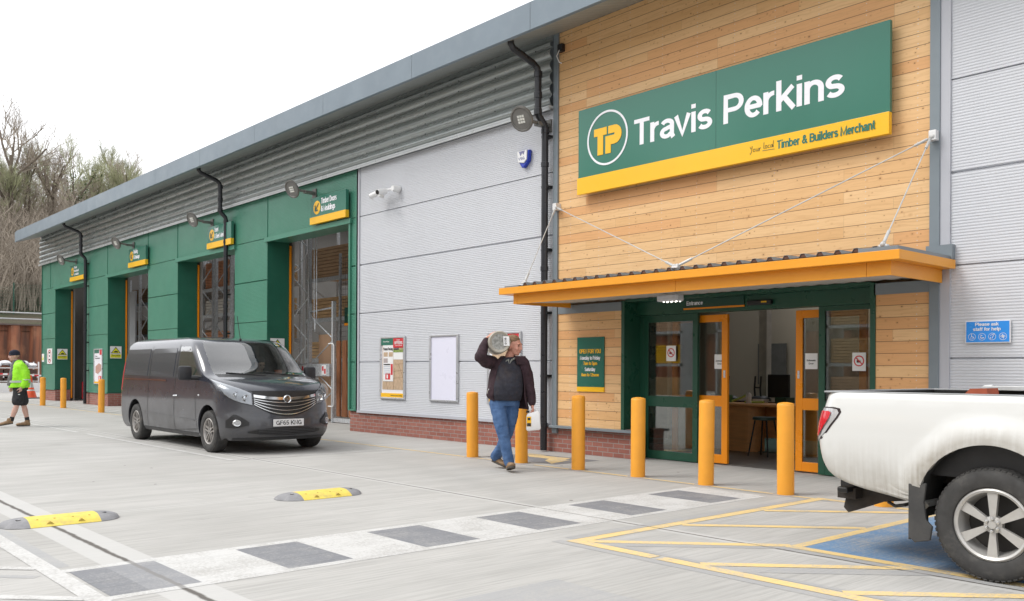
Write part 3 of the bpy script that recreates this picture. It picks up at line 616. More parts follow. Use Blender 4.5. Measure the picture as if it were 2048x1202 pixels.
for a, b in rods:
    m = MB(); a, b = Vector(a), Vector(b); m.tube([a, b], .007, 8)
    d = (b-a).normalized(); m.tube([a+d*.06, a+d*.2], .016, 8); m.tube([b-d*.2, b-d*.03], .017, 8); m.ell(b, (.03, .03, .03)); m.ell(a, (.024, .024, .024))
    m.build('tie_rod', RODP, canopy, smooth=True)
m = MB()
for x in (-10.19, -4.325): m.box(x-.04, 9.87, 3.80, x+.04, 9.985, 3.91)
for x in (-9.62, -6.90, -4.30): m.box(x-.045, 8.71, 2.535, x+.045, 8.77, 2.56)
m.each('rod_bracket', pm('white_bracket', (.7, .7, .7), .4), canopy, bevel=.006)
m = MB(); m.box(-7.62, 9.25, 2.19, -7.28, 9.40, 2.275); lf = m.build('canopy_light', pm('clear_diffuser', (.62, .63, .66), .15), canopy, bevel=.02)
m = MB()
for i in range(4):
    for j in range(2): m.ell((-7.52+i*.07, 9.28+j*.07, 2.187), (.012, .012, .007))
m.build('lamp_bead', emis('led_bead', (1, .97, .9), 2.5), lf)
# entrance wording on the header
m = MB(); m.box(-7.90, DY-.088, 2.165, -6.93, DY-.071, 2.288); eb = m.build('entrance_sign', SDARK, None, bevel=.002)
tag(eb, 'dark green strip sign reading Entrance above the open sliding doors', 'sign')
txt('Entrance', .28, .058, SWHITE, MF(-7.87, DY-.089, 2.205), eb); m = MB(); m.box(-7.92, DY-.092, 2.145, -6.925, DY-.072, 2.168); m.build('orange_underline', AMBER, eb)
# downpipes
for k, x in enumerate((-10.41, -22.33, -34.05)):
    m = MB(); ox = -.52 if k == 0 else -1.05
    top = (x-.03, 9.02+.02, 6.36)
    m.tube([(x-.02, 9.16, 6.42), (x-.02, 9.16, 6.30), (x-.01, 9.20, 6.24), (x-.005, 9.62, 6.10), (x, 9.70, 6.04), (x, 9.72, 5.96)], .052, 16)
    m.tube([(x, 9.72, 5.99), (x, 9.72, 5.36)], .055, 16); m.tube([(x, 9.72, 5.38), (x, 9.735, 5.30), (x+.0, 9.86, 5.18), (x+.0, 9.875, 5.10)], .055, 16)
    m.tube([(x, 9.875, 5.12), (x, 9.875, .02)], .055, 16)
    for z in (5.95, 5.62, 5.36): m.lathe([(.055, -.05), (.066, -.045), (.066, .045), (.055, .05)], (x, 9.72, z), seg=16)
    for z in (5.08, 4.55, 2.9, 2.62, .42): m.lathe([(.055, -.04), (.064, -.035), (.064, .035), (.055, .04)], (x, 9.875, z), seg=16)
    dp = m.build('downpipe', BLACKP, W, smooth=True)
    m = MB()
    for z in (5.0, 4.2, 3.2, 2.2, 1.2): m.box(x-.07, 9.86, z-.02, x+.07, 9.985, z+.02)
    m.build('pipe_bracket', BLACK, dp)
# ---------------- signs on the building ----------------
def board(name, label, cat, x0, x1, z0, z1, y0, y1, mat, group=None, bev=.002):
    m = MB(); m.box(x0, y0, z0, x1, y1, z1); return tag(m.build(name, mat, bevel=bev), label, cat, group)
# main shop sign
S = board('shop_sign', 'huge green shop sign with circular logo and big white letters on the timber wall', 'sign', -9.635, -4.78, 4.2, 5.23, 9.84, 9.89, SGREEN)
m = MB(); m.box(-9.55, 9.89, 4.02, -4.86, 9.974, 5.15); m.build('backing_frame', SDARK, S)
m = MB(); m.box(-9.637, 9.815, 3.95, -4.778, 9.885, 4.198); yb = m.build('yellow_band', SYEL, S, bevel=.002)
m = MB(); m.box(-7.123, 9.8385, 4.2, -7.119, 9.8400, 5.23); m.build('panel_seam', pm('seam_green', (.02, .10, .075), .4), S)
m = MB(); m.lathe([(.372, 0), (.372, -.004), (.402, -.004), (.402, 0)], (-9.043, 9.838, 4.717), 'y', 64); m.build('logo_ring', SWHITE, S)
def logo(cx, cz, s, y, mat, parent, name='logo_letters', th=.004):
    m = MB(); P = lambda pts: m.prism([(cx+a*s, cz+b*s) for a, b in pts], y-th, y)
    P([(-.27, .20), (-.02, .20), (-.02, .09), (-.09, .09), (-.09, -.19), (-.20, -.19), (-.20, .09), (-.27, .09)])
    arc = lambda r, a0, a1, n=10: [(.13+r*cos(R(a0+(a1-a0)*i/n)), .065+r*sin(R(a0+(a1-a0)*i/n))) for i in range(n+1)]
    P([(.01, .20)]+arc(.135, 90, -90)+[(.06, -.07), (.06, -.19), (-.045, -.19), (-.045, .06), (.13, .06), (.13, .09), (.01, .09)])
    return m.build(name, mat, parent)
logo(-9.03, 4.675, 1.02, 9.8375, SYEL, S)
t1 = txt('Travis', 1.36, .375, SWHITE, MF(-8.535, 9.84, 4.495), S, wt=.080)
t2 = txt('Perkins', 1.70, .375, SWHITE, MF(-7.015, 9.84, 4.50), S, wt=.080)
join([t1, t2], 'shop_name')
t1 = txt('Timber & Builders Merchant', 1.26, .105, SGREEN, MF(-6.195, 9.815, 4.03), yb, bold=.035)
m = MB()   # handwritten words, as pen strokes
def pen(m, pts, x, z, s, y, r): 
    pts = [(x+a*s, y, z+b*s) for a, b in pts]
    m.tube(pts, r, 5)
hand = {'Y': [[(0, .9), (.12, .55), (.32, .6)], [(.38, .95), (.3, .3), (.1, -.25), (-.05, -.1)]], 'o': [[(.25, .5), (.05, .4), (.05, .1), (.25, .02), (.38, .25), (.25, .5)]], 'u': [[(.0, .5), (.05, .08), (.28, .1), (.34, .5), (.38, 0)]], 'r': [[(0, .5), (.05, 0), (.08, .35), (.3, .5)]],
        'l': [[(.1, 1.0), (.05, .1), (.2, 0)]], 'c': [[(.35, .45), (.1, .45), (.05, .1), (.35, .03)]], 'a': [[(.35, .45), (.08, .4), (.06, .05), (.3, .1), (.36, .5), (.42, 0)]], 'p': [[(0, .5), (.02, -.4)], [(.0, .45), (.3, .45), (.3, .1), (.02, .05)]], 'e': [[(.05, .25), (.35, .3), (.2, .52), (.04, .25), (.15, 0), (.38, .05)]], 'k': [[(.05, 1), (.05, 0)], [(.35, .5), (.08, .25), (.38, 0)]], 'i': [[(.05, .5), (.07, 0)], [(.06, .72), (.09, .76)]], 'n': [[(.02, .5), (.04, 0), (.08, .38), (.28, .45), (.34, 0)]], 's': [[(.32, .48), (.08, .42), (.28, .2), (.05, .02)]]}
def script(m, word, x, z, s, y, r, adv=.43):
    for ch in word:
        for st in hand.get(ch, []): pen(m, st, x, z, s, y, r)
        x += adv*s*(.55 if ch in 'il' else 1)
script(m, 'Your', -6.58, 4.05, .085, 9.813, .003, .52); script(m, 'local', -6.385, 4.065, .082, 9.813, .003, .46); m.tube([(-6.40, 9.813, 4.045), (-6.23, 9.813, 4.04)], .003, 5)
m.build('handwritten_words', SDARK, yb)
# the four bay signs
bays = [(-17.885, -16.41, ['Timber Doors', '& Mouldings'], 'Timber Doors sign above the nearest open loading bay', .64), (-23.44, -21.98, ['Cement', '& Sheet Materials'], 'Cement and Sheet Materials sign behind the middle downpipe', .66),
        (-29.55, -28.05, ['Roofing', '& Drainage'], 'Roofing and Drainage sign above the second farthest bay', .52), (-35.81, -34.19, ['Plaster,', 'Plasterboard', '& Insulation'], 'three-line Plasterboard sign above the farthest loading bay', .58)]
for x0, x1, L, lab, tw in bays:
    s = board('bay_sign', 'small green and yellow '+lab, 'sign', x0, x1, 4.62, 5.045, 9.86, 9.93, SGREEN, 'signs above the loading bays')
    m = MB(); m.box(x0-.02, 9.845, 4.465, x1+.01, 9.93, 4.618); m.build('yellow_band', SYEL, s, bevel=.002)
    cx = x0+.27
    m = MB(); m.lathe([(0, -.005), (.145, -.005), (.15, 0)], (cx, 9.86, 4.815), 'y', 32); d = m.build('arrow_disc', SYEL, s)
    m = MB(); m.prism([(cx+.075, 4.905), (cx+.095, 4.885), (cx-.02, 4.77), (cx+.05, 4.77), (cx+.05, 4.735), (cx-.085, 4.735), (cx-.085, 4.87), (cx-.05, 4.87), (cx-.05, 4.80)], 9.851, 9.8545)
    m.build('arrow', SDARK, d)
    h = .125 if len(L) == 2 else .09; ts = []
    for i, w_ in enumerate(L):
        z = 4.875-i*(h+.045) if len(L) == 2 else 4.905-i*(h+.03)
        ts.append(txt(w_, tw*(len(w_)/max(map(len, L)))*1.02, h, SWHITE, MF(x0+.45, 9.86, z-(.0 if len(L) == 2 else .0)), s, bold=.035))
    join(ts, 'sign_lettering')
    m = MB(); m.box(x0+.2, 9.93, 4.7, x0+.25, 9.98, 4.75); m.box(x1-.25, 9.93, 4.7, x1-.2, 9.98, 4.75); m.build('sign_bracket', GALV, s)
# opening hours
O = board('opening_hours_sign', 'green board with yellow foot listing opening hours on the timber panel beside the doors', 'sign', -9.755, -9.195, 1.04, 1.795, 9.955, 9.972, SDGREEN)
m = MB(); m.box(-9.756, 9.953, .968, -9.194, 9.972, 1.039); m.build('yellow_band', SYEL, O)
a = [txt('OPEN FOR YOU', .45, .066, SYEL, MF(-9.705, 9.955, 1.548), O, bold=.03), txt('7am to 5pm', .29, .052, SYEL, MF(-9.62, 9.955, 1.372), O, bold=.03), txt('8am to 12noon', .37, .05, SYEL, MF(-9.66, 9.955, 1.20), O, bold=.03)]
join(a, 'yellow_lettering')
a = [txt('Monday to Friday', .42, .058, SWHITE, MF(-9.69, 9.955, 1.452), O, bold=.03), txt('Saturday', .22, .056, SWHITE, MF(-9.59, 9.955, 1.28), O, bold=.03)]
join(a, 'white_lettering')
# help sign
H = board('help_sign', 'blue sign with white border asking people to ask staff for help', 'sign', -4.0, -3.555, 1.597, 1.832, 9.95, 9.972, WHITEP)
m = MB(); m.box(-3.99, 9.946, 1.607, -3.565, 9.951, 1.822); m.build('blue_panel', SBLUE, H)
join([txt('Please ask', .235, .036, WHITEP, MF(-3.90, 9.946, 1.776), H, bold=.03), txt('staff for help', .275, .036, WHITEP, MF(-3.92, 9.946, 1.725), H, bold=.03)], 'help_lettering')
m = MB()
for i, cx in enumerate((-3.93, -3.83, -3.73, -3.625)):
    c = (cx, 9.945, 1.663); m.lathe([(.034, 0), (.0375, 0)], c, 'y', 28)
    T = lambda pts, r=.0028: m.tube([(cx+a, 9.944, 1.663+b) for a, b in pts], r, 6)
    if i == 0: T([(-.004, .02), (-.003, 0), (.012, 0), (.018, -.014), (.024, -.014)]); m.lathe([(.011, 0), (.0145, 0)], (cx-.002, 9.945, 1.654), 'y', 16); m.lathe([(0, 0), (.0045, 0)], (cx-.005, 9.945, 1.687), 'y', 10)
    if i == 1: T([(-.012, .022), (-.008, .01), (-.014, 0), (-.012, -.016)]); T([(-.008, -.016), (.02, -.012)], .005); T([(-.01, .012), (.003, .014)])
    if i == 2: T([(-.014, .004), (-.01, .018), (.006, .02), (.014, .008), (.006, -.004), (.002, -.018), (-.006, -.018)]); T([(-.02, -.02), (-.012, -.012)], .005); T([(.014, .02), (.022, .026)], .005)
    if i == 3: T([(-.024, 0), (-.008, .011), (.008, .011), (.024, 0), (.008, -.011), (-.008, -.011), (-.024, 0)]); m.lathe([(0, 0), (.009, 0)], (cx, 9.945, 1.663), 'y', 12); T([(-.005, .024), (.005, -.024)], .003)
m.build('access_symbols', WHITEP, H)
# hazard notices on the bay jambs (they face +x) and small facade notices
for X, lab in ((-20.17, 'yellow danger notice on the nearest green bay jamb, seen over the van roof'), (-31.90, 'yellow danger notice on the green jamb behind the rear of the van'), (-38.17, 'yellow danger notice on the green jamb of the farthest loading bay')):
    m = MB(); m.box(X, 10.05, 1.62, X+.006, 10.42, 2.03); s = tag(m.build('danger_notice', WHITEP), lab, 'sign', 'danger notices on the bay jambs')
    m = MB(); m.prism([(10.07, 1.79), (10.40, 1.79), (10.235, 2.01)], X+.006, X+.008, 'x'); tr_ = m.build('hazard_triangle', INK, s)
    m = MB(); m.prism([(10.105, 1.81), (10.365, 1.81), (10.235, 1.98)], X+.008, X+.009, 'x'); m.build('triangle_face', HAZY, tr_)
    m = MB(); m.prism([(10.17, 1.825), (10.31, 1.825), (10.30, 1.86), (10.25, 1.87), (10.235, 1.90), (10.215, 1.865), (10.18, 1.86)], X+.009, X+.0095, 'x'); m.build('truck_symbol', INK, tr_)
    m = MB(); m.box(X+.006, 10.06, 1.64, X+.008, 10.41, 1.76); yp = m.build('text_panel', HAZY, s)
    join([txt('DANGER', .27, .05, INK, MX(X+.008, 10.10, 1.70), yp), txt('Fork lift trucks', .30, .022, INK, MX(X+.008, 10.085, 1.66), yp)], 'danger_lettering')
s = board('small_notice', 'tiny white and yellow notice on the far green pier beside the first bollards', 'sign', -40.02, -39.72, 1.53, 1.85, 9.965, 9.978, WHITEP)
m = MB(); m.prism([(-39.98, 1.60), (-39.76, 1.60), (-39.87, 1.80)], 9.962, 9.964); m.build('hazard_triangle', HAZY, s)
s = board('vertical_notice', 'tall narrow white notice with a red oval on the far green pier', 'sign', -39.27, -38.56, 1.44, 2.05, 9.965, 9.978, WHITEP)
m = MB(); vs = []; n = 32
for i in range(n):
    a_ = 2*pi*i/n
    for r_ in (1, .78): vs.append((-38.915+.26*r_*cos(a_), 9.963, 1.745+.26*(1 if r_ == 1 else .87)*sin(a_)))
m.add(vs, [(2*i, 2*i+1, (2*i+3) % (2*n), (2*i+2) % (2*n)) for i in range(n)]); m.build('red_oval', RED, s)
m = MB(); m.box(-39.0, 9.962, 1.86, -38.83, 9.964, 1.92); m.box(-38.97, 9.962, 1.72, -38.86, 9.964, 1.79); m.box(-39.0, 9.962, 1.58, -38.83, 9.964, 1.64); m.build('notice_symbols', INK, s)
# ---------------- posters ----------------
def poster(x0, x1, z0, z1, lab, kind):
    P = empty('poster_frame', (x0, FY, z0), lab, 'poster', 'poster frames on the wall')
    y = FY-.035; e = .035
    m = MB(); m.box(x0, y, z1-e, x1, FY, z1); m.box(x0, y, z0, x1, FY, z0+e); m.box(x0, y+.001, z0+e, x0+e*1.3, FY, z1-e); m.box(x1-e*1.3, y+.001, z0+e, x1, FY, z1-e); m.build('frame', ALU, P, bevel=.006)
    X0, X1, Z0, Z1 = x0+e*1.3, x1-e*1.3, z0+e, z1-e; w_, h_ = X1-X0, Z1-Z0
    m = MB(); m.box(X0, FY-.014, Z0, X1, FY-.008, Z1); sh = m.build('poster_sheet', WHITE if kind else pm('blank_poster_paper', (.74, .74, .86), .3, 0, .01, 2), P)
    if not kind: return P
    B = lambda n, mat, a, b, c, d, k=0: MB().box(X0+a*w_, FY-.018-k*.002, Z0+b*h_, X0+c*w_, FY-.015, Z0+d*h_).build(n, mat, sh)
    Tx = lambda s_, mat, a, b, c, d, k=0: txt(s_, (c-a)*w_, (d-b)*h_, mat, MF(X0+a*w_, FY-.018-k*.002, Z0+b*h_), sh, bold=.03)
    if kind == 1:
        B('paving_picture', STONE, .05, .13, .97, .93)
        m = MB()
        for a_, b_, c_, d_ in ((.05, .30, .97, .34), (.55, .13, .62, .5), (.30, .13, .2, .3), (.55, .44, .97, .46), (.6, .56, .97, .57), (.78, .56, .97, .34)):
            p, q = Vector((X0+a_*w_, FY-.0185, Z0+b_*h_)), Vector((X0+c_*w_, FY-.0185, Z0+d_*h_)); m.tube([p, q], .004, 4)
        m.build('slab_joints', pm('slab_joint', (.3, .2, .12), .6), sh)
        B('planter_wall', WHITEP, .55, .64, .97, .76, 1); B('planting', pm('poster_leaf', (.22, .30, .08), .6, 0, .4, 30), .55, .76, .97, .81, 2); B('planting_shade', pm('poster_plum', (.13, .1, .12), .6, 0, .4, 30), .58, .80, .78, .86, 2)
        B('offer_column', WHITEP, .09, .27, .54, .90, 3)
        B('header_band', SGREEN, .0, .885, .56, 1, 4); B('offer_badge', RED, .55, .84, 1, 1, 5)
        Tx('OFFERS', WHITEP, .61, .895, .97, .945, 6); Tx('TOP', WHITEP, .70, .95, .86, .975, 6); Tx('while stocks last', WHITEP, .64, .868, .95, .884, 6)
        Tx('Travis Perkins', WHITEP, .10, .935, .38, .955, 6); Tx('Saxon Paving', INK, .11, .80, .54, .845, 5)
        for i, (a_, b_) in enumerate(((.12, .69), (.35, .69), (.12, .585))): B('slab_swatch', STONE if i < 2 else pm('swatch_grey', (.4, .34, .33), .6), a_, b_, a_+.18, b_+.075, 4)
        B('price_head', INK, .12, .545, .42, .565, 4); B('price_column', RED, .44, .38, .53, .565, 4)
        for i in range(5): B('price_line', pm('price_blue', (.35, .4, .5), .5), .12, .52-i*.032, .40, .528-i*.032, 4)
        B('red_offer_block', RED, .20, .30, .42, .405, 4); B('offer_tick', WHITEP, .26, .32, .32, .385, 5)
        B('orange_strip', SYEL, .0, .0, 1, .07, 4); Tx('Ask in branch today', INK, .45, .025, .97, .045, 5)
    if kind == 2:
        B('header_band', SGREEN, .0, .9, .56, 1, 2); B('offer_badge', RED, .5, .86, 1, 1, 3); Tx('OFFERS', WHITEP, .56, .89, .96, .94, 5); Tx('TOP', WHITEP, .68, .95, .86, .98, 5); Tx('Travis Perkins', WHITEP, .08, .94, .42, .965, 4)
        B('product_picture', STONE, .1, .3, .9, .8, 1); B('orange_strip', SYEL, 0, 0, 1, .07, 1)
    if kind == 3:
        B('header_band', SGREEN, 0, .9, .6, 1, 2); B('offer_badge', RED, .7, .85, 1, 1, 3); Tx('Red', INK, .1, .79, .4, .83); Tx('Engineering Brick', INK, .1, .73, .75, .77)
        m = MB(); m.prism([(X0+.15*w_, Z0+.32*h_), (X0+.15*w_, Z0+.50*h_), (X0+.6*w_, Z0+.60*h_), (X0+.88*w_, Z0+.55*h_), (X0+.88*w_, Z0+.38*h_), (X0+.45*w_, Z0+.28*h_)], FY-.02, FY-.016); m.build('brick_picture', pm('poster_brick', (.45, .27, .22), .6), sh)
        B('red_offer_block', RED, .55, .10, .9, .22, 1); B('offer_tick', WHITEP, .65, .12, .75, .2, 3); B('orange_strip', SYEL, 0, 0, 1, .05, 1)
    return P
poster(-15.245, -14.38, .709, 1.936, 'framed paving offers poster nearest the green bay, left of the blank one', 1)
poster(-13.58, -12.725, .707, 1.931, 'blank pale framed poster panel in the middle of the silver wall', 0)
poster(-11.908, -11.048, .707, 1.933, 'framed red-cornered offers poster half hidden behind the man with the cylinder', 2)
poster(-33.33, -32.41, .728, 1.955, 'tall poster with a red brick picture on the far green pier beside a bollard', 3)
# ---------------- bollards ----------------
m = MB(); m.tube([(0, 0, 0), (0, 0, .955)], .084, 32, cap=False)
m.lathe([(.088, 0), (.088, .93), (.086, .945), (.075, .958), (.03, .967), (0, .968)], (0, 0, 0), seg=36)
b0 = empty('bollard', (0, 0, 0), None, 'bollard'); m.build('bollard_sleeve', BOLL, b0, smooth=True)
m = MB(); m.lathe([(.0, .002), (.13, .004), (.132, 0)], (0, 0, 0), seg=28); m.build('mortar_collar', pm('mortar', (.33, .32, .30), .9), b0)
BX = [(-33.69, 'farthest amber bollard, standing by the tiny notice at the far corner'), (-31.27, 'amber bollard before the farthest loading bay, second from the far end'), (-27.48, 'amber bollard before the brick poster, just behind the van'), (-10.40, 'amber bollard left of the man with the cylinder'),
      (-9.32, 'amber bollard behind the walking man and his white jug'), (-8.22, 'amber bollard right of the front downpipe'), (-7.21, 'amber bollard before the green edge of the entrance reveal'), (-6.205, 'amber bollard before the left open sliding door'), (-5.19, 'amber bollard before the right sliding door'), (-4.13, 'amber bollard hidden behind the white pickup, only its foot showing')]
for i, (x, lab) in enumerate(BX):
    o = b0 if i == 0 else copy_tree(b0)
    o.location = (x, 8.42, 0); o.rotation_euler = (R((i*37 % 5-2)*.22), R((i*23 % 5-2)*.2), i*1.3); tag(o, lab, 'bollard', 'amber bollards along the building')
# ---------------- rubber speed humps ----------------
HY = pm('worn_yellow_rubber', (.72, .57, .10), .65, 0, .12, 14, bump=.5, bsc=60, dirt=.8, dcol=(.46, .38, .16), dsc=9); HG = pm('grey_rubber_end', (.24, .24, .25), .75, 0, .15, 12, bump=.5, bsc=60, dirt=.4, dcol=(.4, .39, .38), dsc=6)
def hump(x, y, lab):
    h = empty('speed_hump', (0, 0, 0), lab, 'speed hump', 'speed hump sections')
    wx, ly = .20, .47; 
    def prof(yy): 
        t_ = max(0, 1-(max(0, abs(yy)-.27)/.20)**2.0); return t_
    for nm, mt, ys in (('yellow_section', HY, [-.27+.54*i/10 for i in range(11)]), ('rounded_end', HG, [-.47+.2*i/10 for i in range(11)]), ('rounded_end', HG, [.27+.2*i/10 for i in range(11)])):
        m = MB(); vs = []; K = 16
        for yy in ys:
            t_ = prof(yy); ww = wx*(t_**.5 if t_ > 0 else .02)
            for k in range(K+1):
                u = -1+2*k/K; z = .058*max(0, 1-abs(u)**2.6)*(t_**.45) + .004
                vs.append((u*max(ww, .02), yy, z))
        m.add(vs, [(j*(K+1)+k, j*(K+1)+k+1, (j+1)*(K+1)+k+1, (j+1)*(K+1)+k) for j in range(10) for k in range(K)])
        # skirt to the ground
        p = m.build(nm, mt, h, smooth=True, solid=.004, ang=60)
        if nm == 'rounded_end':
            s_ = -1 if ys[0] < 0 else 1
            q = MB(); q.lathe([(.0, .0), (.012, .0), (.012, .006), (.02, .006), (.022, 0)], (.06, s_*.33, .052), seg=14); q.build('fixing_bolt', BLACK, p)
        else:
            q = MB()
            for yy in (-.12, .12): q.prism([(yy-.04, .012), (yy+.04, .012), (yy, .042)], .12, .178, 'x')
            for k_, yy in enumerate((-.20, -.07, .07, .20)): q.ell((.10, yy, .046), (.013, .013, .01), seg=8, ring=6)
            q.build('moulded_marks', pm('ochre_mark', (.42, .30, .06), .7), p)
    rebase(h, (0, 0, 0)); h.location = (x, y, 0); return h
hump(-8.17, 2.18, 'yellow and grey rubber speed hump lying over the wide joint, nearer the camera'); hump(-8.17, 4.61, 'yellow and grey rubber speed hump farther off, left of the crossing')
# ---------------- floodlights, cameras, alarm ----------------
LG = pm('floodlight_body', (.16, .155, .145), .5, .2, .2, 10); LD = pm('led_diffuser', (.17, .165, .155), .45)
labs = ['round grey floodlight beside the front downpipe under the corrugated wall', 'round floodlight left of the Timber Doors sign', 'round floodlight left of the Cement sign', 'round floodlight above the Roofing sign', 'farthest round floodlight above the Plasterboard sign']
for x, lab in zip((-10.50, -17.98, -23.47, -29.5, -35.53), labs):
    F = empty('floodlight', (0, 0, 0), lab, 'floodlight', 'round floodlights along the wall')
    Rm = Matrix.Rotation(R(12), 3, 'Z') @ Matrix.Rotation(R(26), 3, 'X')
    def tr(mb): mb.v = [tuple(Vector((x-.0, 9.46, 5.22)) + Rm @ Vector(v)) for v in mb.v]; return mb
    m = MB(); m.lathe([(.0, .03), (.06, .03), (.10, .08), (.15, .045), (.19, .02), (.205, 0), (.20, -.025), (.175, -.03), (.165, -.015), (0, -.012)], (0, 0, 0), 'y', 32); b = tr(m).build('lamp_housing', LG, F, smooth=True)
    m = MB(); m.lathe([(0, -.019), (.16, -.017)], (0, 0, 0), 'y', 28); tr(m).build('diffuser', LD, b)
    m = MB()
    for i in range(3):
        for j in range(3): m.box(-.065+i*.045, -.026, -.065+j*.045, -.03+i*.045, -.019, -.03+j*.045)
    tr(m).build('led_array', pm('led_white', (.75, .75, .7), .2), b)
    m = MB(); m.tube([Vector((x, 9.46, 5.22))+Rm @ Vector((0, .06, 0)), (x+.05, 9.66, 5.20), (x+.07, 9.74, 5.2)], .028, 10); m.box(x+.0, 9.72, 5.155, x+.12, 9.98, 5.21); m.box(x-.02, 9.955, 5.08, x+.14, 9.98, 5.28); m.build('mounting_arm', LG, F)
C1 = empty('security_camera', (-14.7, 9.9, 4.76), 'white twin-headed security camera high on the silver wall', 'security camera')
m = MB(); m.lathe([(0, -.16), (.05, -.16), (.065, -.10), (.065, 0)], (-14.62, 9.97, 4.79), 'y', 18); m.tube([(-14.62, 9.84, 4.79), (-15.06, 9.82, 4.79)], .022, 10); m.build('camera_mount', WHITEP, C1, smooth=True)
for (c, d) in (((-15.06, 9.80, 4.77), (-.75, -.55, -.38)), ((-14.80, 9.76, 4.75), (.15, -.9, -.22))):
    c = Vector(c); d = Vector(d).normalized(); m = MB(); m.tube([c-d*.02, c+d*.20], .055, 16); k = m.build('camera_head', WHITEP, C1, smooth=True); m = MB(); m.tube([c+d*.201, c+d*.206], .045, 16); m.build('lens_face', BLACK, k)
m = MB(); m.lathe([(0, -.10), (.04, -.09), (.062, -.03), (.062, 0)], (-14.93, 9.80, 4.70), 'y', 18); m.build('infrared_lamp', WHITEP, C1, smooth=True)
A = empty('alarm_box', (-10.96, 9.95, 4.7), 'white and blue burglar alarm box by the front downpipe', 'alarm')
m = MB(); m.prism([(-11.09, 4.875), (-10.82, 4.875), (-10.84, 4.70), (-10.95, 4.60), (-10.99, 4.60), (-11.08, 4.72)], 9.905, 9.975); m.build('alarm_base', pm('alarm_blue', (.02, .05, .42), .2), A, bevel=.01)
m = MB(); m.prism([(-11.085, 4.872), (-10.85, 4.872), (-10.86, 4.72), (-10.93, 4.67), (-11.07, 4.70)], 9.885, 9.906); cv = m.build('alarm_cover', WHITEP, A, bevel=.006)
m = MB(); m.prism([(-11.04, 4.865), (-10.90, 4.865), (-10.93, 4.80), (-10.96, 4.84), (-11.0, 4.79)], 9.8815, 9.884); m.build('alarm_mark', pm('alarm_grey', (.2, .2, .35), .3), cv)
txt('VSG', .15, .045, pm('vsg_grey', (.12, .14, .3), .3), MF(-11.05, 9.884, 4.725), cv)
K = empty('junction_box', (-10.1, 9.9, 6.3), 'small black junction box with a dangling cable at the top corner of the timber', 'junction box')
m = MB(); m.box(-10.17, 9.90, 6.28, -10.07, 9.976, 6.40); m.build('box_shell', BLACK, K, bevel=.006); m = MB(); m.tube([(-10.12, 9.90, 6.30), (-10.14, 9.86, 6.2), (-10.10, 9.88, 6.10), (-10.07, 9.9, 6.08)], .008, 6); m.build('cable', WHITEP, K)
# ---------------- warehouse racking and stock ----------------
CARD = pm('brown_card', (.42, .27, .16), .8, 0, .1, 3); PLASTER = pm('pale_board_pack', (.50, .47, .43), .7, 0, .08, 3)
def rackframe(mb, x, y0, y1, h, axis='y'):
    for yy in (y0, y1): mb.box(x-.045, yy-.035, 0, x+.045, yy+.035, h) if axis == 'y' else mb.box(yy-.035, x-.045, 0, yy+.035, x+.045, h)
    z = .15; k = 0
    while z+.62 < h:
        a, b = (y0, y1) if k % 2 == 0 else (y1, y0)
        p, q = ((x, a, z), (x, b, z+.62)) if axis == 'y' else ((a, x, z), (b, x, z+.62))
        mb.tube([p, q], .016, 6); z += .62; k += 1
def rack(x0, x1, y0, y1, h, zs, lab):
    K = empty('pallet_rack', (x0, y0, 0), lab, 'racking', 'pallet racks inside the hall')
    n = max(1, round((x1-x0)/2.7))
    for i in range(n+1):
        m = MB(); rackframe(m, x0+(x1-x0)*i/n, y0, y1, h); m.build('rack_frame', GALV, K)
    for z in zs:
        for yy in (y0, y1):
            m = MB(); m.box(x0, yy-.03, z-.06, x1, yy+.03, z+.06); m.build('shelf_beam', GALV, K)
        for i in range(n):
            a = x0+(x1-x0)*i/n+.15; b = x0+(x1-x0)*(i+1)/n-.15
            pk = MB(); hh = rnd.uniform(.3, .95); k = int(hh/.1)
            for j in range(k):
                c = rnd.uniform(-.03, .03); pk.box(a+c, y0+.02, z+.07+j*.1, b+c, y1-.05, z+.155+j*.1)
            o = pk.build('board_pack', rnd.choice([PINE, MDF, CARD, PLASTER, DOORW, PINE]), None)
            tag(o, 'pack of boards or bags lying on an indoor rack shelf', 'board pack', 'stock on the indoor racks')
    return K
rack(-24.9, -17.0, 13.6, 14.7, 5.6, (1.55, 2.75, 3.95), 'grey pallet rack seen through the nearest loading bay')
rack(-33.5, -26.0, 12.9, 14.0, 5.6, (1.1, 2.2, 3.1, 4.0), 'grey pallet rack seen through the bay behind the middle downpipe')
rack(-39.3, -35.0, 13.2, 14.2, 5.0, (1.3, 2.6, 3.9), 'grey pallet rack at the far end of the hall')
def upright(x, y0, y1, h, lab, axis='x'):
    K = empty('rack_end_frame', (y0, x, 0), lab, 'racking', 'single braced rack frames'); m = MB(); rackframe(m, x, y0, y1, h, 'x')
    m.build('braced_frame', GALV, K); m = MB(); m.box(y0-.08, x-.08, 0, y0+.08, x+.08, .012); m.box(y1-.08, x-.08, 0, y1+.08, x+.08, .012); m.build('foot_plate', GALV, K); return K
upright(12.0, -22.84, -21.8, 5.4, 'tall braced steel frame inside the nearest bay, left of the timber rack')
upright(11.6, -28.2, -27.1, 5.4, 'braced steel frame in the bay behind the middle downpipe, left one')
upright(11.6, -26.9, -25.8, 5.4, 'braced steel frame in the bay behind the middle downpipe, right one')
upright(11.8, -34.1, -33.1, 5.4, 'braced steel frame in the bay with the Roofing sign')
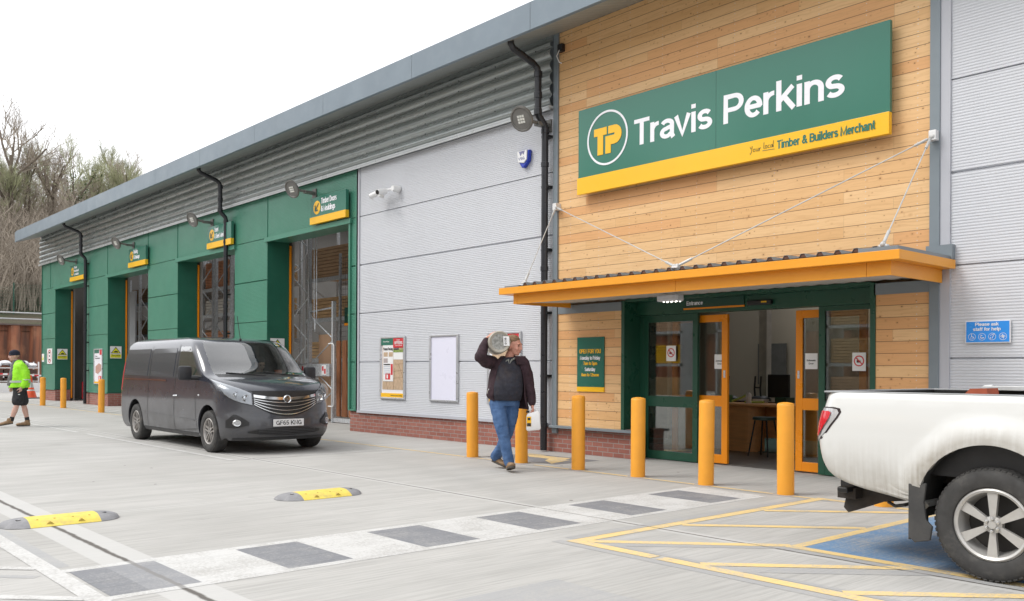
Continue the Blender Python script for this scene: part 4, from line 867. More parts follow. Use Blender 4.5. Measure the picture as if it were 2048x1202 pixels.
# timber stillage in the doorway
K = empty('timber_stillage', (-19.7, 11.2, 0), 'grey steel stillage frame in the nearest bay doorway, holding upright boards', 'stillage')
m = MB(); rackframe(m, 11.2, -20.33, -19.17, 2.93, 'x'); m.build('braced_frame', GALV, K)
m = MB(); m.box(-19.2, 11.17, .02, -16.55, 11.23, .12); m.build('floor_rail', GALV, K)
for z, x1 in ((2.80, -16.5),): m = MB(); m.tube([(-20.33, 11.2, 2.72), (-19.17, 11.2, 2.78)], .02, 8); m.build('top_rail', GALV, K)
m = MB(); m.box(-20.9, 11.1, 1.12, -19.2, 11.14, 1.42); m.build('price_rail', GALV, K)
for x in (-20.75, -20.55, -19.55):
    m = MB(); m.box(x, 11.09, 1.15, x+.22, 11.099, 1.39); p = m.build('price_card', WHITEP, K); m = MB(); m.box(x+.03, 11.086, 1.25, x+.1, 11.089, 1.36); m.box(x+.13, 11.086, 1.18, x+.2, 11.089, 1.3); m.build('card_print', RED, p)
for x in (-18.9, ):
    m = MB(); m.tube([(x-.25, 11.05, 1.9), (x-.05, 11.05, 1.9), (x, 11.05, 1.85), (x, 11.05, .45), (x-.05, 11.05, .4), (x-.25, 11.05, .4)], .016, 10); m.build('white_hoop', WHITEP, K, smooth=True)
s = empty('rack_sign', (-17.9, 11.6, 2.3), 'small green sign with orange foot hanging inside the nearest bay', 'sign'); m = MB(); m.box(-19.35, 11.6, 2.42, -17.3, 11.63, 2.80); q = m.build('sign_panel', SDARK, s); m = MB(); m.box(-19.35, 11.595, 2.36, -17.3, 11.635, 2.42); m.build('orange_foot', AMBER, s)
txt('Travis Perkins', .95, .09, SWHITE, MF(-18.98, 11.6, 2.57), q); m = MB(); m.lathe([(.05, 0), (.065, 0)], (-19.12, 11.598, 2.615), 'y', 20); m.lathe([(0, 0), (.035, 0)], (-19.12, 11.598, 2.615), 'y', 20); m.build('round_mark', SYEL, q)
m = MB(); m.box(-20.42, 11.5, .05, -19.78, 11.55, 2.16); tag(m.build('plywood_sheet', MDF), 'tall plain tan board standing in the stillage', 'board')
for i in range(7):
    x = -19.70+i*.19; m = MB(); m.box(x, 11.45+.03*(i % 3), .13, x+.15, 11.49+.03*(i % 3), 1.95+.04*(i % 2)); m.v = [(a+(c-.1)*.02*(i % 3-1), b, c) for a, b, c in m.v]
    tag(m.build('hardwood_length', DOORW), 'dark red hardwood length stood upright in the stillage', 'timber', 'hardwood lengths in the stillage')
m = MB(); m.box(-16.28, 12.0, 0, -16.24, 17, 5); 
# wire mesh screen behind the stillage
K = empty('mesh_screen', (-18.5, 12.6, 0), 'tall wire mesh screen behind the timber stillage', 'mesh screen'); m = MB()
for i in range(42): m.box(-21.2+i*.11, 12.6, .1, -21.2+i*.11+.005, 12.605, 4.3)
for i in range(30): m.box(-21.2, 12.592, .2+i*.14, -16.7, 12.6, .208+i*.14)
m.build('mesh_wires', pm('dark_mesh_wire', (.10, .10, .10), .5), K); m = MB()
for x in (-21.25, -19.0, -16.7): m.box(x-.03, 12.58, 0, x+.03, 12.64, 4.4)
m.build('mesh_frame', GALV, K)
# far bay: red can, dark drum with hand wheel, white lining board, chains
m = MB(); m.box(-38.0, 10.9, .05, -37.2, 11.3, .75); m.box(-37.85, 10.95, .75, -37.35, 11.2, .82); tag(m.build('red_toolbox', pm('red_enamel', (.42, .01, .02), .35), bevel=.03), 'red steel box on the floor of the farthest bay', 'toolbox')
K = empty('storage_drum', (-36.6, 11.1, 0), 'dark drum with a red hand wheel in the farthest bay', 'drum'); m = MB(); m.lathe([(0, 0), (.32, 0), (.33, .3), (.32, .6), (.30, .85), (0, .88)], (-36.6, 11.1, 0), seg=20); m.build('drum_body', pm('drum_grey', (.10, .11, .12), .4), K, smooth=True)
m = MB(); m.tube([(-36.6+.3*cos(a*pi/10), 11.1+.2*sin(a*pi/10), 1.35+.1*sin(a*pi/10)) for a in range(21)], .022, 8); m.tube([(-36.6, 11.1, .85), (-36.6, 11.1, 1.35)], .03, 8); m.tube([(-36.9, 11.1, 1.35), (-36.3, 11.1, 1.35)], .018, 6); m.build('hand_wheel', pm('dark_red_rim', (.12, .02, .03), .5), K)
m = MB(); m.box(-39.9, 11.9, 0, -34.9, 11.95, 4.2); tag(m.build('partition_board', pm('pale_partition', (.36, .37, .39), .6, 0, .1, 1)), 'pale grey partition behind the farthest open bay', 'partition')
for x, lab in ((-36.9, 'farthest bay'), (-30.2, 'Roofing bay'), (-19.6, 'nearest bay')):
    K = empty('door_chain', (x, 11, 4), 'looped steel shutter chain hanging inside the '+lab, 'chain', 'shutter chains'); m = MB()
    for dx in (0, .12): m.tube([(x+dx, 10.9, 4.9), (x+dx+.02, 10.9, 2.6), (x+.06, 10.9, 2.2)], .012, 6)
    m.build('chain_loop', GALV, K)
# ---------------- shop interior ----------------
DESK = pm('beech_desk', (.66, .32, .12), .45, 0, .12, 3, (1, 8, 8))
K = empty('service_desk', (-8.6, 12.4, 0), 'orange beech service desk inside the open entrance', 'desk')
m = MB(); m.box(-9.1, 12.3, .0, -8.32, 12.36, .73); m.lathe([(.2, 0), (.2, .73)], (-8.32, 12.5, 0), seg=24); m.build('desk_end', DESK, K); m = MB(); m.box(-8.3, 12.7, .22, -6.6, 12.74, .73); m.build('modesty_panel', DESK, K)
m = MB(); m.box(-9.2, 12.2, .735, -6.4, 13.2, .775); m.build('desk_top', DESK, K, bevel=.01); m = MB(); m.box(-6.7, 12.7, 0, -6.64, 13.1, .73); m.build('desk_leg', DESK, K)
K = empty('computer_monitor', (-8.15, 13.0, .775), 'black computer monitor on the service desk', 'monitor'); m = MB(); m.box(-8.36, 13.0, .86, -7.96, 13.04, 1.24); m.build('screen_back', BLACK, K, bevel=.01); m = MB(); m.box(-8.2, 13.02, .78, -8.1, 13.08, .9); m.box(-8.3, 12.9, .777, -8.0, 13.1, .79); m.build('monitor_stand', BLACK, K)
for x, lab in ((-9.15, 'left'), (-8.52, 'middle')):
    K = empty('upturned_chair', (x, 12.9, .78), 'black chair lying upturned on the %s of the service desk, legs up' % lab, 'chair', 'black chairs on the desk'); m = MB()
    for dx in (0, .11): m.tube([(x+dx, 12.9, .80), (x+dx-.02, 12.9, 1.0), (x+dx+.01, 12.88, 1.21)], .016, 6)
    m.tube([(x-.01, 12.9, 1.02), (x+.10, 12.9, 1.02)], .012, 6); m.build('chair_frame', BLACK, K); m = MB(); m.ell((x+.05, 12.95, .82), (.20, .15, .07)); m.build('seat', BLACK, K, smooth=True)
K = empty('bar_stool', (-7.7, 11.9, 0), 'low dark stool standing before the service desk', 'stool'); m = MB(); m.lathe([(0, .60), (.17, .60), (.18, .56), (0, .54)], (-7.7, 11.9, 0), seg=20); m.build('seat', pm('dark_green_vinyl', (.02, .05, .04), .5), K, smooth=True)
for dx, dy in ((-1, -1), (1, -1), (1, 1), (-1, 1)): m = MB(); m.tube([(-7.7+dx*.1, 11.9+dy*.1, .55), (-7.7+dx*.17, 11.9+dy*.17, .012)], .012, 6); m.build('leg', BLACK, K)
K = empty('tool_tray', (-9.0, 12.4, .775), 'green plastic tray heaped with tools on the desk end', 'tray'); m = MB(); m.box(-9.1, 12.3, .777, -8.75, 12.6, .90); m.build('tray', pm('green_crate', (.06, .16, .05), .5), K, bevel=.01)
m = MB(); m.tube([(-8.7, 12.5, .80), (-8.55, 12.55, .86), (-8.4, 12.5, .92)], .018, 6); m.tube([(-8.45, 12.5, .79), (-8.1, 12.5, .80)], .02, 6); m.build('hand_tools', pm('lime_tool', (.4, .5, .12), .4), K)
m = MB(); m.lathe([(0, 0), (.045, 0), (.045, .14), (.02, .17), (0, .17)], (-8.35, 12.45, .777), seg=14); tag(m.build('spray_bottle', WHITEP, smooth=True), 'small white bottle standing on the service desk', 'bottle')
for i in range(6):
    x = -8.9+i*.42; m = MB(); m.box(x, 12.75, .777, x+.2, 13.0-.03*(i % 2), .80+.035*(i % 3)); tag(m.build('paper_stack', [BLACK, WHITEP, SDARK][i % 3]), ['black file box lying among the clutter on the desk', 'white paper pile lying among the clutter on the desk', 'dark green folder pile lying on the desk'][i % 3], 'paper pile', 'clutter on the service desk')
m = MB(); m.box(-11.45, 17.42, 1.0, -10.75, 17.45, 1.9); s = tag(m.build('wall_poster', pm('grey_poster', (.2, .2, .19), .5)), 'large dark framed poster on the rear wall of the shop', 'poster')
# silhouette graphics on the shop side wall, seen through the left screen
m = MB(); script(m, 'r local', -11.25, 2.0, .22, 12.99, .016, .5); script(m, 'rkins', -11.35, 1.58, .34, 12.99, .030, .46)
K = empty('wall_graphic_panel', (-11.3, 13.1, 0), 'cream display wall with black handwritten words behind the left glass screen', 'display'); m.build('handwritten_words', INK, K)
m = MB(); m.box(-12.3, 13.03, .05, -10.47, 13.1, 2.6); m.build('display_wall', pm('display_cream', (.62, .57, .46), .7), K)
m = MB(); m.prism([(-11.2, .5), (-10.75, .5), (-10.70, 1.15), (-10.82, 1.25), (-11.0, 1.35), (-11.2, 1.30)], 13.0, 13.02); m.build('white_figure', WHITEP, K); m = MB(); m.ell((-10.78, 12.99, 1.32), (.14, .01, .18)); m.box(-11.2, 12.98, .2, -10.8, 13.0, .5); m.build('dark_figure', INK, K)
# ---------------- yard stock across the way (it is what the glass and the paintwork mirror) ----------------
for i in range(17):
    x = -78+i*5.4; K = empty('timber_bay_rack', (x, -13, 0), 'outdoor rack of stacked timber across the yard', 'racking', 'outdoor racks across the yard')
    m = MB(); [m.box(x+dx, -13.6, 0, x+dx+.1, -12.4, 4.6) for dx in (0, 3.6)]; [m.box(x, -12.45, z, x+3.7, -12.4, z+.12) for z in (1.5, 3.0, 4.4)]; m.build('rack_frame', GALV, K)
    for z in (.15, 1.65, 3.15):
        for q in range(2):
            pk = MB(); h_ = rnd.uniform(.7, 1.15); a = x+.15+q*1.75
            for j in range(int(h_/.12)): pk.box(a, -13.5, z+j*.12, a+1.6, -12.5, z+j*.12+.1)
            tag(pk.build('timber_pack', rnd.choice([PINE, STONE, MDF, SYEL])), 'stacked timber pack on an outdoor rack across the yard', 'timber pack', 'timber packs across the yard')
# ---------------- smooth curve helper and body lofts ----------------
def curve(pts, x):
    "monotone cubic through (x, y) pairs"
    n = len(pts)
    if x <= pts[0][0]: return pts[0][1]
    if x >= pts[-1][0]: return pts[-1][1]
    for i in range(n-1):
        if x <= pts[i+1][0]: break
    sl = [(pts[k+1][1]-pts[k][1])/(pts[k+1][0]-pts[k][0]) for k in range(n-1)]
    def mm(k):
        if k == 0: return sl[0]
        if k == n-1: return sl[-1]
        return 0 if sl[k-1]*sl[k] <= 0 else 2*sl[k-1]*sl[k]/(sl[k-1]+sl[k])
    h = pts[i+1][0]-pts[i][0]; t = (x-pts[i][0])/h
    return (2*t**3-3*t**2+1)*pts[i][1]+(t**3-2*t**2+t)*h*mm(i)+(-2*t**3+3*t**2)*pts[i+1][1]+(t**3-t**2)*h*mm(i+1)
def snap_arch(me, centres, r, side):
    "cut round wheel openings in the side skin: drop faces inside, pull the rim onto the circle"
    b = bmesh.new(); b.from_mesh(me)
    for cx, cz in centres:
        kill = [f for f in b.faces if side(f) and (f.calc_center_median().x-cx)**2+(f.calc_center_median().z-cz)**2 < r*r]
        bmesh.ops.delete(b, geom=kill, context='FACES')
        for v in b.verts:
            if v.is_boundary:
                dx, dz = v.co.x-cx, v.co.z-cz; d = math.hypot(dx, dz)
                if r*.7 < d < r*1.30 and dz > -.22: v.co.x = cx+dx/d*r; v.co.z = cz+dz/d*r
    bmesh.ops.delete(b, geom=[v for v in b.verts if not v.link_faces], context='VERTS')
    b.to_mesh(me); b.free()
def wheel(parent, x, y, z, r, rw, w, side, spokes, rimmat, name='wheel', arms=2, nuts=5):
    "side=-1: outer face towards -y"
    K = MB(); s = side; T = w/2
    prof = [(rw, -T*.75), (rw+.012, -T*.95), (rw+.03, -T*1.0), (rw+(r-rw)*.55, -T*1.04), (r-.03, -T*.98), (r-.012, -T*.86), (r, -T*.6), (r, T*.6), (r-.012, T*.86), (r-.03, T*.98), (rw+.03, T), (rw, T*.8)]
    K.lathe([(a, b) for a, b in prof], (0, 0, 0), 'y', 72)
    # tread blocks
    for i in range(60):
        a = 2*pi*i/60
        for q, (t0, t1) in enumerate(((-.92, -.42), (-.34, .02), (.08, .40), (.48, .92))):
            a2 = a+(.05 if q % 2 else 0); da = .034
            vs = []
            for rr_ in (r-.006, r+.003):
                for aa, tt in ((a2-da, t0), (a2+da, t0), (a2+da, t1), (a2-da, t1)):
                    rad = rr_-(.010 if abs(tt) > .9 else 0); vs.append((rad*cos(aa), tt*T*.98, rad*sin(aa)))
            K.add(vs, [(4, 5, 6, 7), (0, 1, 5, 4), (1, 2, 6, 5), (2, 3, 7, 6), (3, 0, 4, 7)])
    W_ = empty(name); W_.parent = parent
    f = (lambda mb: (setattr(mb, 'v', [(a, (b if s < 0 else -b), c) for a, b, c in mb.v]), mb)[1])
    tyre = f(K).build('tyre', RUBBER, W_, smooth=True, ang=35)
    K = MB(); K.lathe([(rw+.004, -T*.86), (rw-.008, -T*.93), (rw-.022, -T*.86), (rw-.03, -T*.6), (rw-.045, 0), (rw-.04, T*.8)], (0, 0, 0), 'y', 56)
    d0 = -T*.72; hub = rw*.24
    K.lathe([(0, d0-.012), (hub*.45, d0-.012), (hub*.55, d0-.004), (hub*1.0, d0+.004), (hub*1.05, d0+.04)], (0, 0, 0), 'y', 28)
    for i in range(spokes):
        for q in range(arms):
            a = 2*pi*i/spokes+pi/2; off = 0 if arms == 1 else (-.5+q)*.30
            ro = rw-.018; wi = .34*hub*(1.75 if arms == 1 else 1.05); wo = rw*(.29 if arms == 1 else .085)
            ca, sa = cos(a), sin(a); cb, sb = cos(a+off*1.15), sin(a+off*1.15)
            pi_ = (hub*.75*ca-(-sa)*0, hub*.75*sa); po = (ro*cb, ro*sb)
            tx, tz = -sa, ca; ox, oz = -sb, cb; sh = off*.16
            vs = []
            for dy in (0, .03):
                for (px, pz, ux, uz, ww) in ((pi_[0]+tx*sh, pi_[1]+tz*sh, tx, tz, wi), (po[0], po[1], ox, oz, wo)):
                    for sg in (-1, 1): vs.append((px+ux*sg*ww/2, d0+dy+(0 if px == pi_[0]+tx*sh else -.006), pz+uz*sg*ww/2))
            K.add(vs, [(0, 1, 3, 2), (4, 6, 7, 5), (0, 2, 6, 4), (1, 5, 7, 3), (2, 3, 7, 6)])
    f(K).build('rim', rimmat, W_, smooth=True, ang=30)
    K = MB(); K.lathe([(0, T*.1), (rw*.8, T*.1), (rw*.82, T*.2)], (0, 0, 0), 'y', 32); f(K).build('brake_disc', pm('dark_brake', (.035, .032, .03), .6), W_)
    K = MB()
    for i in range(nuts): a = 2*pi*i/nuts+.5; K.lathe([(0, d0-.02), (.010, d0-.018), (.012, d0+.01)], (hub*.72*cos(a), 0, hub*.72*sin(a)), 'y', 8)
    f(K).build('wheel_nut', SILVER, W_)
    W_.location = (x, y, z); return W_
# ================= the grey panel van (local: +x forward, y left, metres, scaled on placing) =================
def flake(name, col, rough, dcol):
    t = NT(name); x, y, z = t.sep(t.obj)[:3]
    n = t.noise(t.obj, 2.5, 6, .65); f = t.m('MULTIPLY', t.ramp(z, 1.15, .28), t.ramp(n, .28, .68))
    c = t.mix(f, col, dcol); t.set(col=c, rough=t.ramp(f, 0, 1, rough, .6), coat=t.ramp(f, 0, 1, 1, .15), coatr=.06); return t.mat
VAN = flake('metallic_grey_van_paint', (.027, .030, .043), .24, (.085, .084, .084))
CHROME = pm('chrome', (.72, .73, .74), .10, 1, .02, 5); RIMV = pm('dusty_alloy', (.40, .38, .36), .4, .5, .15, 12, dirt=.5, dcol=(.2, .17, .14)); LAMPIN = pm('lamp_reflector', (.46, .47, .49), .32, .5, .05, 20)
V = empty('panel_van', (0, 0, 0), 'dark grey panel van parked before the loading bays, number plate GF65 KNG', 'van')
XF = [(.22, 2.60), (.30, 2.66), (.40, 2.70), (.58, 2.69), (.66, 2.66), (.85, 2.63), (.98, 2.60), (1.04, 2.55), (1.12, 2.40), (1.20, 2.12), (1.25, 1.84), (1.30, 1.70), (1.55, 1.38), (1.75, 1.12), (1.85, .97), (1.90, .78), (1.94, .36), (1.962, -.1), (1.972, -.9)]
XR = [(.22, -2.60), (.35, -2.67), (.6, -2.70), (1.2, -2.68), (1.8, -2.60), (1.88, -2.52), (1.94, -2.35), (1.962, -2.1), (1.972, -1.5)]
HW = [(.22, .90), (.30, .945), (.42, .965), (.60, .978), (.9, .975), (1.15, .955), (1.25, .945), (1.60, .895), (1.78, .855), (1.86, .81), (1.91, .74), (1.94, .64), (1.962, .42), (1.972, .06)]
DF = [(.22, .60), (.6, .68), (.95, .66), (1.04, .58), (1.12, .50), (1.2, .40), (1.25, .34), (1.5, .32), (1.8, .30), (1.9, .34), (1.94, .4), (1.972, .2)]
EX = [(.22, 2.5), (1.0, 2.7), (1.2, 2.9), (1.3, 3.0), (1.8, 2.9), (1.972, 2.4)]
def vfront(y, z):
    w_ = curve(HW, z); d = curve(DF, z); n = curve(EX, z); u = min(1, abs(y)/w_)
    return curve(XF, z)-d+d*max(0, 1-u**n)**(1/n)
ZL = sorted(set([.22, .26, .30, .34, .38] + [round(.42+.045*i, 4) for i in range(18)] + [1.215, 1.245, 1.275] + [round(1.31+.045*i, 4) for i in range(12)] + [1.84, 1.87, 1.895, 1.915, 1.93, 1.943, 1.953, 1.962, 1.968, 1.972]))
NSIDE, NB, NFR, NREAR = 56, 14, 22, 6
def vring(z):
    w_ = curve(HW, z); xf = curve(XF, z); d = curve(DF, z); n = curve(EX, z); xr = curve(XR, z); xs = xf-d
    dr = min(.18, w_*.3); pts = []
    for i in range(NREAR+1):       # rear centre to rear right corner
        a = pi/2*i/NREAR
        if i <= 2: pts.append((xr, -(w_-dr)*i/2))
    for i in range(1, 5): a = pi/2*i/4; pts.append((xr+dr-dr*cos(a), -(w_-dr)-dr*sin(a)))
    x0 = xr+dr; sp = min(.30, xs-.02)
    for i in range(1, NSIDE+1): pts.append((x0+(sp-x0)*i/NSIDE, -w_))
    for i in range(1, NB+1): pts.append((sp+(xs-sp)*i/NB, -w_))
    for i in range(1, NFR+1):
        a = pi/2*i/NFR; yy = -w_*cos(a)**(2/n) if i < NFR else 0
        pts.append((xs+d*max(0, 1-(abs(yy)/w_)**n)**(1/n), yy))
    return pts
rows = [vring(z) for z in ZL]; NP = len(rows[0])
idx = {}; vs = []
for k, z in enumerate(ZL):
    for i, (x, y) in enumerate(rows[k]): idx[(k, i, 0)] = len(vs); vs.append((x, y, z))
    for i, (x, y) in enumerate(rows[k]):
        if i in (0, NP-1): idx[(k, i, 1)] = idx[(k, i, 0)]
        else: idx[(k, i, 1)] = len(vs); vs.append((x, -y, z))
i_split = 3+4+NSIDE-1; i_xs = i_split+NB
body, wind, sidew = [], [], []
for k in range(len(ZL)-1):
    for i in range(NP-1):
        for s in (0, 1):
            f = (idx[(k, i, s)], idx[(k, i+1, s)], idx[(k+1, i+1, s)], idx[(k+1, i, s)])
            if s: f = f[::-1]
            z0, z1 = ZL[k], ZL[k+1]
            if z0 >= 1.274 and z1 <= 1.846 and i >= i_xs+9: wind.append(f)
            elif z0 >= 1.214 and z1 <= 1.77 and i_split+1 <= i < i_split+NB-1-int((z0-1.2)*1.2): sidew.append(f)
            else: body.append(f)
top = [idx[(len(ZL)-1, i, 0)] for i in range(NP)]+[idx[(len(ZL)-1, i, 1)] for i in range(NP-2, 0, -1)]
body.append(tuple(top))
def sub(name, faces, mat, parent, **k):
    used = sorted({i for f in faces for i in f}); mp = {a: b for b, a in enumerate(used)}
    m = MB(); m.add([vs[i] for i in used], [tuple(mp[i] for i in f) for f in faces]); return m.build(name, mat, parent, fixn=False, **k)
vb = sub('body_shell', body, VAN, V)
FXW, RXW, WZ = 1.767, -1.731, .345
snap_arch(vb.data, [(FXW, .37), (RXW, .37)], .415, lambda f: abs(f.normal.y) > .5)
md = vb.modifiers.new('s', 'SOLIDIFY'); md.thickness = .03; md.offset = -1; bake(vb); shade(vb, 50)
ws = sub('windscreen', wind, VGLASS, V); shade(ws, 180)
for s_ in (-1, 1): sw = sub('side_window', [f for f in sidew if vs[f[0]][1]*s_ > 0], VGLASS, V); shade(sw, 180)
def vpatch(name, mat, y0, y1, zb, zt, off, parent, ny=24, nz=4, thick=.0, smooth=True):
    m = MB(); P = []
    for i in range(ny+1):
        y = y0+(y1-y0)*i/ny; a, b = zb(y), zt(y)
        for j in range(nz+1):
            z = a+(b-a)*j/nz; P.append((vfront(y, z)+off, y, z))
    m.add(P, [(i*(nz+1)+j, (i+1)*(nz+1)+j, (i+1)*(nz+1)+j+1, i*(nz+1)+j+1) for i in range(ny) for j in range(nz)])
    return m.build(name, mat, parent, fixn=False, smooth=smooth, solid=thick)
def vpatch_s(name, mat, P0, P1, P2, P3, off, parent, n=14, thick=0):
    "patch between four (u, z) corners, u along the outline (fraction index), right flank; mirrored when sgn"
    pass
black = BLACK
gt = lambda y: 1.015-.008*(abs(y)/.53)**2; gb = lambda y: .61+.18*(abs(y)/.55)**2.0
gr = vpatch('grille', black, -.56, .56, gb, gt, .012, V)
for k in range(5):
    q = .055+.155*k
    zz = lambda y, q=q: gb(y)+(gt(y)-.06-gb(y))*q*1.18; wv = .012 if k < 4 else .05
    if k == 4: zz = lambda y: .915-.045*(1-(abs(y)/.53)**2); wv = .045
    vpatch('grille_bar', SILVER if k < 4 else CHROME, -.55, .55, zz, lambda y, zz=zz, wv=wv: zz(y)+wv, .024, gr, ny=30, nz=2, thick=.008)
m = MB(); bx = vfront(0, .89)+.03; m.lathe([(0, .004), (.045, .004), (.052, .014), (.060, .018), (.066, .010), (.066, -.01)], (bx, 0, .885), 'x', 32); bd = m.build('badge', CHROME, gr, smooth=True)
m = MB(); m.tube([(bx+.008, -.03, .90), (bx+.01, -.01, .915), (bx+.01, .02, .90), (bx+.01, .0, .88), (bx+.01, -.015, .865), (bx+.01, .02, .855), (bx+.008, .035, .87)], .006, 6); m.tube([(bx+.009, -.035, .88), (bx+.009, -.02, .86)], .005, 6); m.build('badge_emblem', pm('badge_dark', (.1, .1, .11), .2, .8), bd)
lb = vpatch('lower_intake', black, -.66, .60, lambda y: .30+.05*(abs(y)/.66)**2, lambda y: .425-.06*(abs(y)/.66)**3, .022, V)
for k in range(4): vpatch('intake_bar', pm('satin_black', (.045, .045, .05), .35), -.50, .50, lambda y, k=k: .318+.026*k, lambda y, k=k: .327+.026*k, .032, lb, nz=1, thick=.006)
vpatch('bumper_lip', pm('dark_bumper_plastic', (.03, .03, .032), .6), -.82, .82, lambda y: .225, lambda y: .262, .012, V, thick=.02)
m = MB(); px = vfront(.26, .5)+.026; m.box(px-.012, -.27, .445, px, .27, .562); pl = m.build('number_plate', pm('plate_white', (.70, .70, .71), .3, 0, .01), V, bevel=.004)
txt('GF65 KNG', .455, .072, INK, MX(px, -.225, .468), pl, 'plate_characters', wt=.07)
for s in (-1, 1):
    # headlamp: sweeps from beside the grille back up the wing
    U = [(.575, .78, .99), (.64, .80, 1.03), (.72, .82, 1.07), (.80, .855, 1.11), (.86, .895, 1.145), (.905, .95, 1.175), (.93, 1.02, 1.20), (.943, 1.09, 1.215)]
    def lamp(name, mat, off, e0=0, e1=0, U=U, s=s, nz=4, par=V, smooth=True):
        m = MB(); P = []
        for (y, a, b) in U:
            for j in range(nz+1):
                z = a+e0+(b-e1-a-e0)*j/nz; w_ = curve(HW, z); yy = min(y, w_*.999)
                x = vfront(yy, z); nrm = Vector((max(.15, (1-(yy/w_)**3)), (yy/w_)**4, .2)).normalized()
                P.append((x+nrm.x*off, s*(yy+nrm.y*off), z+nrm.z*off))
        n1 = nz+1; F = [(i*n1+j, (i+1)*n1+j, (i+1)*n1+j+1, i*n1+j+1) for i in range(len(U)-1) for j in range(nz)]
        if s < 0: F = [f[::-1] for f in F]
        m.add(P, F); return m.build(name, mat, par, smooth=smooth, ang=180, fixn=False)
    hl = lamp('headlight', black, .004)
    lamp('reflector', LAMPIN, .008, .012, .012, par=hl)
    for (y, z, r_) in ((.66, .905, .055), (.77, .955, .050)):
        m = MB(); x = vfront(y+.035, z)+.030; m.lathe([(0, -.012), (r_*.35, -.010), (r_*.4, .004), (r_*.75, -.004), (r_, .010), (r_*1.06, .006), (r_*1.1, -.03)], (x, s*y, z), 'x', 24); m.build('lamp_bowl', CHROME, hl, smooth=True)
    lamp('lamp_lens', LENS, .048, par=hl)
    # fog lamp in its recess
    fr_ = vpatch('fog_recess', black, *( (-.92, -.64) if s < 0 else (.64, .92)), lambda y: .43+.05*max(0, .80-abs(y))/.16, lambda y: .645-.12*max(0, .80-abs(y))/.16-.10*max(0, abs(y)-.84)/.08, .020, V, ny=10, nz=3)
    m = MB(); x = vfront(.80, .51)+.026; m.lathe([(0, .006), (.04, .006), (.05, .012), (.056, 0), (.056, -.02)], (x, s*.80, .51), 'x', 24); m.v = [(a-(abs(b)-.8)*.55, b, c) for a, b, c in m.v]; m.build('fog_lamp', SILVER, fr_, smooth=True)
    m = MB(); m.lathe([(0, .009), (.038, .009)], (x, s*.80, .51), 'x', 24); m.v = [(a-(abs(b)-.8)*.55, b, c) for a, b, c in m.v]; m.build('fog_glass', LAMPIN, fr_)
    # mirror
    m = MB(); m.box(1.20, s*1.04-.0, 1.18, 1.30, s*1.27, 1.42); mr = m.build('door_mirror', pm('mirror_shell', (.022, .023, .027), .45), V, bevel=.045, smooth=True)
    m = MB(); m.tube([(1.28, s*.93, 1.22), (1.26, s*1.06, 1.22)], (.04), 10); m.build('mirror_arm', black, mr, smooth=True)
    # seams, trim and handles on the flank
    def fl(x, z, off=.003, s=s): return (x, s*(curve(HW, z)+off), z)
    def seam(name, mat, pts, hw, off=.004):
        m = MB()
        for (x0, z0), (x1, z1) in zip(pts[:-1], pts[1:]):
            n = 8
            for i in range(n):
                a, b = i/n, (i+1)/n; p = (x0+(x1-x0)*a, z0+(z1-z0)*a); q = (x0+(x1-x0)*b, z0+(z1-z0)*b)
                d = Vector((q[0]-p[0], q[1]-p[1])).normalized(); nn = (-d.y*hw, d.x*hw)
                m.add([fl(p[0]-nn[0], p[1]-nn[1], off), fl(q[0]-nn[0], q[1]-nn[1], off), fl(q[0]+nn[0], q[1]+nn[1], off), fl(p[0]+nn[0], p[1]+nn[1], off)], [(0, 1, 2, 3)])
        return m.build(name, mat, V)
    seam('panel_seam', black, [(.285, .30), (.285, 1.3), (.29, 1.80)], .006); seam('panel_seam', black, [(-1.06, .30), (-1.02, 1.2), (-1.06, 1.80)], .006)
    seam('panel_seam', black, [(1.30, .36), (1.24, .9), (1.22, 1.2)], .0055); seam('panel_seam', black, [(.29, .30), (1.30, .36)], .005)
    seam('side_rail', CHROME, [(-2.45, 1.168), (-1.1, 1.168), (-.14, 1.16)], .011, .008); seam('sill_crease', pm('sill_plastic', (.06, .06, .062), .6), [(-1.30, .26), (1.3, .26)], .03, .006)
    seam('panel_crease', VAN, [(-1.28, .56), (.3, .52), (1.2, .50)], .012, .007)
    # raised blank windows on the load side
    for (a, b) in ((-2.38, -1.14), (-.98, .18)):
        m = MB(); n = 6; Z = [1.24+.50*j/n for j in range(n+1)]
        m.add([(x, s*(curve(HW, z)+.006), z) for z in Z for x in (a+.03*abs(z-1.5), b-.03*abs(z-1.5))], [(2*j, 2*j+1, 2*j+3, 2*j+2) for j in range(n)]); m.build('pressed_panel', VAN, V, solid=.006, bevel=.004)
    m = MB(); m.tube([fl(.34, .90, .03), fl(.46, .905, .035), fl(.50, .905, .02)], .014, 8); m.build('door_handle', CHROME, V, smooth=True)
    m = MB(); m.ell(fl(1.38, .93, .0), (.03, .012, .018)); m.build('side_repeater', SILVER, V); 
    # rear lamp at the corner
    m = MB(); P = []
    for j in range(7):
        z = .95+.55*j/6; w_ = curve(HW, z); xr = curve(XR, z)
        for a in (20, 45, 70, 90): P.append((xr+.178-.184*cos(R(a)), s*((w_-.18)+.185*sin(R(a))), z))
    m.add(P, [(j*4+i, j*4+i+1, (j+1)*4+i+1, (j+1)*4+i) for j in range(6) for i in range(3)]); m.build('rear_lamp', RED, V, solid=.008)
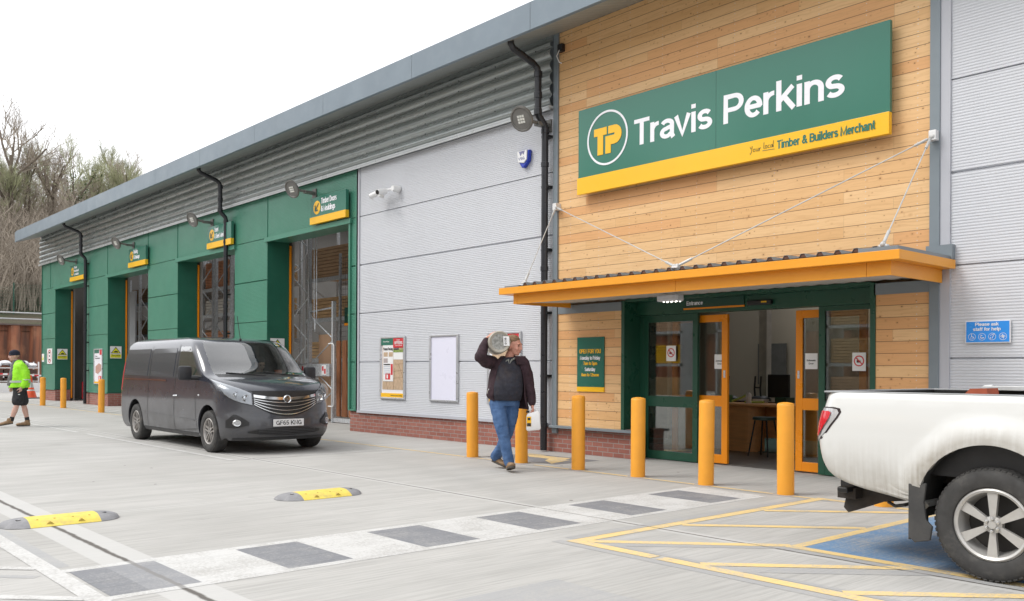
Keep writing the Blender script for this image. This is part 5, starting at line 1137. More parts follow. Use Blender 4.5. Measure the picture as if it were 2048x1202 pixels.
# window surrounds: black band around the windscreen foot, wipers, pillar rubber
vpatch('scuttle', black, -.80, .80, lambda y: 1.235, lambda y: 1.285, .006, V, nz=2)
vpatch('bonnet_shut_line', black, -.86, .86, lambda y: 1.012-.0*abs(y), lambda y: 1.022, .006, V, nz=1)
for y0, y1, z1 in ((-.62, .02, 1.31), (.05, .66, 1.33)):
    m = MB(); m.tube([(vfront(y1, 1.26)+.02, y1, 1.26), (vfront((y0+y1)/2, 1.285)+.025, (y0+y1)/2, 1.288), (vfront(y0, z1)+.02, y0, z1)], .008, 6); m.build('wiper', black, V)
m = MB(); m.box(.92, -.935, 1.22, .945, -.90, 1.72); m.box(.92, .90, 1.22, .945, .935, 1.72); m.v = [(x-(z-1.22)*.35, y*(1 if z < 1.5 else .935), z) for x, y, z in m.v]; m.each('window_bar', black, V)
m = MB(); m.tube([(.84, 0, 1.90), (.70, 0, 2.32)], .006, 6); m.lathe([(.025, 0), (.02, .02), (0, .03)], (.84, 0, 1.89), seg=12); m.build('aerial', black, V)
# cab interior
m = MB(); m.box(-.15, -.77, .55, -.05, .77, 1.82); m.box(-.1, -.9, .5, 1.6, .9, .6); m.build('cab_bulkhead', pm('cab_lining', (.05, .05, .052), .8), V)
m = MB(); m.prism([(1.0, .6), (1.0, 1.12), (1.15, 1.22), (1.52, 1.22), (1.55, .6)], -.85, .85); m.build('dashboard', black, V)
SEAT = pm('seat_cloth', (.035, .035, .04), .9, 0, .2, 30)
for y in (-.45, .12, .5):
    m = MB(); m.box(.25, y-.2, .62, .75, y+.2, .86); m.box(.1, y-.2, .8, .28, y+.2, 1.42); m.box(.1, y-.11, 1.45, .2, y+.11, 1.66); m.build('seat', SEAT, V, bevel=.04)
m = MB(); m.tube([(.92+.06*cos(a*pi/10), -.45+.18*sin(a*pi/10), 1.15+.17*cos(a*pi/10)) for a in range(21)], .014, 8); m.build('steering_wheel', black, V)
m = MB(); m.prism([(-2.5, .28), (2.3, .28), (2.3, .34), (-2.5, .34)], -.7, .7); m.build('underbody', black, V); m = MB(); m.box(-1.731-.05, -.8, .3, -1.731+.05, .8, .4); m.build('rear_axle', black, V)
for cx in (FXW, RXW):
    for s in (-1, 1):
        m = MB(); n = 20; m.add([(cx+.43*cos(pi*i/n), s*y, .37+.43*sin(pi*i/n)) for i in range(n+1) for y in (.62, .93)], [(2*i, 2*i+1, 2*i+3, 2*i+2) for i in range(n)]); m.quad(*[(cx+.43*cos(pi*i/n), s*.62, .37+.43*sin(pi*i/n)) for i in range(n+1)]); m.build('wheel_arch_liner', black, V, fixn=False)
for cx in (FXW, RXW):
    for s in (-1, 1): wheel(V, cx, s*.855, WZ, .345, .215, .225, s, 5, RIMV)
m = MB(); m.box(1.30, .20, 1.225, 1.47, .42, 1.23); tag(m.build('paper_sheet', WHITEP), 'white paper lying on the van dashboard behind the windscreen', 'paper'); PAPER = bpy.data.objects['paper_sheet']
m = MB(); m.box(1.22, .48, 1.225, 1.30, .58, 1.36); tag(m.build('orange_carton', pm('orange_card', (.8, .15, .04), .5)), 'small orange carton standing on the van dashboard', 'carton'); CARTON = bpy.data.objects['orange_carton']
VS = .937; VLOC = (-15.155, 6.625, 0)
for o_ in (V, PAPER, CARTON): o_.scale = (VS,)*3; o_.location = VLOC; o_.rotation_euler.z = R(-.6)
# ================= the white pickup (world scale, built round its near rear wheel) =================
TW = NT('dirty_white_pickup_paint'); _x, _y, _z = TW.sep(TW.obj)[:3]
_n = TW.noise(TW.obj, 3.2, 6, .65); _st = TW.noise(TW.map(TW.obj, (22, 1, 1.2)), 1.5, 4, .6)
_low = TW.m('ADD', TW.ramp(_z, .86, .42), TW.m('MULTIPLY', TW.ramp(TW.m('ABSOLUTE', TW.m('SUBTRACT', TW.m('SQRT', TW.m('ADD', TW.m('POWER', TW.m('ADD', _x, 2.2), 2), TW.m('POWER', TW.m('SUBTRACT', _z, .42), 2))), .46)), .14, .0), .75), clamp=True)
_f = TW.m('MULTIPLY', _low, TW.ramp(TW.m('ADD', TW.m('MULTIPLY', _n, .65), TW.m('MULTIPLY', _st, .35)), .30, .58), clamp=True)
TW.set(col=TW.mix(TW.m('MULTIPLY', _f, .72), (.66, .665, .65), (.24, .205, .155)), rough=TW.ramp(_f, 0, 1, .28, .75), coat=TW.ramp(_f, 0, 1, .8, 0)); TWHITE = TW.mat
T = empty('pickup_truck', (0, 0, 0), 'dirty white pickup truck parked over the blue bay, cut off by the right edge', 'pickup truck')
TXR = [(.40, -2.62), (.44, -2.80), (.49, -3.10), (.54, -3.27), (.60, -3.345), (.70, -3.385), (.84, -3.405), (.95, -3.39), (1.05, -3.365), (1.10, -3.35), (1.13, -3.345), (1.145, -3.33)]
THW = [(.40, .80), (.46, .84), (.56, .868), (.72, .885), (.90, .885), (1.05, .872), (1.12, .862), (1.145, .845)]
TCY = 6.735
def tout(z, x1=-1.42, half=True):
    xr = curve(TXR, z); w_ = curve(THW, z); d = .16; P = [(xr, -(w_-d)*i/4) for i in range(5)]
    for i in range(1, 9): a = pi/2*i/8; P.append((xr+d*.8*(1-cos(a)), -(w_-d)-d*sin(a)))
    x0 = xr+d*.8; n = 60
    for i in range(1, n+1): P.append((x0+(x1-x0)*i/n, -w_))
    return P
TZ = [.40, .42, .44, .46, .49, .52, .555]+[round(.59+.03*i, 3) for i in range(18)]+[1.115, 1.13, 1.14, 1.145]
m = MB(); P = []
for z in TZ:
    r_ = tout(z); P += [(x, y+TCY, z) for x, y in r_]
L = len(r_); F = [(k*L+i, k*L+i+1, (k+1)*L+i+1, (k+1)*L+i) for k in range(len(TZ)-1) for i in range(L-1)]
m.add(P, F)
P2 = [(x, 2*TCY-y, z) for x, y, z in P]; m.add(P2, [f[::-1] for f in F])
bedo = m.build('bed_body', TWHITE, T, fixn=False)
# flare the skin outward round the arch before cutting it
for v in bedo.data.vertices:
    d = math.hypot(v.co.x+2.205, v.co.z-.40)
    if abs(v.co.y-TCY) > .78 and d < .66: 
        k = max(0, 1-abs(d-.47)/.17); v.co.y += (-1 if v.co.y < TCY else 1)*.035*k*k*(3-2*k)
snap_arch(bedo.data, [(-2.205, .40)], .445, lambda f: abs(f.normal.y) > .5)
md = bedo.modifiers.new('s', 'SOLIDIFY'); md.thickness = .035; md.offset = -1; bake(bedo); shade(bedo, 45)
m = MB(); w_ = .845
m.box(-3.33, TCY-w_, 1.143, -1.42, TCY-w_+.06, 1.155); m.box(-3.33, TCY+w_-.06, 1.143, -1.42, TCY+w_, 1.155); m.box(-3.33, TCY-w_+.06, 1.143, -3.27, TCY+w_-.06, 1.155)
m.each('bed_rail_cap', pm('bed_rail_plastic', (.30, .31, .32), .45), T, bevel=.004)
m = MB(); m.box(-3.27, TCY-.78, .62, -1.42, TCY+.78, .66); m.box(-3.27, TCY-.785, .66, -1.42, TCY-.77, 1.14); m.box(-3.27, TCY+.77, .66, -1.42, TCY+.785, 1.14); m.box(-1.44, TCY-.8, .6, -1.40, TCY+.8, 1.16); m.box(-3.30, TCY-.78, .66, -3.27, TCY+.78, 1.14); m.each('bed_liner', BLACK, T)
m = MB(); m.box(-2.86, TCY+.70, 1.15, -1.5, TCY+.80, 1.185); m.tube([(-2.88, TCY+.75, 1.12), (-2.86, TCY+.75, 1.18), (-2.80, TCY+.75, 1.185)], .012, 6); m.build('load_rail', pm('grey_rail', (.55, .56, .56), .35), T, bevel=.006)
for (x0, x1, y) in ((-2.66, -2.50, 6.60), (-2.16, -1.98, 6.62), (-2.3, -2.2, 6.9)):
    m = MB(); m.prism([(x0, 1.06), (x0, 1.135), (x0+.04, 1.175), (x1-.01, 1.18), (x1, 1.12), (x1, 1.06)], y, y+.2); tag(m.build('clay_brick', pm('orange_clay', (.42, .10, .05), .8, 0, .15, 15)), 'orange clay block lying in the pickup bed', 'brick', 'clay blocks in the pickup bed')
    m = MB(); m.box(x0-.02, y+.02, .662, x1+.02, y+.22, 1.06); tag(m.build('rubble_block', STONE), 'pile of pale blocks in the pickup bed', 'rubble', 'rubble in the pickup bed')
# rear lamp wraps the corner
for s in (-1, 1):
    def tl(name, mat, off, pts, par=T, s=s, lim=0):
        "pts: (z, a0, a1): a in 0..1 from the rear-most corner round to the flank, beyond 1 runs forward along the flank"
        m = MB(); P = []; n = 10
        for z, a0, a1 in pts:
            xr = curve(TXR, z); w_ = curve(THW, z); d = .16
            for i in range(n+1):
                a = a0+(a1-a0)*i/n
                if a <= 1: t_ = pi/2*a; x = xr+d*.8*(1-cos(t_))-off*cos(t_); y = (w_-d)+d*sin(t_)+off*sin(t_)
                else: x = xr+d*.8+(a-1)*.25; y = w_+off
                P.append((x, TCY+s*y, z))
        F = [(k*(n+1)+i, k*(n+1)+i+1, (k+1)*(n+1)+i+1, (k+1)*(n+1)+i) for k in range(len(pts)-1) for i in range(n)]
        m.add(P, F); return m.build(name, mat, par, smooth=True, ang=180)
    o = tl('tail_lamp', pm('dark_gap', (.02, .01, .01), .4), .002, [(.785, .25, .45), (.82, .2, .75), (.87, .2, .98), (.92, .2, 1.10), (.97, .2, 1.22), (1.01, .2, 1.27), (1.035, .22, 1.20), (1.043, .3, 1.0)])
    tl('chrome_surround', pm('lamp_grey_chrome', (.55, .55, .56), .2, .5), .006, [(.795, .25, .42), (.83, .2, .68), (.87, .2, .92), (.92, .2, 1.04), (.97, .2, 1.16), (1.005, .2, 1.21), (1.028, .22, 1.13), (1.035, .3, .95)], o)
    tl('red_lens', pm('red_lens_plastic', (.55, .01, .02), .1, 0, .1, 20, coat=1), .014, [(.835, .52, .58), (.87, .50, .72), (.915, .50, .84), (.935, .44, .90), (.97, .44, .97), (1.005, .46, .98), (1.015, .52, .9)], o)
    tl('clear_lens', pm('clear_lens', (.62, .60, .60), .08, .4), .013, [(.84, .22, .40), (.90, .22, .42), (.925, .22, .36), (.95, .22, .38), (1.0, .22, .40)], o)
# wheels, arch liner, mudflap, chassis
RIMT = pm('silver_alloy', (.50, .49, .47), .33, .35, .08, 10, dirt=.4, dcol=(.36, .33, .28), dsc=7)
def twheel(x, s):
    r_, w_, rw = .352, .245, .222
    W_ = wheel(T, x, TCY+s*.745, r_, r_, rw, w_, s, 6, RIMT, arms=1, nuts=6)
    return W_
for x in (-2.205, .55):
    for s in (-1, 1): twheel(x, s)
    for s in (-1, 1):
        m = MB(); n = 24; cx = x; m.add([(cx+.46*cos(pi*i/n-.12), TCY+s*y, .40+.46*sin(pi*i/n-.12)) for i in range(-0, n+3) for y in (.50, .86)], [(2*i, 2*i+1, 2*i+3, 2*i+2) for i in range(n+2)]); m.quad(*[(cx+.46*cos(pi*i/n-.12), TCY+s*.50, .40+.46*sin(pi*i/n-.12)) for i in range(n+3)]); m.build('wheel_arch_liner', pm('liner_plastic', (.03, .029, .027), .8, dirt=.5, dcol=(.09, .08, .07)), T, fixn=False)
for s in (-1, 1):
    m = MB(); m.v = []; 
    P = [(-2.70, .565), (-2.70, .22), (-2.66, .185), (-2.56, .21), (-2.545, .30), (-2.585, .34), (-2.60, .45), (-2.585, .575)]
    m.prism(P, TCY+s*.90, TCY+s*.875); m.box(-2.70, TCY+s*.62, .20, -2.688, TCY+s*.90, .56); m.build('mud_flap', pm('mudflap_rubber', (.045, .045, .045), .7, dirt=.4, dcol=(.12, .11, .1)), T, bevel=.006)
m = MB(); m.box(-3.3, TCY-.5, .42, 1.3, TCY-.4, .54); m.box(-3.3, TCY+.4, .42, 1.3, TCY+.5, .54); m.box(-2.25, TCY-.7, .30, -2.16, TCY+.7, .39); m.box(.5, TCY-.7, .30, .6, TCY+.7, .39); m.each('chassis_rail', BLACK, T)
m = MB(); m.prism([(-3.33, .37), (-3.345, .30), (-3.31, .265), (-3.22, .30), (-3.05, .37), (-2.86, .40), (-2.86, .44), (-3.20, .46)], 6.20, 6.24); m.prism([(-3.34, .38), (-3.34, .44), (-3.20, .46), (-3.20, .38)], 6.1, 7.3)
tb = m.build('tow_bracket', pm('brown_black_steel', (.03, .024, .02), .75, dirt=.4, dcol=(.08, .06, .05)), T, bevel=.004)
m = MB(); m.tube([(-2.96, 6.1, .39), (-2.9, 6.08, .37), (-2.82, 6.05, .39), (-2.75, 6.1, .42)], .012, 6); m.build('cable_loop', BLACK, T); m = MB(); m.box(-3.40, 6.25, .43, -3.30, 6.62, .50); m.box(-3.30, 6.02, .43, -3.22, 6.3, .47); m.build('bumper_bracket', BLACK, T, bevel=.01)
# cab and bonnet ahead of the frame edge
CXF = [(.40, 1.44), (.6, 1.50), (.9, 1.46), (1.02, 1.30), (1.10, .95), (1.16, .62), (1.40, .30), (1.58, .02), (1.66, -.3), (1.69, -.7)]
CXR = [(.40, -1.38), (1.1, -1.38), (1.60, -1.30), (1.66, -1.15), (1.69, -.95)]
CHW = [(.40, .80), (.6, .87), (.95, .875), (1.1, .85), (1.2, .80), (1.5, .70), (1.62, .62), (1.67, .45), (1.69, .05)]
CZ = [.40+.05*i for i in range(15)]+[1.12, 1.16]+[1.21+.05*i for i in range(8)]+[1.60, 1.63, 1.66, 1.68, 1.69]
P = []; 
for z in CZ:
    xf, xr, w_ = curve(CXF, z), curve(CXR, z), curve(CHW, z); d = .4; ring = []
    for i in range(5): ring.append((xr, -w_*i/4))
    n = 40
    for i in range(1, n+1): ring.append((xr+(xf-d-xr)*i/n, -w_))
    for i in range(1, 13): a = pi/2*i/12; ring.append((xf-d+d*sin(a)**(.8), -w_*cos(a)**.8))
    P.append(ring)
L = len(P[0]); bb, gg = [], []
for k in range(len(CZ)-1):
    for i in range(L-1):
        f = [(P[k][i], CZ[k]), (P[k][i+1], CZ[k]), (P[k+1][i+1], CZ[k+1]), (P[k+1][i], CZ[k+1])]
        cx = sum(p[0][0] for p in f)/4; cz = sum(p[1] for p in f)/4
        isg = 1.16 < cz < 1.58 and (i >= 5+40+2 or (7 < i < 5+38 and abs(cx+.55) > .03))
        for s in (1, -1):
            q = [(p[0][0], TCY+s*p[0][1], p[1]) for p in f]
            (gg if isg else bb).append(q if s == 1 else q[::-1])
for nm, FF, mt in (('cab_body', bb, TWHITE), ('cab_glass', gg, VGLASS)):
    m = MB()
    for q in FF: m.add(q, [(0, 1, 2, 3)])
    me = m.mesh(nm, mt); b = bmesh.new(); b.from_mesh(me); bmesh.ops.remove_doubles(b, verts=b.verts, dist=.0005); b.to_mesh(me); b.free()
    o = bpy.data.objects.new(nm, me); COL.objects.link(o); o.parent = T
    if nm == 'cab_body': snap_arch(me, [(.55, .40)], .44, lambda f: abs(f.normal.y) > .5)
    shade(o, 45)
m = MB(); m.box(-.9, TCY-.6, .7, -.75, TCY+.6, 1.35); m.box(-.2, TCY-.55, .7, -.05, TCY-.1, 1.35); m.box(-.2, TCY+.1, .7, -.05, TCY+.55, 1.35); m.each('seat', SEAT, T, bevel=.04)
for s in (-1, 1): m = MB(); m.box(.28, TCY+s*.86, 1.12, .36, TCY+s*1.05, 1.30); m.build('door_mirror', WHITEP, T, bevel=.03)
for s in (-1, 1): m = MB(); m.ell((1.40, TCY+s*.66, .88), (.10, .16, .09)); m.build('headlight', LAMPIN, T, smooth=True)
m = MB(); m.box(1.46, TCY-.4, .72, 1.50, TCY+.4, .92); m.build('grille', BLACK, T, bevel=.02); m = MB(); m.tube([(-.4, TCY-.88, .98), (-.22, TCY-.88, .98)], .015, 8); m.tube([(-1.1, TCY-.88, .98), (-.94, TCY-.88, .98)], .015, 8); m.each('door_handle', CHROME, T)
# ---------------- people ----------------
SKIN = pm('weathered_skin', (.56, .27, .20), .55, 0, .10, 30, dirt=.35, dcol=(.52, .17, .13), dsc=9); SKINP = pm('pale_skin', (.56, .34, .27), .55, 0, .08, 25)
def denim(): 
    t = NT('blue_denim'); n = t.noise(t.obj, 9, 5, .6); f = t.noise(t.obj, 220, 2); m_ = t.noise(t.obj, 4.5, 6, .7)
    c = t.mix(t.ramp(n, .35, .65), (.035, .085, .20), (.085, .165, .33)); c = t.mix(t.m('MULTIPLY', t.ramp(m_, .60, .70), .6), c, (.26, .24, .18)); t.bump(f, .3, .002); return t.set(col=c, rough=.85)
DENIM = denim()
PLUM = pm('plum_fleece', (.034, .016, .022), .9, 0, .35, 14, bump=.3, bsc=120); NAVY = pm('navy_jersey', (.022, .023, .034), .85, 0, .3, 12, bump=.2, dirt=.6, dcol=(.05, .03, .02), dsc=4)
SHOE = pm('tan_leather', (.24, .15, .08), .7, 0, .2, 20, bump=.3); SOLE = pm('shoe_sole', (.07, .06, .05), .8)
HIVIS = pm('hi_vis_lime', (.33, .80, .02), .6, 0, .12, 7, bump=.3, bsc=18); HTAPE = pm('reflective_tape', (.50, .53, .50), .35, .3); HOOD = pm('grey_hoodie', (.12, .12, .115), .9, 0, .2, 12)
SHORTS = pm('dark_work_shorts', (.022, .022, .024), .85, 0, .3, 10, bump=.3); SOCK = pm('dark_sock', (.02, .02, .022), .9); BEANIE = pm('navy_beanie', (.008, .010, .025), .9, 0, .2, 30, bump=.5, bsc=90); HAIR = pm('sandy_hair', (.20, .12, .065), .8, 0, .4, 40, bump=.6, bsc=80); DHAIR = pm('dark_hair', (.02, .014, .01), .7, 0, .4, 40)
EYE = pm('dark_eye', (.02, .015, .012), .2); LIP = pm('lip', (.40, .10, .08), .5)
def head(mb, c, yaw, pitch=0, s=1.0):
    "yaw 0 faces local -Y; returns the frame"
    M_ = Matrix.Rotation(yaw, 3, 'Z') @ Matrix.Rotation(pitch, 3, 'X'); c = Vector(c)
    P = lambda x, y, z: c + M_ @ Vector((x, y, z))*s
    E_ = lambda p, r: mb.ell(P(*p), tuple(q*s for q in r), M_, 18, 12)
    E_((0, .018, .030), (.078, .098, .092)); E_((0, -.022, -.02), (.064, .070, .088)); E_((0, -.040, -.075), (.044, .042, .040)); E_((0, -.060, -.098), (.024, .022, .018))
    E_((0, -.098, -.022), (.014, .020, .024)); E_((0, -.094, .002), (.010, .016, .030)); E_((0, -.076, .032), (.052, .018, .013))
    for q in (-1, 1): E_((q*.078, .012, -.012), (.012, .020, .032)); E_((q*.038, -.062, -.032), (.024, .022, .024)); E_((q*.012, -.092, -.034), (.010, .012, .009))
    E_((0, -.082, -.060), (.026, .014, .008)); E_((0, -.080, -.072), (.022, .014, .008))
    return P, M_
def face(parent, P, M_, s=1.0):
    m = MB()
    for q in (-1, 1): m.ell(P(q*.031, -.080, .008), (.013*s, .007*s, .006*s), M_, 10, 6)
    m.each('eye', EYE, parent); m = MB(); m.ell(P(0, -.0955, -.065), (.022*s, .004*s, .004*s), M_, 10, 6); m.build('mouth', LIP, parent)
    m = MB()
    for q in (-1, 1): m.ell(P(q*.033, -.090, .030), (.020*s, .005*s, .005*s), M_, 10, 6)
    m.each('eyebrow', HAIR, parent)
def hand(mb, w, d, n, side, curl=.6, s=1.0):
    "w wrist, d direction along the palm, n palm normal (fingers curl towards it), side = +1/-1 thumb side"
    w, d, n = Vector(w), Vector(d).normalized(), Vector(n).normalized(); n = (n-d*n.dot(d)).normalized(); u = d.cross(n)*side
    mb.cap([w-d*.02*s, w+d*.03*s, w+d*.085*s], [(.030*s, .020*s), (.040*s, .018*s), (.042*s, .015*s)], 12) if False else None
    R_ = Matrix((u, n, d)).transposed(); mb.ell(w+d*.05*s, (.042*s, .017*s, .055*s), R_, 14, 10); mb.ell(w+d*.0*s, (.030*s, .022*s, .035*s), R_, 12, 8)
    for i, L in enumerate((.068, .076, .071, .056)):
        b = w+d*.088*s+u*(.030-.020*i)*s; a1 = curl*.5; a2 = curl*1.3; a3 = curl*2.0; p = [b-d*.02*s, b]
        for a, l in ((a1, .45), (a2, .32), (a3, .26)): p.append(p[-1]+(d*cos(a)+n*sin(a))*L*l*1.05*s)
        mb.cap(p, [.0105*s, .0100*s, .0092*s, .0085*s, .0075*s], 10)
    b = w+d*.025*s+u*.034*s; p = [b-u*.01, b+(u*.6+d*.7+n*.3).normalized()*.032*s]; p.append(p[-1]+(u*.25+d*.8+n*.6).normalized()*.030*s); p.append(p[-1]+(d*.8+n*.8).normalized()*.024*s)
    mb.cap(p, [.014*s, .0125*s, .011*s, .009*s], 10)
def shoe(name, heel, toe, upd, parent, s=1.0, hi=0, lift=0):
    heel, toe = Vector(heel), Vector(toe); d = (toe-heel).normalized(); u = Vector(upd); u = (u-d*u.dot(d)).normalized(); r = d.cross(u); L = (toe-heel).length
    Rm = Matrix((r, d, u)).transposed(); m = MB()
    P = lambda a, b, c: heel+r*a+d*b*L+u*c
    m.ell(P(0, .16, .045), (.036*s, .05*s, .042*s), Rm); m.ell(P(0, .45, .045), (.038*s, .09*s, .038*s), Rm); m.ell(P(.003, .78, .036), (.046*s, .07*s, .032*s), Rm); m.ell(P(0, .22, .085), (.040*s, .048*s, .05*s), Rm)
    if hi: m.tube([P(0, .2, .06), P(0, .16, .10+hi)], [.043*s, .046*s], 16)
    o = fuse(m, name, SHOE, parent, .006, 2)
    m = MB(); n = 14; out = []
    for i in range(n*2):
        a = 2*pi*i/(n*2); b = .5-.53*cos(a); w_ = (.036+.012*(b > .5))*s*min(1, abs(sin(a))**.6); out.append((w_*(1 if sin(a) > 0 else -1), b))
    vs = [P(a, b, -.002) for a, b in out]+[P(a, b, .02) for a, b in out]; k = len(out)
    m.add(vs, [tuple(range(k)), tuple(range(2*k-1, k-1, -1))]+[(i, (i+1) % k, (i+1) % k+k, i+k) for i in range(k)]); m.build('sole', SOLE, o); return o
def torso(mb, rings, seg=28):
    "rings: (cx, cy, z, rx, ry)"
    vs = []
    for cx, cy, z, rx, ry in rings:
        for k in range(seg):
            a = 2*pi*k/seg; c_, s_ = cos(a), sin(a); vs.append((cx+rx*abs(c_)**.85*(1 if c_ > 0 else -1), cy+ry*abs(s_)**.85*(1 if s_ > 0 else -1), z))
    n = len(rings); mb.add(vs, [(i*seg+k, i*seg+(k+1) % seg, (i+1)*seg+(k+1) % seg, (i+1)*seg+k) for i in range(n-1) for k in range(seg)]+[tuple(range(seg-1, -1, -1)), tuple((n-1)*seg+k for k in range(seg))])
# --- the man with the cylinder: local x = picture right, y away from the camera
A_ = empty('person', (0, 0, 0), 'man in dark open jacket and jeans walking with a cylinder on his shoulder', 'person')
SH_R, EL_R, WR_R = (-.16, .03, 1.385), (-.30, -.13, 1.455), (-.225, -.06, 1.675)
SH_L, EL_L, WR_L = (.235, .03, 1.375), (.315, .05, 1.10), (.355, -.03, .865)
HIPA, KNA, ANA = (-.085, .0, .87), (-.010, -.08, .49), (.070, -.10, .095)
HIPB, KNB, ANB = (.095, .04, .87), (.045, .14, .47), (-.125, .36, .125)
b = MB(); Ph, Mh = head(b, (.125, -.02, 1.60), R(62), R(8), 1.04)
b.cap([(.045, .03, 1.38), (.085, .01, 1.50)], [.068, .060]); torso(b, [(.01, .02, .84, .16, .11), (.02, .0, 1.0, .18, .13), (.03, .0, 1.2, .18, .12), (.04, .01, 1.36, .16, .09), (.04, .01, 1.43, .09, .06)])
for S_, E_, W_ in ((SH_R, EL_R, WR_R), (SH_L, EL_L, WR_L)): b.cap([S_, E_, W_], [.055, .042, .028])
for S_, E_, W_ in ((HIPA, KNA, ANA), (HIPB, KNB, ANB)): b.cap([S_, E_, W_], [.085, .055, .038])
hand(b, (-.215, -.055, 1.70), (.55, -.12, .50), (.45, .1, -.9), -1, .55); hand(b, (.360, -.035, .835), (.10, -.05, -1), (-.9, -.2, 0), -1, 1.25)
bo = fuse(b, 'body', SKIN, A_, .0065, 2); face(bo, Ph, Mh, 1.04)
m = MB(); m.ell(Ph(0, .026, .062), (.083, .096, .078), Mh, 20, 14); m.ell(Ph(0, .07, .0), (.074, .055, .07), Mh, 16, 10)
for q in (-1, 1): m.ell(Ph(q*.066, .03, .01), (.016, .045, .05), Mh, 12, 8)
fuse(m, 'hair', HAIR, A_, .006, 1, .004, 60)
m = MB(); torso(m, [(.0, .02, .83, .170, .125), (.005, .02, .88, .178, .13), (.01, .02, .95, .175, .13)])
m.cap([HIPA, (-.055, -.05, .68), KNA, (.03, -.085, .28), (.066, -.085, .115)], [.106, .094, .076, .068, .070], 18); m.cap([HIPB, (.085, .09, .68), KNB, (-.03, .25, .29), (-.105, .34, .15)], [.104, .092, .074, .066, .068], 18)
fuse(m, 'jeans', DENIM, A_, .009, 2, .014, 8)
m = MB(); torso(m, [(.03, -.01, .90, .185, .150), (.035, -.025, .98, .200, .175), (.04, -.03, 1.08, .200, .18), (.045, -.02, 1.2, .19, .155), (.045, .0, 1.32, .17, .12), (.045, .01, 1.40, .12, .09), (.055, .01, 1.455, .075, .07)])
sh = fuse(m, 'shirt', NAVY, A_, .010, 3, .005, 9)
m = MB(); m.tube([(.02, -.068, 1.40), (.055, -.078, 1.425), (.06, -.085, 1.36), (.095, -.078, 1.42), (.135, -.055, 1.44)], [.012, .012, .010, .012, .012], 8); m.build('shirt_collar', pm('checked_collar', (.28, .29, .26), .8, 0, .5, 60), sh, smooth=True)
m = MB(); m.box(.058, -.175, 1.08, .066, -.165, 1.36); m.v = [(a, b_+(c-1.1)*.30, c) for a, b_, c in m.v]; m.build('zip', SILVER, sh)
# open jacket: shell with a gap at the front, arms, collar
m = MB(); JR = [(.80, .05, .0, .265, .165, -.34, .155), (.86, .035, .0, .270, .175, -.30, .15), (.95, .025, .0, .262, .185, -.24, .155), (1.05, .03, .0, .248, .19, -.16, .165), (1.18, .035, .0, .236, .17, -.08, .17), (1.30, .04, .01, .220, .145, -.03, .14), (1.385, .04, .02, .175, .115, .0, .12), (1.44, .05, .02, .115, .088, .01, .09), (1.475, .055, .02, .100, .080, .02, .08)]
seg = 44; P = []
for z, cx, cy, rx, ry, gl_, gr_ in JR:
    a0 = -pi/2+1.0*(gr_+.03)/.16; a1 = 1.5*pi-.62-(gl_*-.35)
    for k in range(seg+1):
        a = a0+(a1-a0)*k/seg; zz = z
        if z < .9: zz = z+.12*max(0, cos(a+pi))-.02*max(0, cos(a))
        P.append((cx+rx*cos(a)+(.05*max(0, cos(a))*(1.05-z) if z < 1.05 else 0), cy+ry*sin(a), zz))
m.add(P, [(j*(seg+1)+k, j*(seg+1)+k+1, (j+1)*(seg+1)+k+1, (j+1)*(seg+1)+k) for j in range(len(JR)-1) for k in range(seg)])
jk = m.build('jacket', PLUM, A_, fixn=True, solid=.016)
sb = jk.modifiers.new('u', 'SUBSURF'); sb.levels = 1; bake(jk)
for v in jk.data.vertices:
    q = v.co; d_ = noise.noise(Vector((q.x*8, q.y*8, q.z*5)))*.012; v.co = q+Vector((q.x-.03, q.y, 0)).normalized()*d_
shade(jk, 180)
m = MB(); m.cap([SH_R, (-.235, -.06, 1.40), EL_R, (-.262, -.095, 1.58), (-.232, -.065, 1.655)], [.090, .086, .080, .062, .050], 18); fuse(m, 'sleeve', PLUM, jk, .009, 3, .010, 10)
m = MB(); m.cap([SH_L, (.285, .04, 1.24), EL_L, (.345, .01, .97), (.358, -.03, .875)], [.088, .082, .074, .060, .050], 18); fuse(m, 'sleeve', PLUM, jk, .009, 3, .010, 10)
m = MB(); m.box(.16, -.10, 1.36, .30, -.085, 1.47); m.v = [(a+(c-1.36)*-.25, b_+(a-.16)*.45, c) for a, b_, c in m.v]; m.build('collar_flap', PLUM, jk, bevel=.006)
m = MB(); m.tube([(-.215, -.10, .99), (-.205, -.11, 1.03), (-.19, -.115, 1.05)], .006, 6); m.build('pocket_zip', SILVER, jk)
shoe('shoe', (.055, -.075, .012), (.115, -.31, .075), (0, .15, 1), A_, 1.05); shoe('shoe', (-.155, .375, .075), (.02, .235, .012), (.2, .2, 1), A_, 1.05)
# belt gas cylinder on the shoulder
G_ = empty('gas_cylinder', (0, 0, 0), 'grey beige cylinder with a white label 0116 carried on the man\'s shoulder', 'cylinder')
CM = pm('worn_beige_cylinder', (.40, .37, .31), .5, .1, .12, 9, dirt=.4, dcol=(.2, .19, .17), dsc=6)
d = Vector((-.10, 1, -.03)).normalized(); c0 = Vector((-.060, -.20, 1.645)); R3 = d.to_track_quat('Z', 'Y').to_matrix()
def CT(mb): mb.v = [tuple(c0+R3 @ Vector(v)) for v in mb.v]; return mb
m = MB(); m.lathe([(0, .022), (.095, .018), (.112, .006), (.128, 0), (.138, .008), (.142, .03), (.142, .52), (.12, .58), (.06, .62), (.03, .63), (.03, .68), (0, .68)], seg=40); CT(m).build('cylinder_body', CM, G_, smooth=True)
m = MB(); m.lathe([(.0, .019), (.105, .0135)], seg=32); CT(m).build('scuffed_end', pm('scuffed_grey_end', (.30, .30, .28), .5, .2, .4, 30), G_)
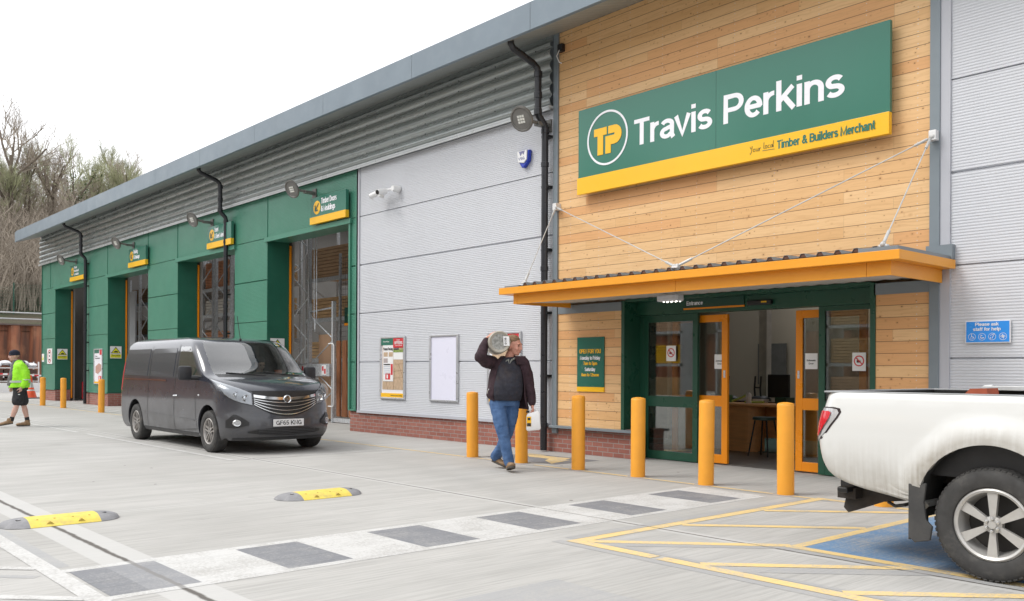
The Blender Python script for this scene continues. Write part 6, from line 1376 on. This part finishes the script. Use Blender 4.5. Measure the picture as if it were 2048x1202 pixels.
lab = MB(); lab.box(-.012, -.195-.045, 1.595, .062, -.195-.040, 1.715); lab.v = [(a+(c-1.65)*-.07, b_+.02, c) for a, b_, c in lab.v]; lb_ = lab.build('paper_label', WHITEP, G_)
Mt = Matrix.Translation((.030, -.2215, 1.612)) @ Matrix.Rotation(R(94), 4, 'Y').inverted() @ Matrix(((1, 0, 0, 0), (0, 0, -1, 0), (0, 1, 0, 0), (0, 0, 0, 1)))
txt('0116', .085, .026, INK, Mt, lb_, 'label_number'); 
# white jug
J_ = empty('plastic_jug', (0, 0, 0), 'white plastic jug with yellow and black label hanging from the man\'s hand', 'jug')
c = Vector((.375, -.05, .0)); m = MB(); m.prism([(.285, .53), (.30, .515), (.455, .53), (.468, .55), (.455, .74), (.43, .775), (.30, .735), (.285, .70)], -.125, .015); jb = m.build('jug_body', pm('translucent_hdpe', (.80, .80, .80), .35, 0, .02), J_, bevel=.022, smooth=True)
m = MB(); m.tube([(.33, -.055, .74), (.335, -.055, .785), (.37, -.055, .80), (.41, -.055, .79), (.43, -.055, .75)], .013, 10); m.build('jug_handle', bpy.data.materials['translucent_hdpe'], J_, smooth=True); m = MB(); m.lathe([(.022, 0), (.022, .03), (0, .03)], (.305, -.055, .745), seg=16); m.build('jug_cap', BLACK, J_)
m = MB(); m.box(.288, -.1275, .575, .345, -.1255, .70); l_ = m.build('jug_label', SYEL, J_); m = MB(); m.box(.292, -.129, .578, .342, -.1276, .618); m.box(.30, -.129, .655, .335, -.1276, .685); m.build('label_print', INK, l_)
MAN_Z = math.atan2(.755, .656)
for o_ in (A_, G_, J_):
    o_.location = (-8.75, 7.60, 0); o_.rotation_euler.z = MAN_Z
# --- the worker in hi-vis, walking left
B_ = empty('person', (0, 0, 0), 'young worker in lime hi-vis jacket, beanie and shorts walking at the left edge', 'person')
HA, KA, AA = (.075, -.06, .86), (.020, -.09, .48), (-.085, -.10, .16)      # leading leg (left boot in the picture)
HB, KB, AB = (.085, .08, .86), (.150, .08, .47), (.225, .09, .14)
b = MB(); Pb, Mb = head(b, (-.045, 0, 1.545), R(-78), R(4), .96); b.cap([(.02, 0, 1.36), (-.02, 0, 1.45)], [.06, .054]); torso(b, [(.08, 0, .84, .11, .15), (.07, 0, 1.05, .11, .15), (.06, 0, 1.3, .11, .17), (.04, 0, 1.38, .07, .1)])
for S_, E_, W_ in (((.10, -.17, 1.31), (.20, -.21, 1.06), (.12, -.20, .88)), ((.05, .17, 1.30), (.0, .22, 1.06), (-.06, .20, .92))): b.cap([S_, E_, W_], [.05, .04, .028])
for S_, E_, W_, in ((HA, KA, AA), (HB, KB, AB)): b.cap([S_, ((S_[0]+E_[0])/2, S_[1], (S_[2]+E_[2])/2), E_, tuple(E_[i]*.62+W_[i]*.38 for i in range(3)), W_], [.085, .075, .052, .058, .036])
hand(b, (.105, -.20, .87), (-.12, .1, -.6), (-.5, .5, 0), -1, .7, .95); hand(b, (-.07, .195, .90), (-.2, -.1, -.9), (0, -1, 0), 1, .5, .95)
bo = fuse(b, 'body', SKINP, B_, .0065, 2); face(bo, Pb, Mb, .96)
m = MB(); m.ell(Pb(0, .018, .058), (.092, .108, .078), Mb, 24, 14); m.tube([tuple(Pb(.088*cos(a*pi/12), .015+.106*sin(a*pi/12), .028)) for a in range(25)], .016, 8); fuse(m, 'beanie', BEANIE, B_, .006, 2)
m = MB(); torso(m, [(.06, 0, .86, .20, .20), (.07, 0, .95, .205, .20), (.08, 0, 1.08, .195, .205), (.085, 0, 1.2, .175, .21), (.075, 0, 1.33, .135, .205), (.06, 0, 1.41, .095, .13), (.05, 0, 1.45, .06, .08)])
m.cap([(.09, -.165, 1.33), (.155, -.205, 1.20), (.20, -.215, 1.06), (.165, -.215, .97), (.135, -.205, .90)], [.085, .078, .072, .060, .052], 16); m.cap([(.05, .165, 1.33), (.0, .215, 1.08), (-.05, .20, .93)], [.083, .070, .052], 16)
jk = fuse(m, 'hi_vis_jacket', HIVIS, B_, .009, 2, .022, 8)
for z0, z1 in ((.965, 1.01),):
    m = MB(); torso(m, [(.072, 0, z0, .222, .216), (.074, 0, z1, .216, .218)], 32); t_ = m.build('reflective_band', HTAPE, jk, smooth=True)
m = MB(); m.tube([(.175, -.295, 1.02), (.205, -.225, 1.07)], .01, 6); m.ell((.195, -.215, 1.03), (.082, .082, .022), seg=20); m.build('sleeve_band', HTAPE, jk)
m = MB(); torso(m, [(-.07, 0, .90, .105, .13), (-.04, 0, 1.1, .115, .14), (.0, 0, 1.3, .10, .13), (.01, 0, 1.38, .10, .11), (.03, 0, 1.43, .10, .10), (.03, 0, 1.46, .075, .08)]); m.ell((.11, 0, 1.40), (.08, .10, .05)); fuse(m, 'hoodie', HOOD, B_, .009, 3, .006, 10)
m = MB(); torso(m, [(.085, 0, .80, .150, .185), (.085, 0, .90, .15, .185)]); m.cap([HA, (.045, -.075, .68), (.030, -.085, .57)], [.112, .112, .114], 18); m.cap([HB, (.115, .08, .68), (.135, .08, .56)], [.112, .112, .114], 18); m2 = fuse(m, 'shorts', SHORTS, B_, .010, 3, .008, 9)
m = MB(); m.box(.04, -.195, .70, .08, -.19, .72); m.build('shorts_badge', HTAPE, m2)
for (kx, ky, kz), (ax, ay, az) in ((KA, AA), (KB, AB)): m = MB(); m.tube([(ax*.8+kx*.2, ay, az*.8+kz*.2), (ax, ay, az-.02)], [.047, .045], 14); m.build('sock', SOCK, B_, smooth=True)
shoe('boot', (-.055, -.10, .075), (-.30, -.10, .035), (.25, 0, 1), B_, 1.1, .03); shoe('boot', (.27, .09, .012), (.02, .09, .012), (.0, 0, 1), B_, 1.1, .03)
B_.location = (-21.86, 4.93, 0); B_.rotation_euler.z = math.atan2(.975, .22)
# --- the driver
D_ = empty('person', (0, 0, 0), 'dark-haired driver looking down behind the van windscreen', 'person')
b = MB(); Pd, Md = head(b, (0, 0, .60), 0, R(22), 1.0); b.cap([(0, .04, .42), (0, .02, .52)], [.06, .055]); torso(b, [(0, .05, 0, .17, .12), (0, .05, .2, .18, .12), (0, .05, .38, .19, .1), (0, .04, .45, .08, .07)]); b.cap([(-.2, .03, .36), (-.24, -.08, .12), (-.10, -.25, .16)], [.055, .045, .03]); b.cap([(.2, .03, .36), (.24, -.08, .12), (.10, -.25, .16)], [.055, .045, .03]); b.cap([(-.1, 0, .02), (-.1, -.4, .0)], [.08, .07]); b.cap([(.1, 0, .02), (.1, -.4, .0)], [.08, .07])
hand(b, (-.10, -.25, .16), (.2, -1, .1), (0, 0, -1), 1, .8); hand(b, (.10, -.25, .16), (-.2, -1, .1), (0, 0, -1), -1, .8)
bo = fuse(b, 'body', SKINP, D_, .008, 2); face(bo, Pd, Md)
m = MB(); m.ell(Pd(0, .022, .055), (.085, .096, .08), Md); m.ell(Pd(0, .06, .0), (.08, .06, .08), Md); fuse(m, 'hair', DHAIR, D_, .008, 1)
m = MB(); torso(m, [(0, .05, -.02, .19, .14), (0, .05, .2, .20, .14), (0, .05, .38, .20, .12), (0, .04, .46, .08, .08)]); m.cap([(-.2, .03, .36), (-.24, -.08, .12), (-.12, -.22, .16)], [.07, .06, .045]); m.cap([(.2, .03, .36), (.24, -.08, .12), (.12, -.22, .16)], [.07, .06, .045]); fuse(m, 'jumper', NAVY, D_, .01, 2)
D_.location = (-14.42, 7.0, .80); D_.scale = (.95,)*3; D_.rotation_euler.z = R(90)
# ---------------- the wooded bank behind the yard ----------------
def bank(x, y):
    d = max(-55.4-x, -27.4-y)
    if d <= 0: return 3.3
    z = 3.3+(.22*min(d, 12)+.30*max(0, min(d-8, 30))+.1*max(0, d-38))
    return z+noise.noise(Vector((x*.08, y*.08, 0)))*1.1*min(1, d/8)
m = MB()
def grid(x0, x1, y0, y1, nx, ny, keep):
    P = [(x0+(x1-x0)*i/nx, y0+(y1-y0)*j/ny) for i in range(nx+1) for j in range(ny+1)]
    m.add([(x, y, bank(x, y)) for x, y in P], [(i*(ny+1)+j, (i+1)*(ny+1)+j, (i+1)*(ny+1)+j+1, i*(ny+1)+j+1) for i in range(nx) for j in range(ny) if keep(*P[i*(ny+1)+j])])
grid(-215.4, -55.4, -187.4, 152.6, 64, 136, lambda x, y: True); grid(-55.4, 84.6, -187.4, -27.4, 56, 64, lambda x, y: True)
t = NT('leaf_litter'); n1 = t.noise(t.pos, .5, 6, .7); n2 = t.noise(t.pos, 4, 5, .7)
c = t.mix(t.ramp(n1, .4, .62), (.075, .058, .038), (.045, .055, .024)); c = t.mix(t.m('MULTIPLY', t.ramp(n2, .45, .7), .6), c, (.11, .085, .055)); t.bump(n2, .6, .1); t.set(col=c, rough=.95)
tag(m.build('wooded_hillside', t.mat, fixn=False, smooth=True), kind='structure')
t = NT('rusty_sheet_pile'); x_, y_, z_ = t.sep(t.pos)[:3]; h_ = t.m('ADD', x_, y_)
n1 = t.noise(t.comb(t.m('MULTIPLY', h_, 2.2), 0, t.m('MULTIPLY', z_, .22)), 1.3, 5, .6); n2 = t.noise(t.comb(t.m('MULTIPLY', h_, 1.1), 3, t.m('MULTIPLY', z_, .7)), 1.0, 5, .6)
c = t.mix(t.ramp(n1, .38, .62), (.36, .14, .075), (.13, .065, .045)); c = t.mix(t.m('MULTIPLY', t.ramp(n2, .5, .66), .8), c, (.42, .20, .11)); RUST = t.set(col=c, rough=.85)
def pile(name, lab, a, b, axis):
    m = MB(); P = []; s = a
    while s < b:
        for ds, o_ in ((0, 0), (.42, 0), (.56, .28), (.98, .28), (1.12, 0)): P.append((s+ds, o_))
        s += 1.12
    vs = []
    for s, o_ in P:
        for z in (-.02, 3.62): vs.append((-55.2-o_, s, z) if axis == 'y' else (s, -27.2-o_, z))
    m.add(vs, [(2*i, 2*i+2, 2*i+3, 2*i+1) for i in range(len(P)-1)]); K = m.build('retaining_wall', RUST, fixn=False); tag(K, lab, 'retaining wall')
    m = MB(); m.box(-55.55, a, 3.62, -55.15, b, 3.70) if axis == 'y' else m.box(a, -27.55, 3.62, b, -27.15, 3.70); m.build('capping', pm('capping_steel', (.12, .09, .08), .8), K)
pile('w', 'rust brown sheet pile wall closing the yard beyond the building', -27, 60, 'y'); pile('s', 'rust brown sheet pile wall along the opposite side of the yard', -55, 60, 'x')
RAILM = pm('pale_rail', (.50, .51, .52), .5)
K = empty('guard_rail', (-55.4, 12, 3.7), 'pale two-bar guard rail on top of the rust brown wall', 'railing'); m = MB()
for z in (3.98, 4.32): m.tube([(-55.4, -26, z), (-55.4, 50, z)], .035, 8)
m.each('rail_bar', RAILM, K); m = MB()
for i in range(33): m.tube([(-55.4, -26+i*2.35, 3.68), (-55.4, -26+i*2.35, 4.34)], .03, 6)
m.each('post', RAILM, K)
K = empty('mesh_fence', (-60.5, 12, 4.4), 'green weldmesh fence on the bank above the guard rail', 'fence'); m = MB(); FG = pm('fence_green', (.02, .10, .065), .5)
for i in range(26): y = -14+i*2.5; z = bank(-60.5, y); m.box(-60.53, y-.03, z-.1, -60.47, y+.03, z+1.9)
m.each('fence_post', FG, K); m = MB()
for i in range(25):
    y = -14+i*2.5; z = bank(-60.5, y+1.2)
    for k in range(28): m.box(-60.505, y+k*.09, z+.05, -60.50, y+k*.09+.006, z+1.75)
    for k in range(9): m.box(-60.515, y, z+.08+k*.2, -60.507, y+2.5, z+.088+k*.2)
m.build('mesh_panels', FG, K)
K = empty('lamp_post', (-56, 10.6, 3.6), 'small white globe lamp on a thin post behind the guard rail', 'lamp post'); m = MB(); m.ell((-56.2, 10.2, 5.35), (.2, .2, .2)); m.build('lamp_globe', WHITEP, K, smooth=True); m = MB(); m.tube([(-56.2, 10.2, 3.2), (-56.2, 10.2, 5.2)], .03, 8); m.build('post', RAILM, K)
# trees
BARK = pm('grey_brown_bark', (.155, .125, .095), .9, 0, .35, 3, (1, 1, .3)); TWIG = pm('winter_twigs', (.345, .295, .24), .9, 0, .35, .6); TWIGG = pm('olive_twigs', (.33, .34, .20), .9, 0, .35, .6); IVY = pm('ivy_leaf', (.05, .085, .022), .6, 0, .5, 4)
def tree_meshes(seed, H, slender, ivy, twig):
    r = random.Random(seed); tr, cr_, iv = MB(), MB(), MB()
    def br(p, d, L, rad, dep, mx_):
        n = 3 if dep < 3 else 2; pts = [p]; rr = [rad]; q = Vector(p); dd = Vector(d)
        for i in range(n):
            dd = (dd+Vector((r.uniform(-1, 1), r.uniform(-1, 1), r.uniform(-.3, .9)))*(.10+.05*dep)).normalized(); q = q+dd*L/n; pts.append(q.copy()); rr.append(rad*(1-.45*(i+1)/n))
        (tr if dep < 2 else cr_).tube(pts, rr, 6 if dep == 0 else (4 if dep < 2 else 3), cap=False)
        if ivy and dep < 2:
            for _ in range(int(150*(L/H+.3))):
                u = r.random(); a = pts[0].lerp(pts[-1], u)+Vector((r.gauss(0, .30), r.gauss(0, .30), r.gauss(0, .25))); leafq(iv, a, .16, r)
        if dep >= mx_: return
        k = (7 if slender else 5) if dep == 0 else (4 if dep < mx_-1 else 3)
        for i in range(k):
            u = r.uniform(.38 if dep == 0 else .25, 1); j = min(n-1, int(u*n)); bp = pts[j].lerp(pts[j+1], u*n-j); ax = dd.orthogonal().normalized(); ax.rotate(Matrix.Rotation(r.uniform(0, 2*pi), 3, dd))
            nd_ = (dd*(1.2 if slender else .75)+ax*r.uniform(.5, 1.0)+Vector((0, 0, .3))).normalized()
            br(bp, nd_, L*r.uniform(.48, .72)*(1 if dep else (.62 if slender else .78)), max(.009, rad*.5), dep+1, mx_)
    br(Vector((0, 0, -.3)), Vector((0, 0, 1)), H*(.72 if slender else .55), H*.016, 0, 5)
    out = [('trunk', tr.mesh('trunk', BARK)), ('crown', cr_.mesh('crown', twig))]
    if ivy: out.append(('ivy', iv.mesh('ivy', IVY)))
    return out
def leafq(mb, a, s, r):
    u = Vector((r.uniform(-1, 1), r.uniform(-1, 1), r.uniform(-1, 1))).normalized(); v = u.orthogonal().normalized()*s*r.uniform(.6, 1.2); u = u*s*r.uniform(.6, 1.2)
    mb.add([a-u*.5, a+v*.5, a+u*.5, a-v*.5], [(0, 1, 2, 3)])
kinds = [tree_meshes(1, 13, True, False, TWIG), tree_meshes(2, 12, False, False, TWIG), tree_meshes(3, 14, True, False, TWIGG), tree_meshes(4, 12.5, False, True, TWIGG), tree_meshes(5, 10, True, False, TWIGG), tree_meshes(6, 15, False, False, TWIG)]
def tree(kind, x, y, s, rz, lab, grp='bare trees on the wooded bank'):
    K = empty('bare_tree', (0, 0, 0), lab, 'tree', grp); K.location = (x, y, bank(x, y)); K.scale = (s, s, s*1.05); K.rotation_euler.z = rz
    for nm, me in kinds[kind]:
        o = bpy.data.objects.new(nm, me); COL.objects.link(o); o.parent = K
r = random.Random(11)
def wpos(px, d): 
    t_ = (px-1024)/1807.37; v = fw+rt*t_; return v.x*d, v.y*d
# skyline trees one can tell apart
for kind, px, d, s, rz, lab in ((5, 15, 70, .92, .3, 'tall forked bare tree rising at the left edge above the wood'), (1, 52, 72, .86, 2, 'tall bare tree just right of the leftmost skyline tree'), (3, 165, 70, .84, 1, 'ivy-clad bare tree rising over the roof line'), (3, 200, 74, .68, 3, 'smaller ivy-clad bare tree right of the taller one'), (1, 238, 78, .74, 5, 'low spreading bare tree farthest right over the roof'), (5, 108, 76, .64, 4, 'bare tree in the dip between the two skyline groups')):
    x, y = wpos(px, d); tree(kind, x, y, s, rz, lab, None)
for i in range(66):
    d = r.uniform(64, 100); px = r.uniform(-320, 420); x, y = wpos(px, d)
    if x > -62: continue
    k = r.choice([0, 2, 4, 0, 2, 4, 1]); tree(k, x, y, r.uniform(.46, .66), r.uniform(0, 6.28), 'slender bare tree in the thick of the wooded bank')
for i in range(52):
    x = -118+i*3.1+r.uniform(-1, 1); y = r.uniform(-44, -33); tree(r.choice([0, 2, 4, 1, 5]), x, y, r.uniform(.85, 1.15), r.uniform(0, 6.28), 'bare tree on the bank across the yard', 'bare trees across the yard')
m = MB()
for i in range(9000):
    if i % 3 == 0: x = r.uniform(-120, 20); y = -28.5-abs(r.gauss(0, 9))
    else:
        d = 54+42*r.random()**1.5; x, y = wpos(r.uniform(-250, 380), d)
    if x > -60.9 and y > -28: continue
    z = bank(x, y); h = r.uniform(1.2, 5.0); a = Vector((x, y, z-.1)); dx, dy = r.gauss(0, .22), r.gauss(0, .22)
    b_ = a+Vector((dx*h*.5, dy*h*.5, h*.6)); c_ = b_+Vector((dx*h+r.gauss(0, .3), dy*h+r.gauss(0, .3), h*.4)); m.tube([a, b_, c_], [.035, .02, .008], 3, cap=False)
    for q in range(5): e = a.lerp(c_, r.uniform(.3, 1)); m.tube([e, e+Vector((r.gauss(0, .5), r.gauss(0, .5), r.uniform(.2, .9)))], [.012, .005], 3, cap=False)
tag(m.build('woodland_scrub', TWIG, fixn=False), kind='stuff')
m = MB()
for i in range(620):
    if i % 3 == 0: x = r.uniform(-120, 20); y = -29-abs(r.gauss(0, 6))
    else: x, y = wpos(r.uniform(-220, 340), r.uniform(61, 92))
    if x > -62 and y > -28: continue
    z = bank(x, y); R_ = r.uniform(.5, 1.5)
    for q in range(46): leafq(m, Vector((x+r.gauss(0, R_*.6), y+r.gauss(0, R_*.6), z+abs(r.gauss(0, R_*.7)))), .22, r)
tag(m.build('evergreen_undergrowth', pm('undergrowth_leaf', (.055, .075, .028), .7, 0, .5, 2), fixn=False), kind='stuff')
# ---------------- stock by the far wall ----------------
BAGW = pm('white_bag', (.72, .73, .76), .5, 0, .1, 5); 
K = empty('sleeper_rack', (-53, 12, 0), 'rack of dark timber with white wrapped bags on top, before the rusty wall', 'racking')
m = MB()
for y in (11.9, 12.9): 
    for x in (-53.6, -52.6): m.box(x, y, 0, x+.06, y+.06, 1.6)
for z in (.2, .55, .9, 1.25): m.box(-53.6, 10.7, z, -52.5, 12.95, z+.05)
m.build('rack_frame', WHITEP, K); m = MB()
for k, z in enumerate((.27, .62, .97)):
    for j in range(5): m.box(-52.45-.1*(j % 2), 10.9+j*.4, z, -53.5, 11.22+j*.4, z+.22)
m.build('dark_timber', pm('dark_stacked_timber', (.07, .04, .03), .8), K)
for i in range(5): y = 10.8+i*.42; m = MB(); m.ell((-53, y+.2, 1.42+.12*(i % 2)), (.6, .26, .13)); tag(m.build('wrapped_bag', BAGW, smooth=True), 'white plastic wrapped bag lying on the rack of dark timber', 'bag', 'white bags on the far rack')
m = MB(); m.box(-52.4, 10.4, .0, -52.35, 13.1, .5); m.box(-52.6, 10.6, .75, -52.55, 12.9, .85); m.build('pale_rail', WHITEP, K)
for j, (y, n, mt, lab) in enumerate(((8.6, 7, pm('block_stone', (.34, .25, .22), .8, 0, .2, 5), 'pallet of pinkish stone blocks at the left edge by the rusty wall'), (7.2, 9, pm('block_grey', (.36, .37, .38), .8, 0, .2, 5), 'pallet of grey blocks left of the pinkish stone'), (5.8, 8, PINE, 'pallet of pale timber beyond the grey blocks'), (4.0, 10, BAGW, 'stack of white bags far left by the wall'))):
    m = MB()
    for k in range(n):
        for i in range(3): m.box(-51.5+rnd.uniform(-.03, .03), y-.5+i*.35, .15+k*.2, -50.3+rnd.uniform(-.03, .03), y-.17+i*.35, .15+k*.2+.18)
    o = m.build('block_stack', mt); tag(o, lab, 'pallet stack'); m = MB(); m.box(-51.5, y-.5, 0, -50.3, y+.55, .14); m.build('pallet', PINE, o)
m = MB(); m.box(-53.8, 9.7, 0, -53.2, 10.3, 2.0); tag(m.build('orange_barrier', pm('orange_plastic', (.65, .12, .04), .5), bevel=.05), 'orange plastic barrier stood on end before the rusty wall', 'barrier')
K = empty('barrier_tape', (-50, 11, .8), 'red and white barrier tape strung low by the far rack', 'tape'); m = MB(); m2 = MB()
for i in range(12): (m if i % 2 else m2).box(-50.0, 10.3+i*.2, .95-.01*i, -49.99, 10.5+i*.2, 1.03-.01*i)
m.build('red_stripe', RED, K); m2.build('white_stripe', WHITEP, K); m = MB()
for y in (10.25, 12.75): m.tube([(-50, y, 0), (-50, y, 1.1)], .03, 8)
m.each('tape_post', RAILM, K)
K = empty('traffic_cone', (-41.7, 10.35, 0), 'orange traffic cone with a white sleeve at the far corner of the building', 'traffic cone')
OC = pm('cone_orange', (.80, .10, .03), .45); kx, ky = -41.7, 9.95
m = MB(); m.lathe([(.0, .04), (.25, .04), (.23, .10), (.17, .32)], (kx, ky, 0), seg=24); m.lathe([(.145, .38), (.125, .46)], (kx, ky, 0), seg=24); m.lathe([(.085, .68), (.045, .98), (.0, .98)], (kx, ky, 0), seg=24); m.build('cone_body', OC, K, smooth=True)
m = MB(); m.lathe([(.17, .32), (.145, .38)], (kx, ky, 0), seg=24); m.lathe([(.125, .46), (.085, .68)], (kx, ky, 0), seg=24); m.build('reflective_sleeve', HTAPE, K, smooth=True); m = MB(); m.box(kx-.42, ky-.42, .0, kx+.42, ky+.42, .045); m.build('cone_base', pm('cone_base_rubber', (.12, .11, .11), .8), K, bevel=.015)

# ---------------- put every thing's origin at its own base ----------------
for o_, loc_ in PEND: rebase(o_, loc_)
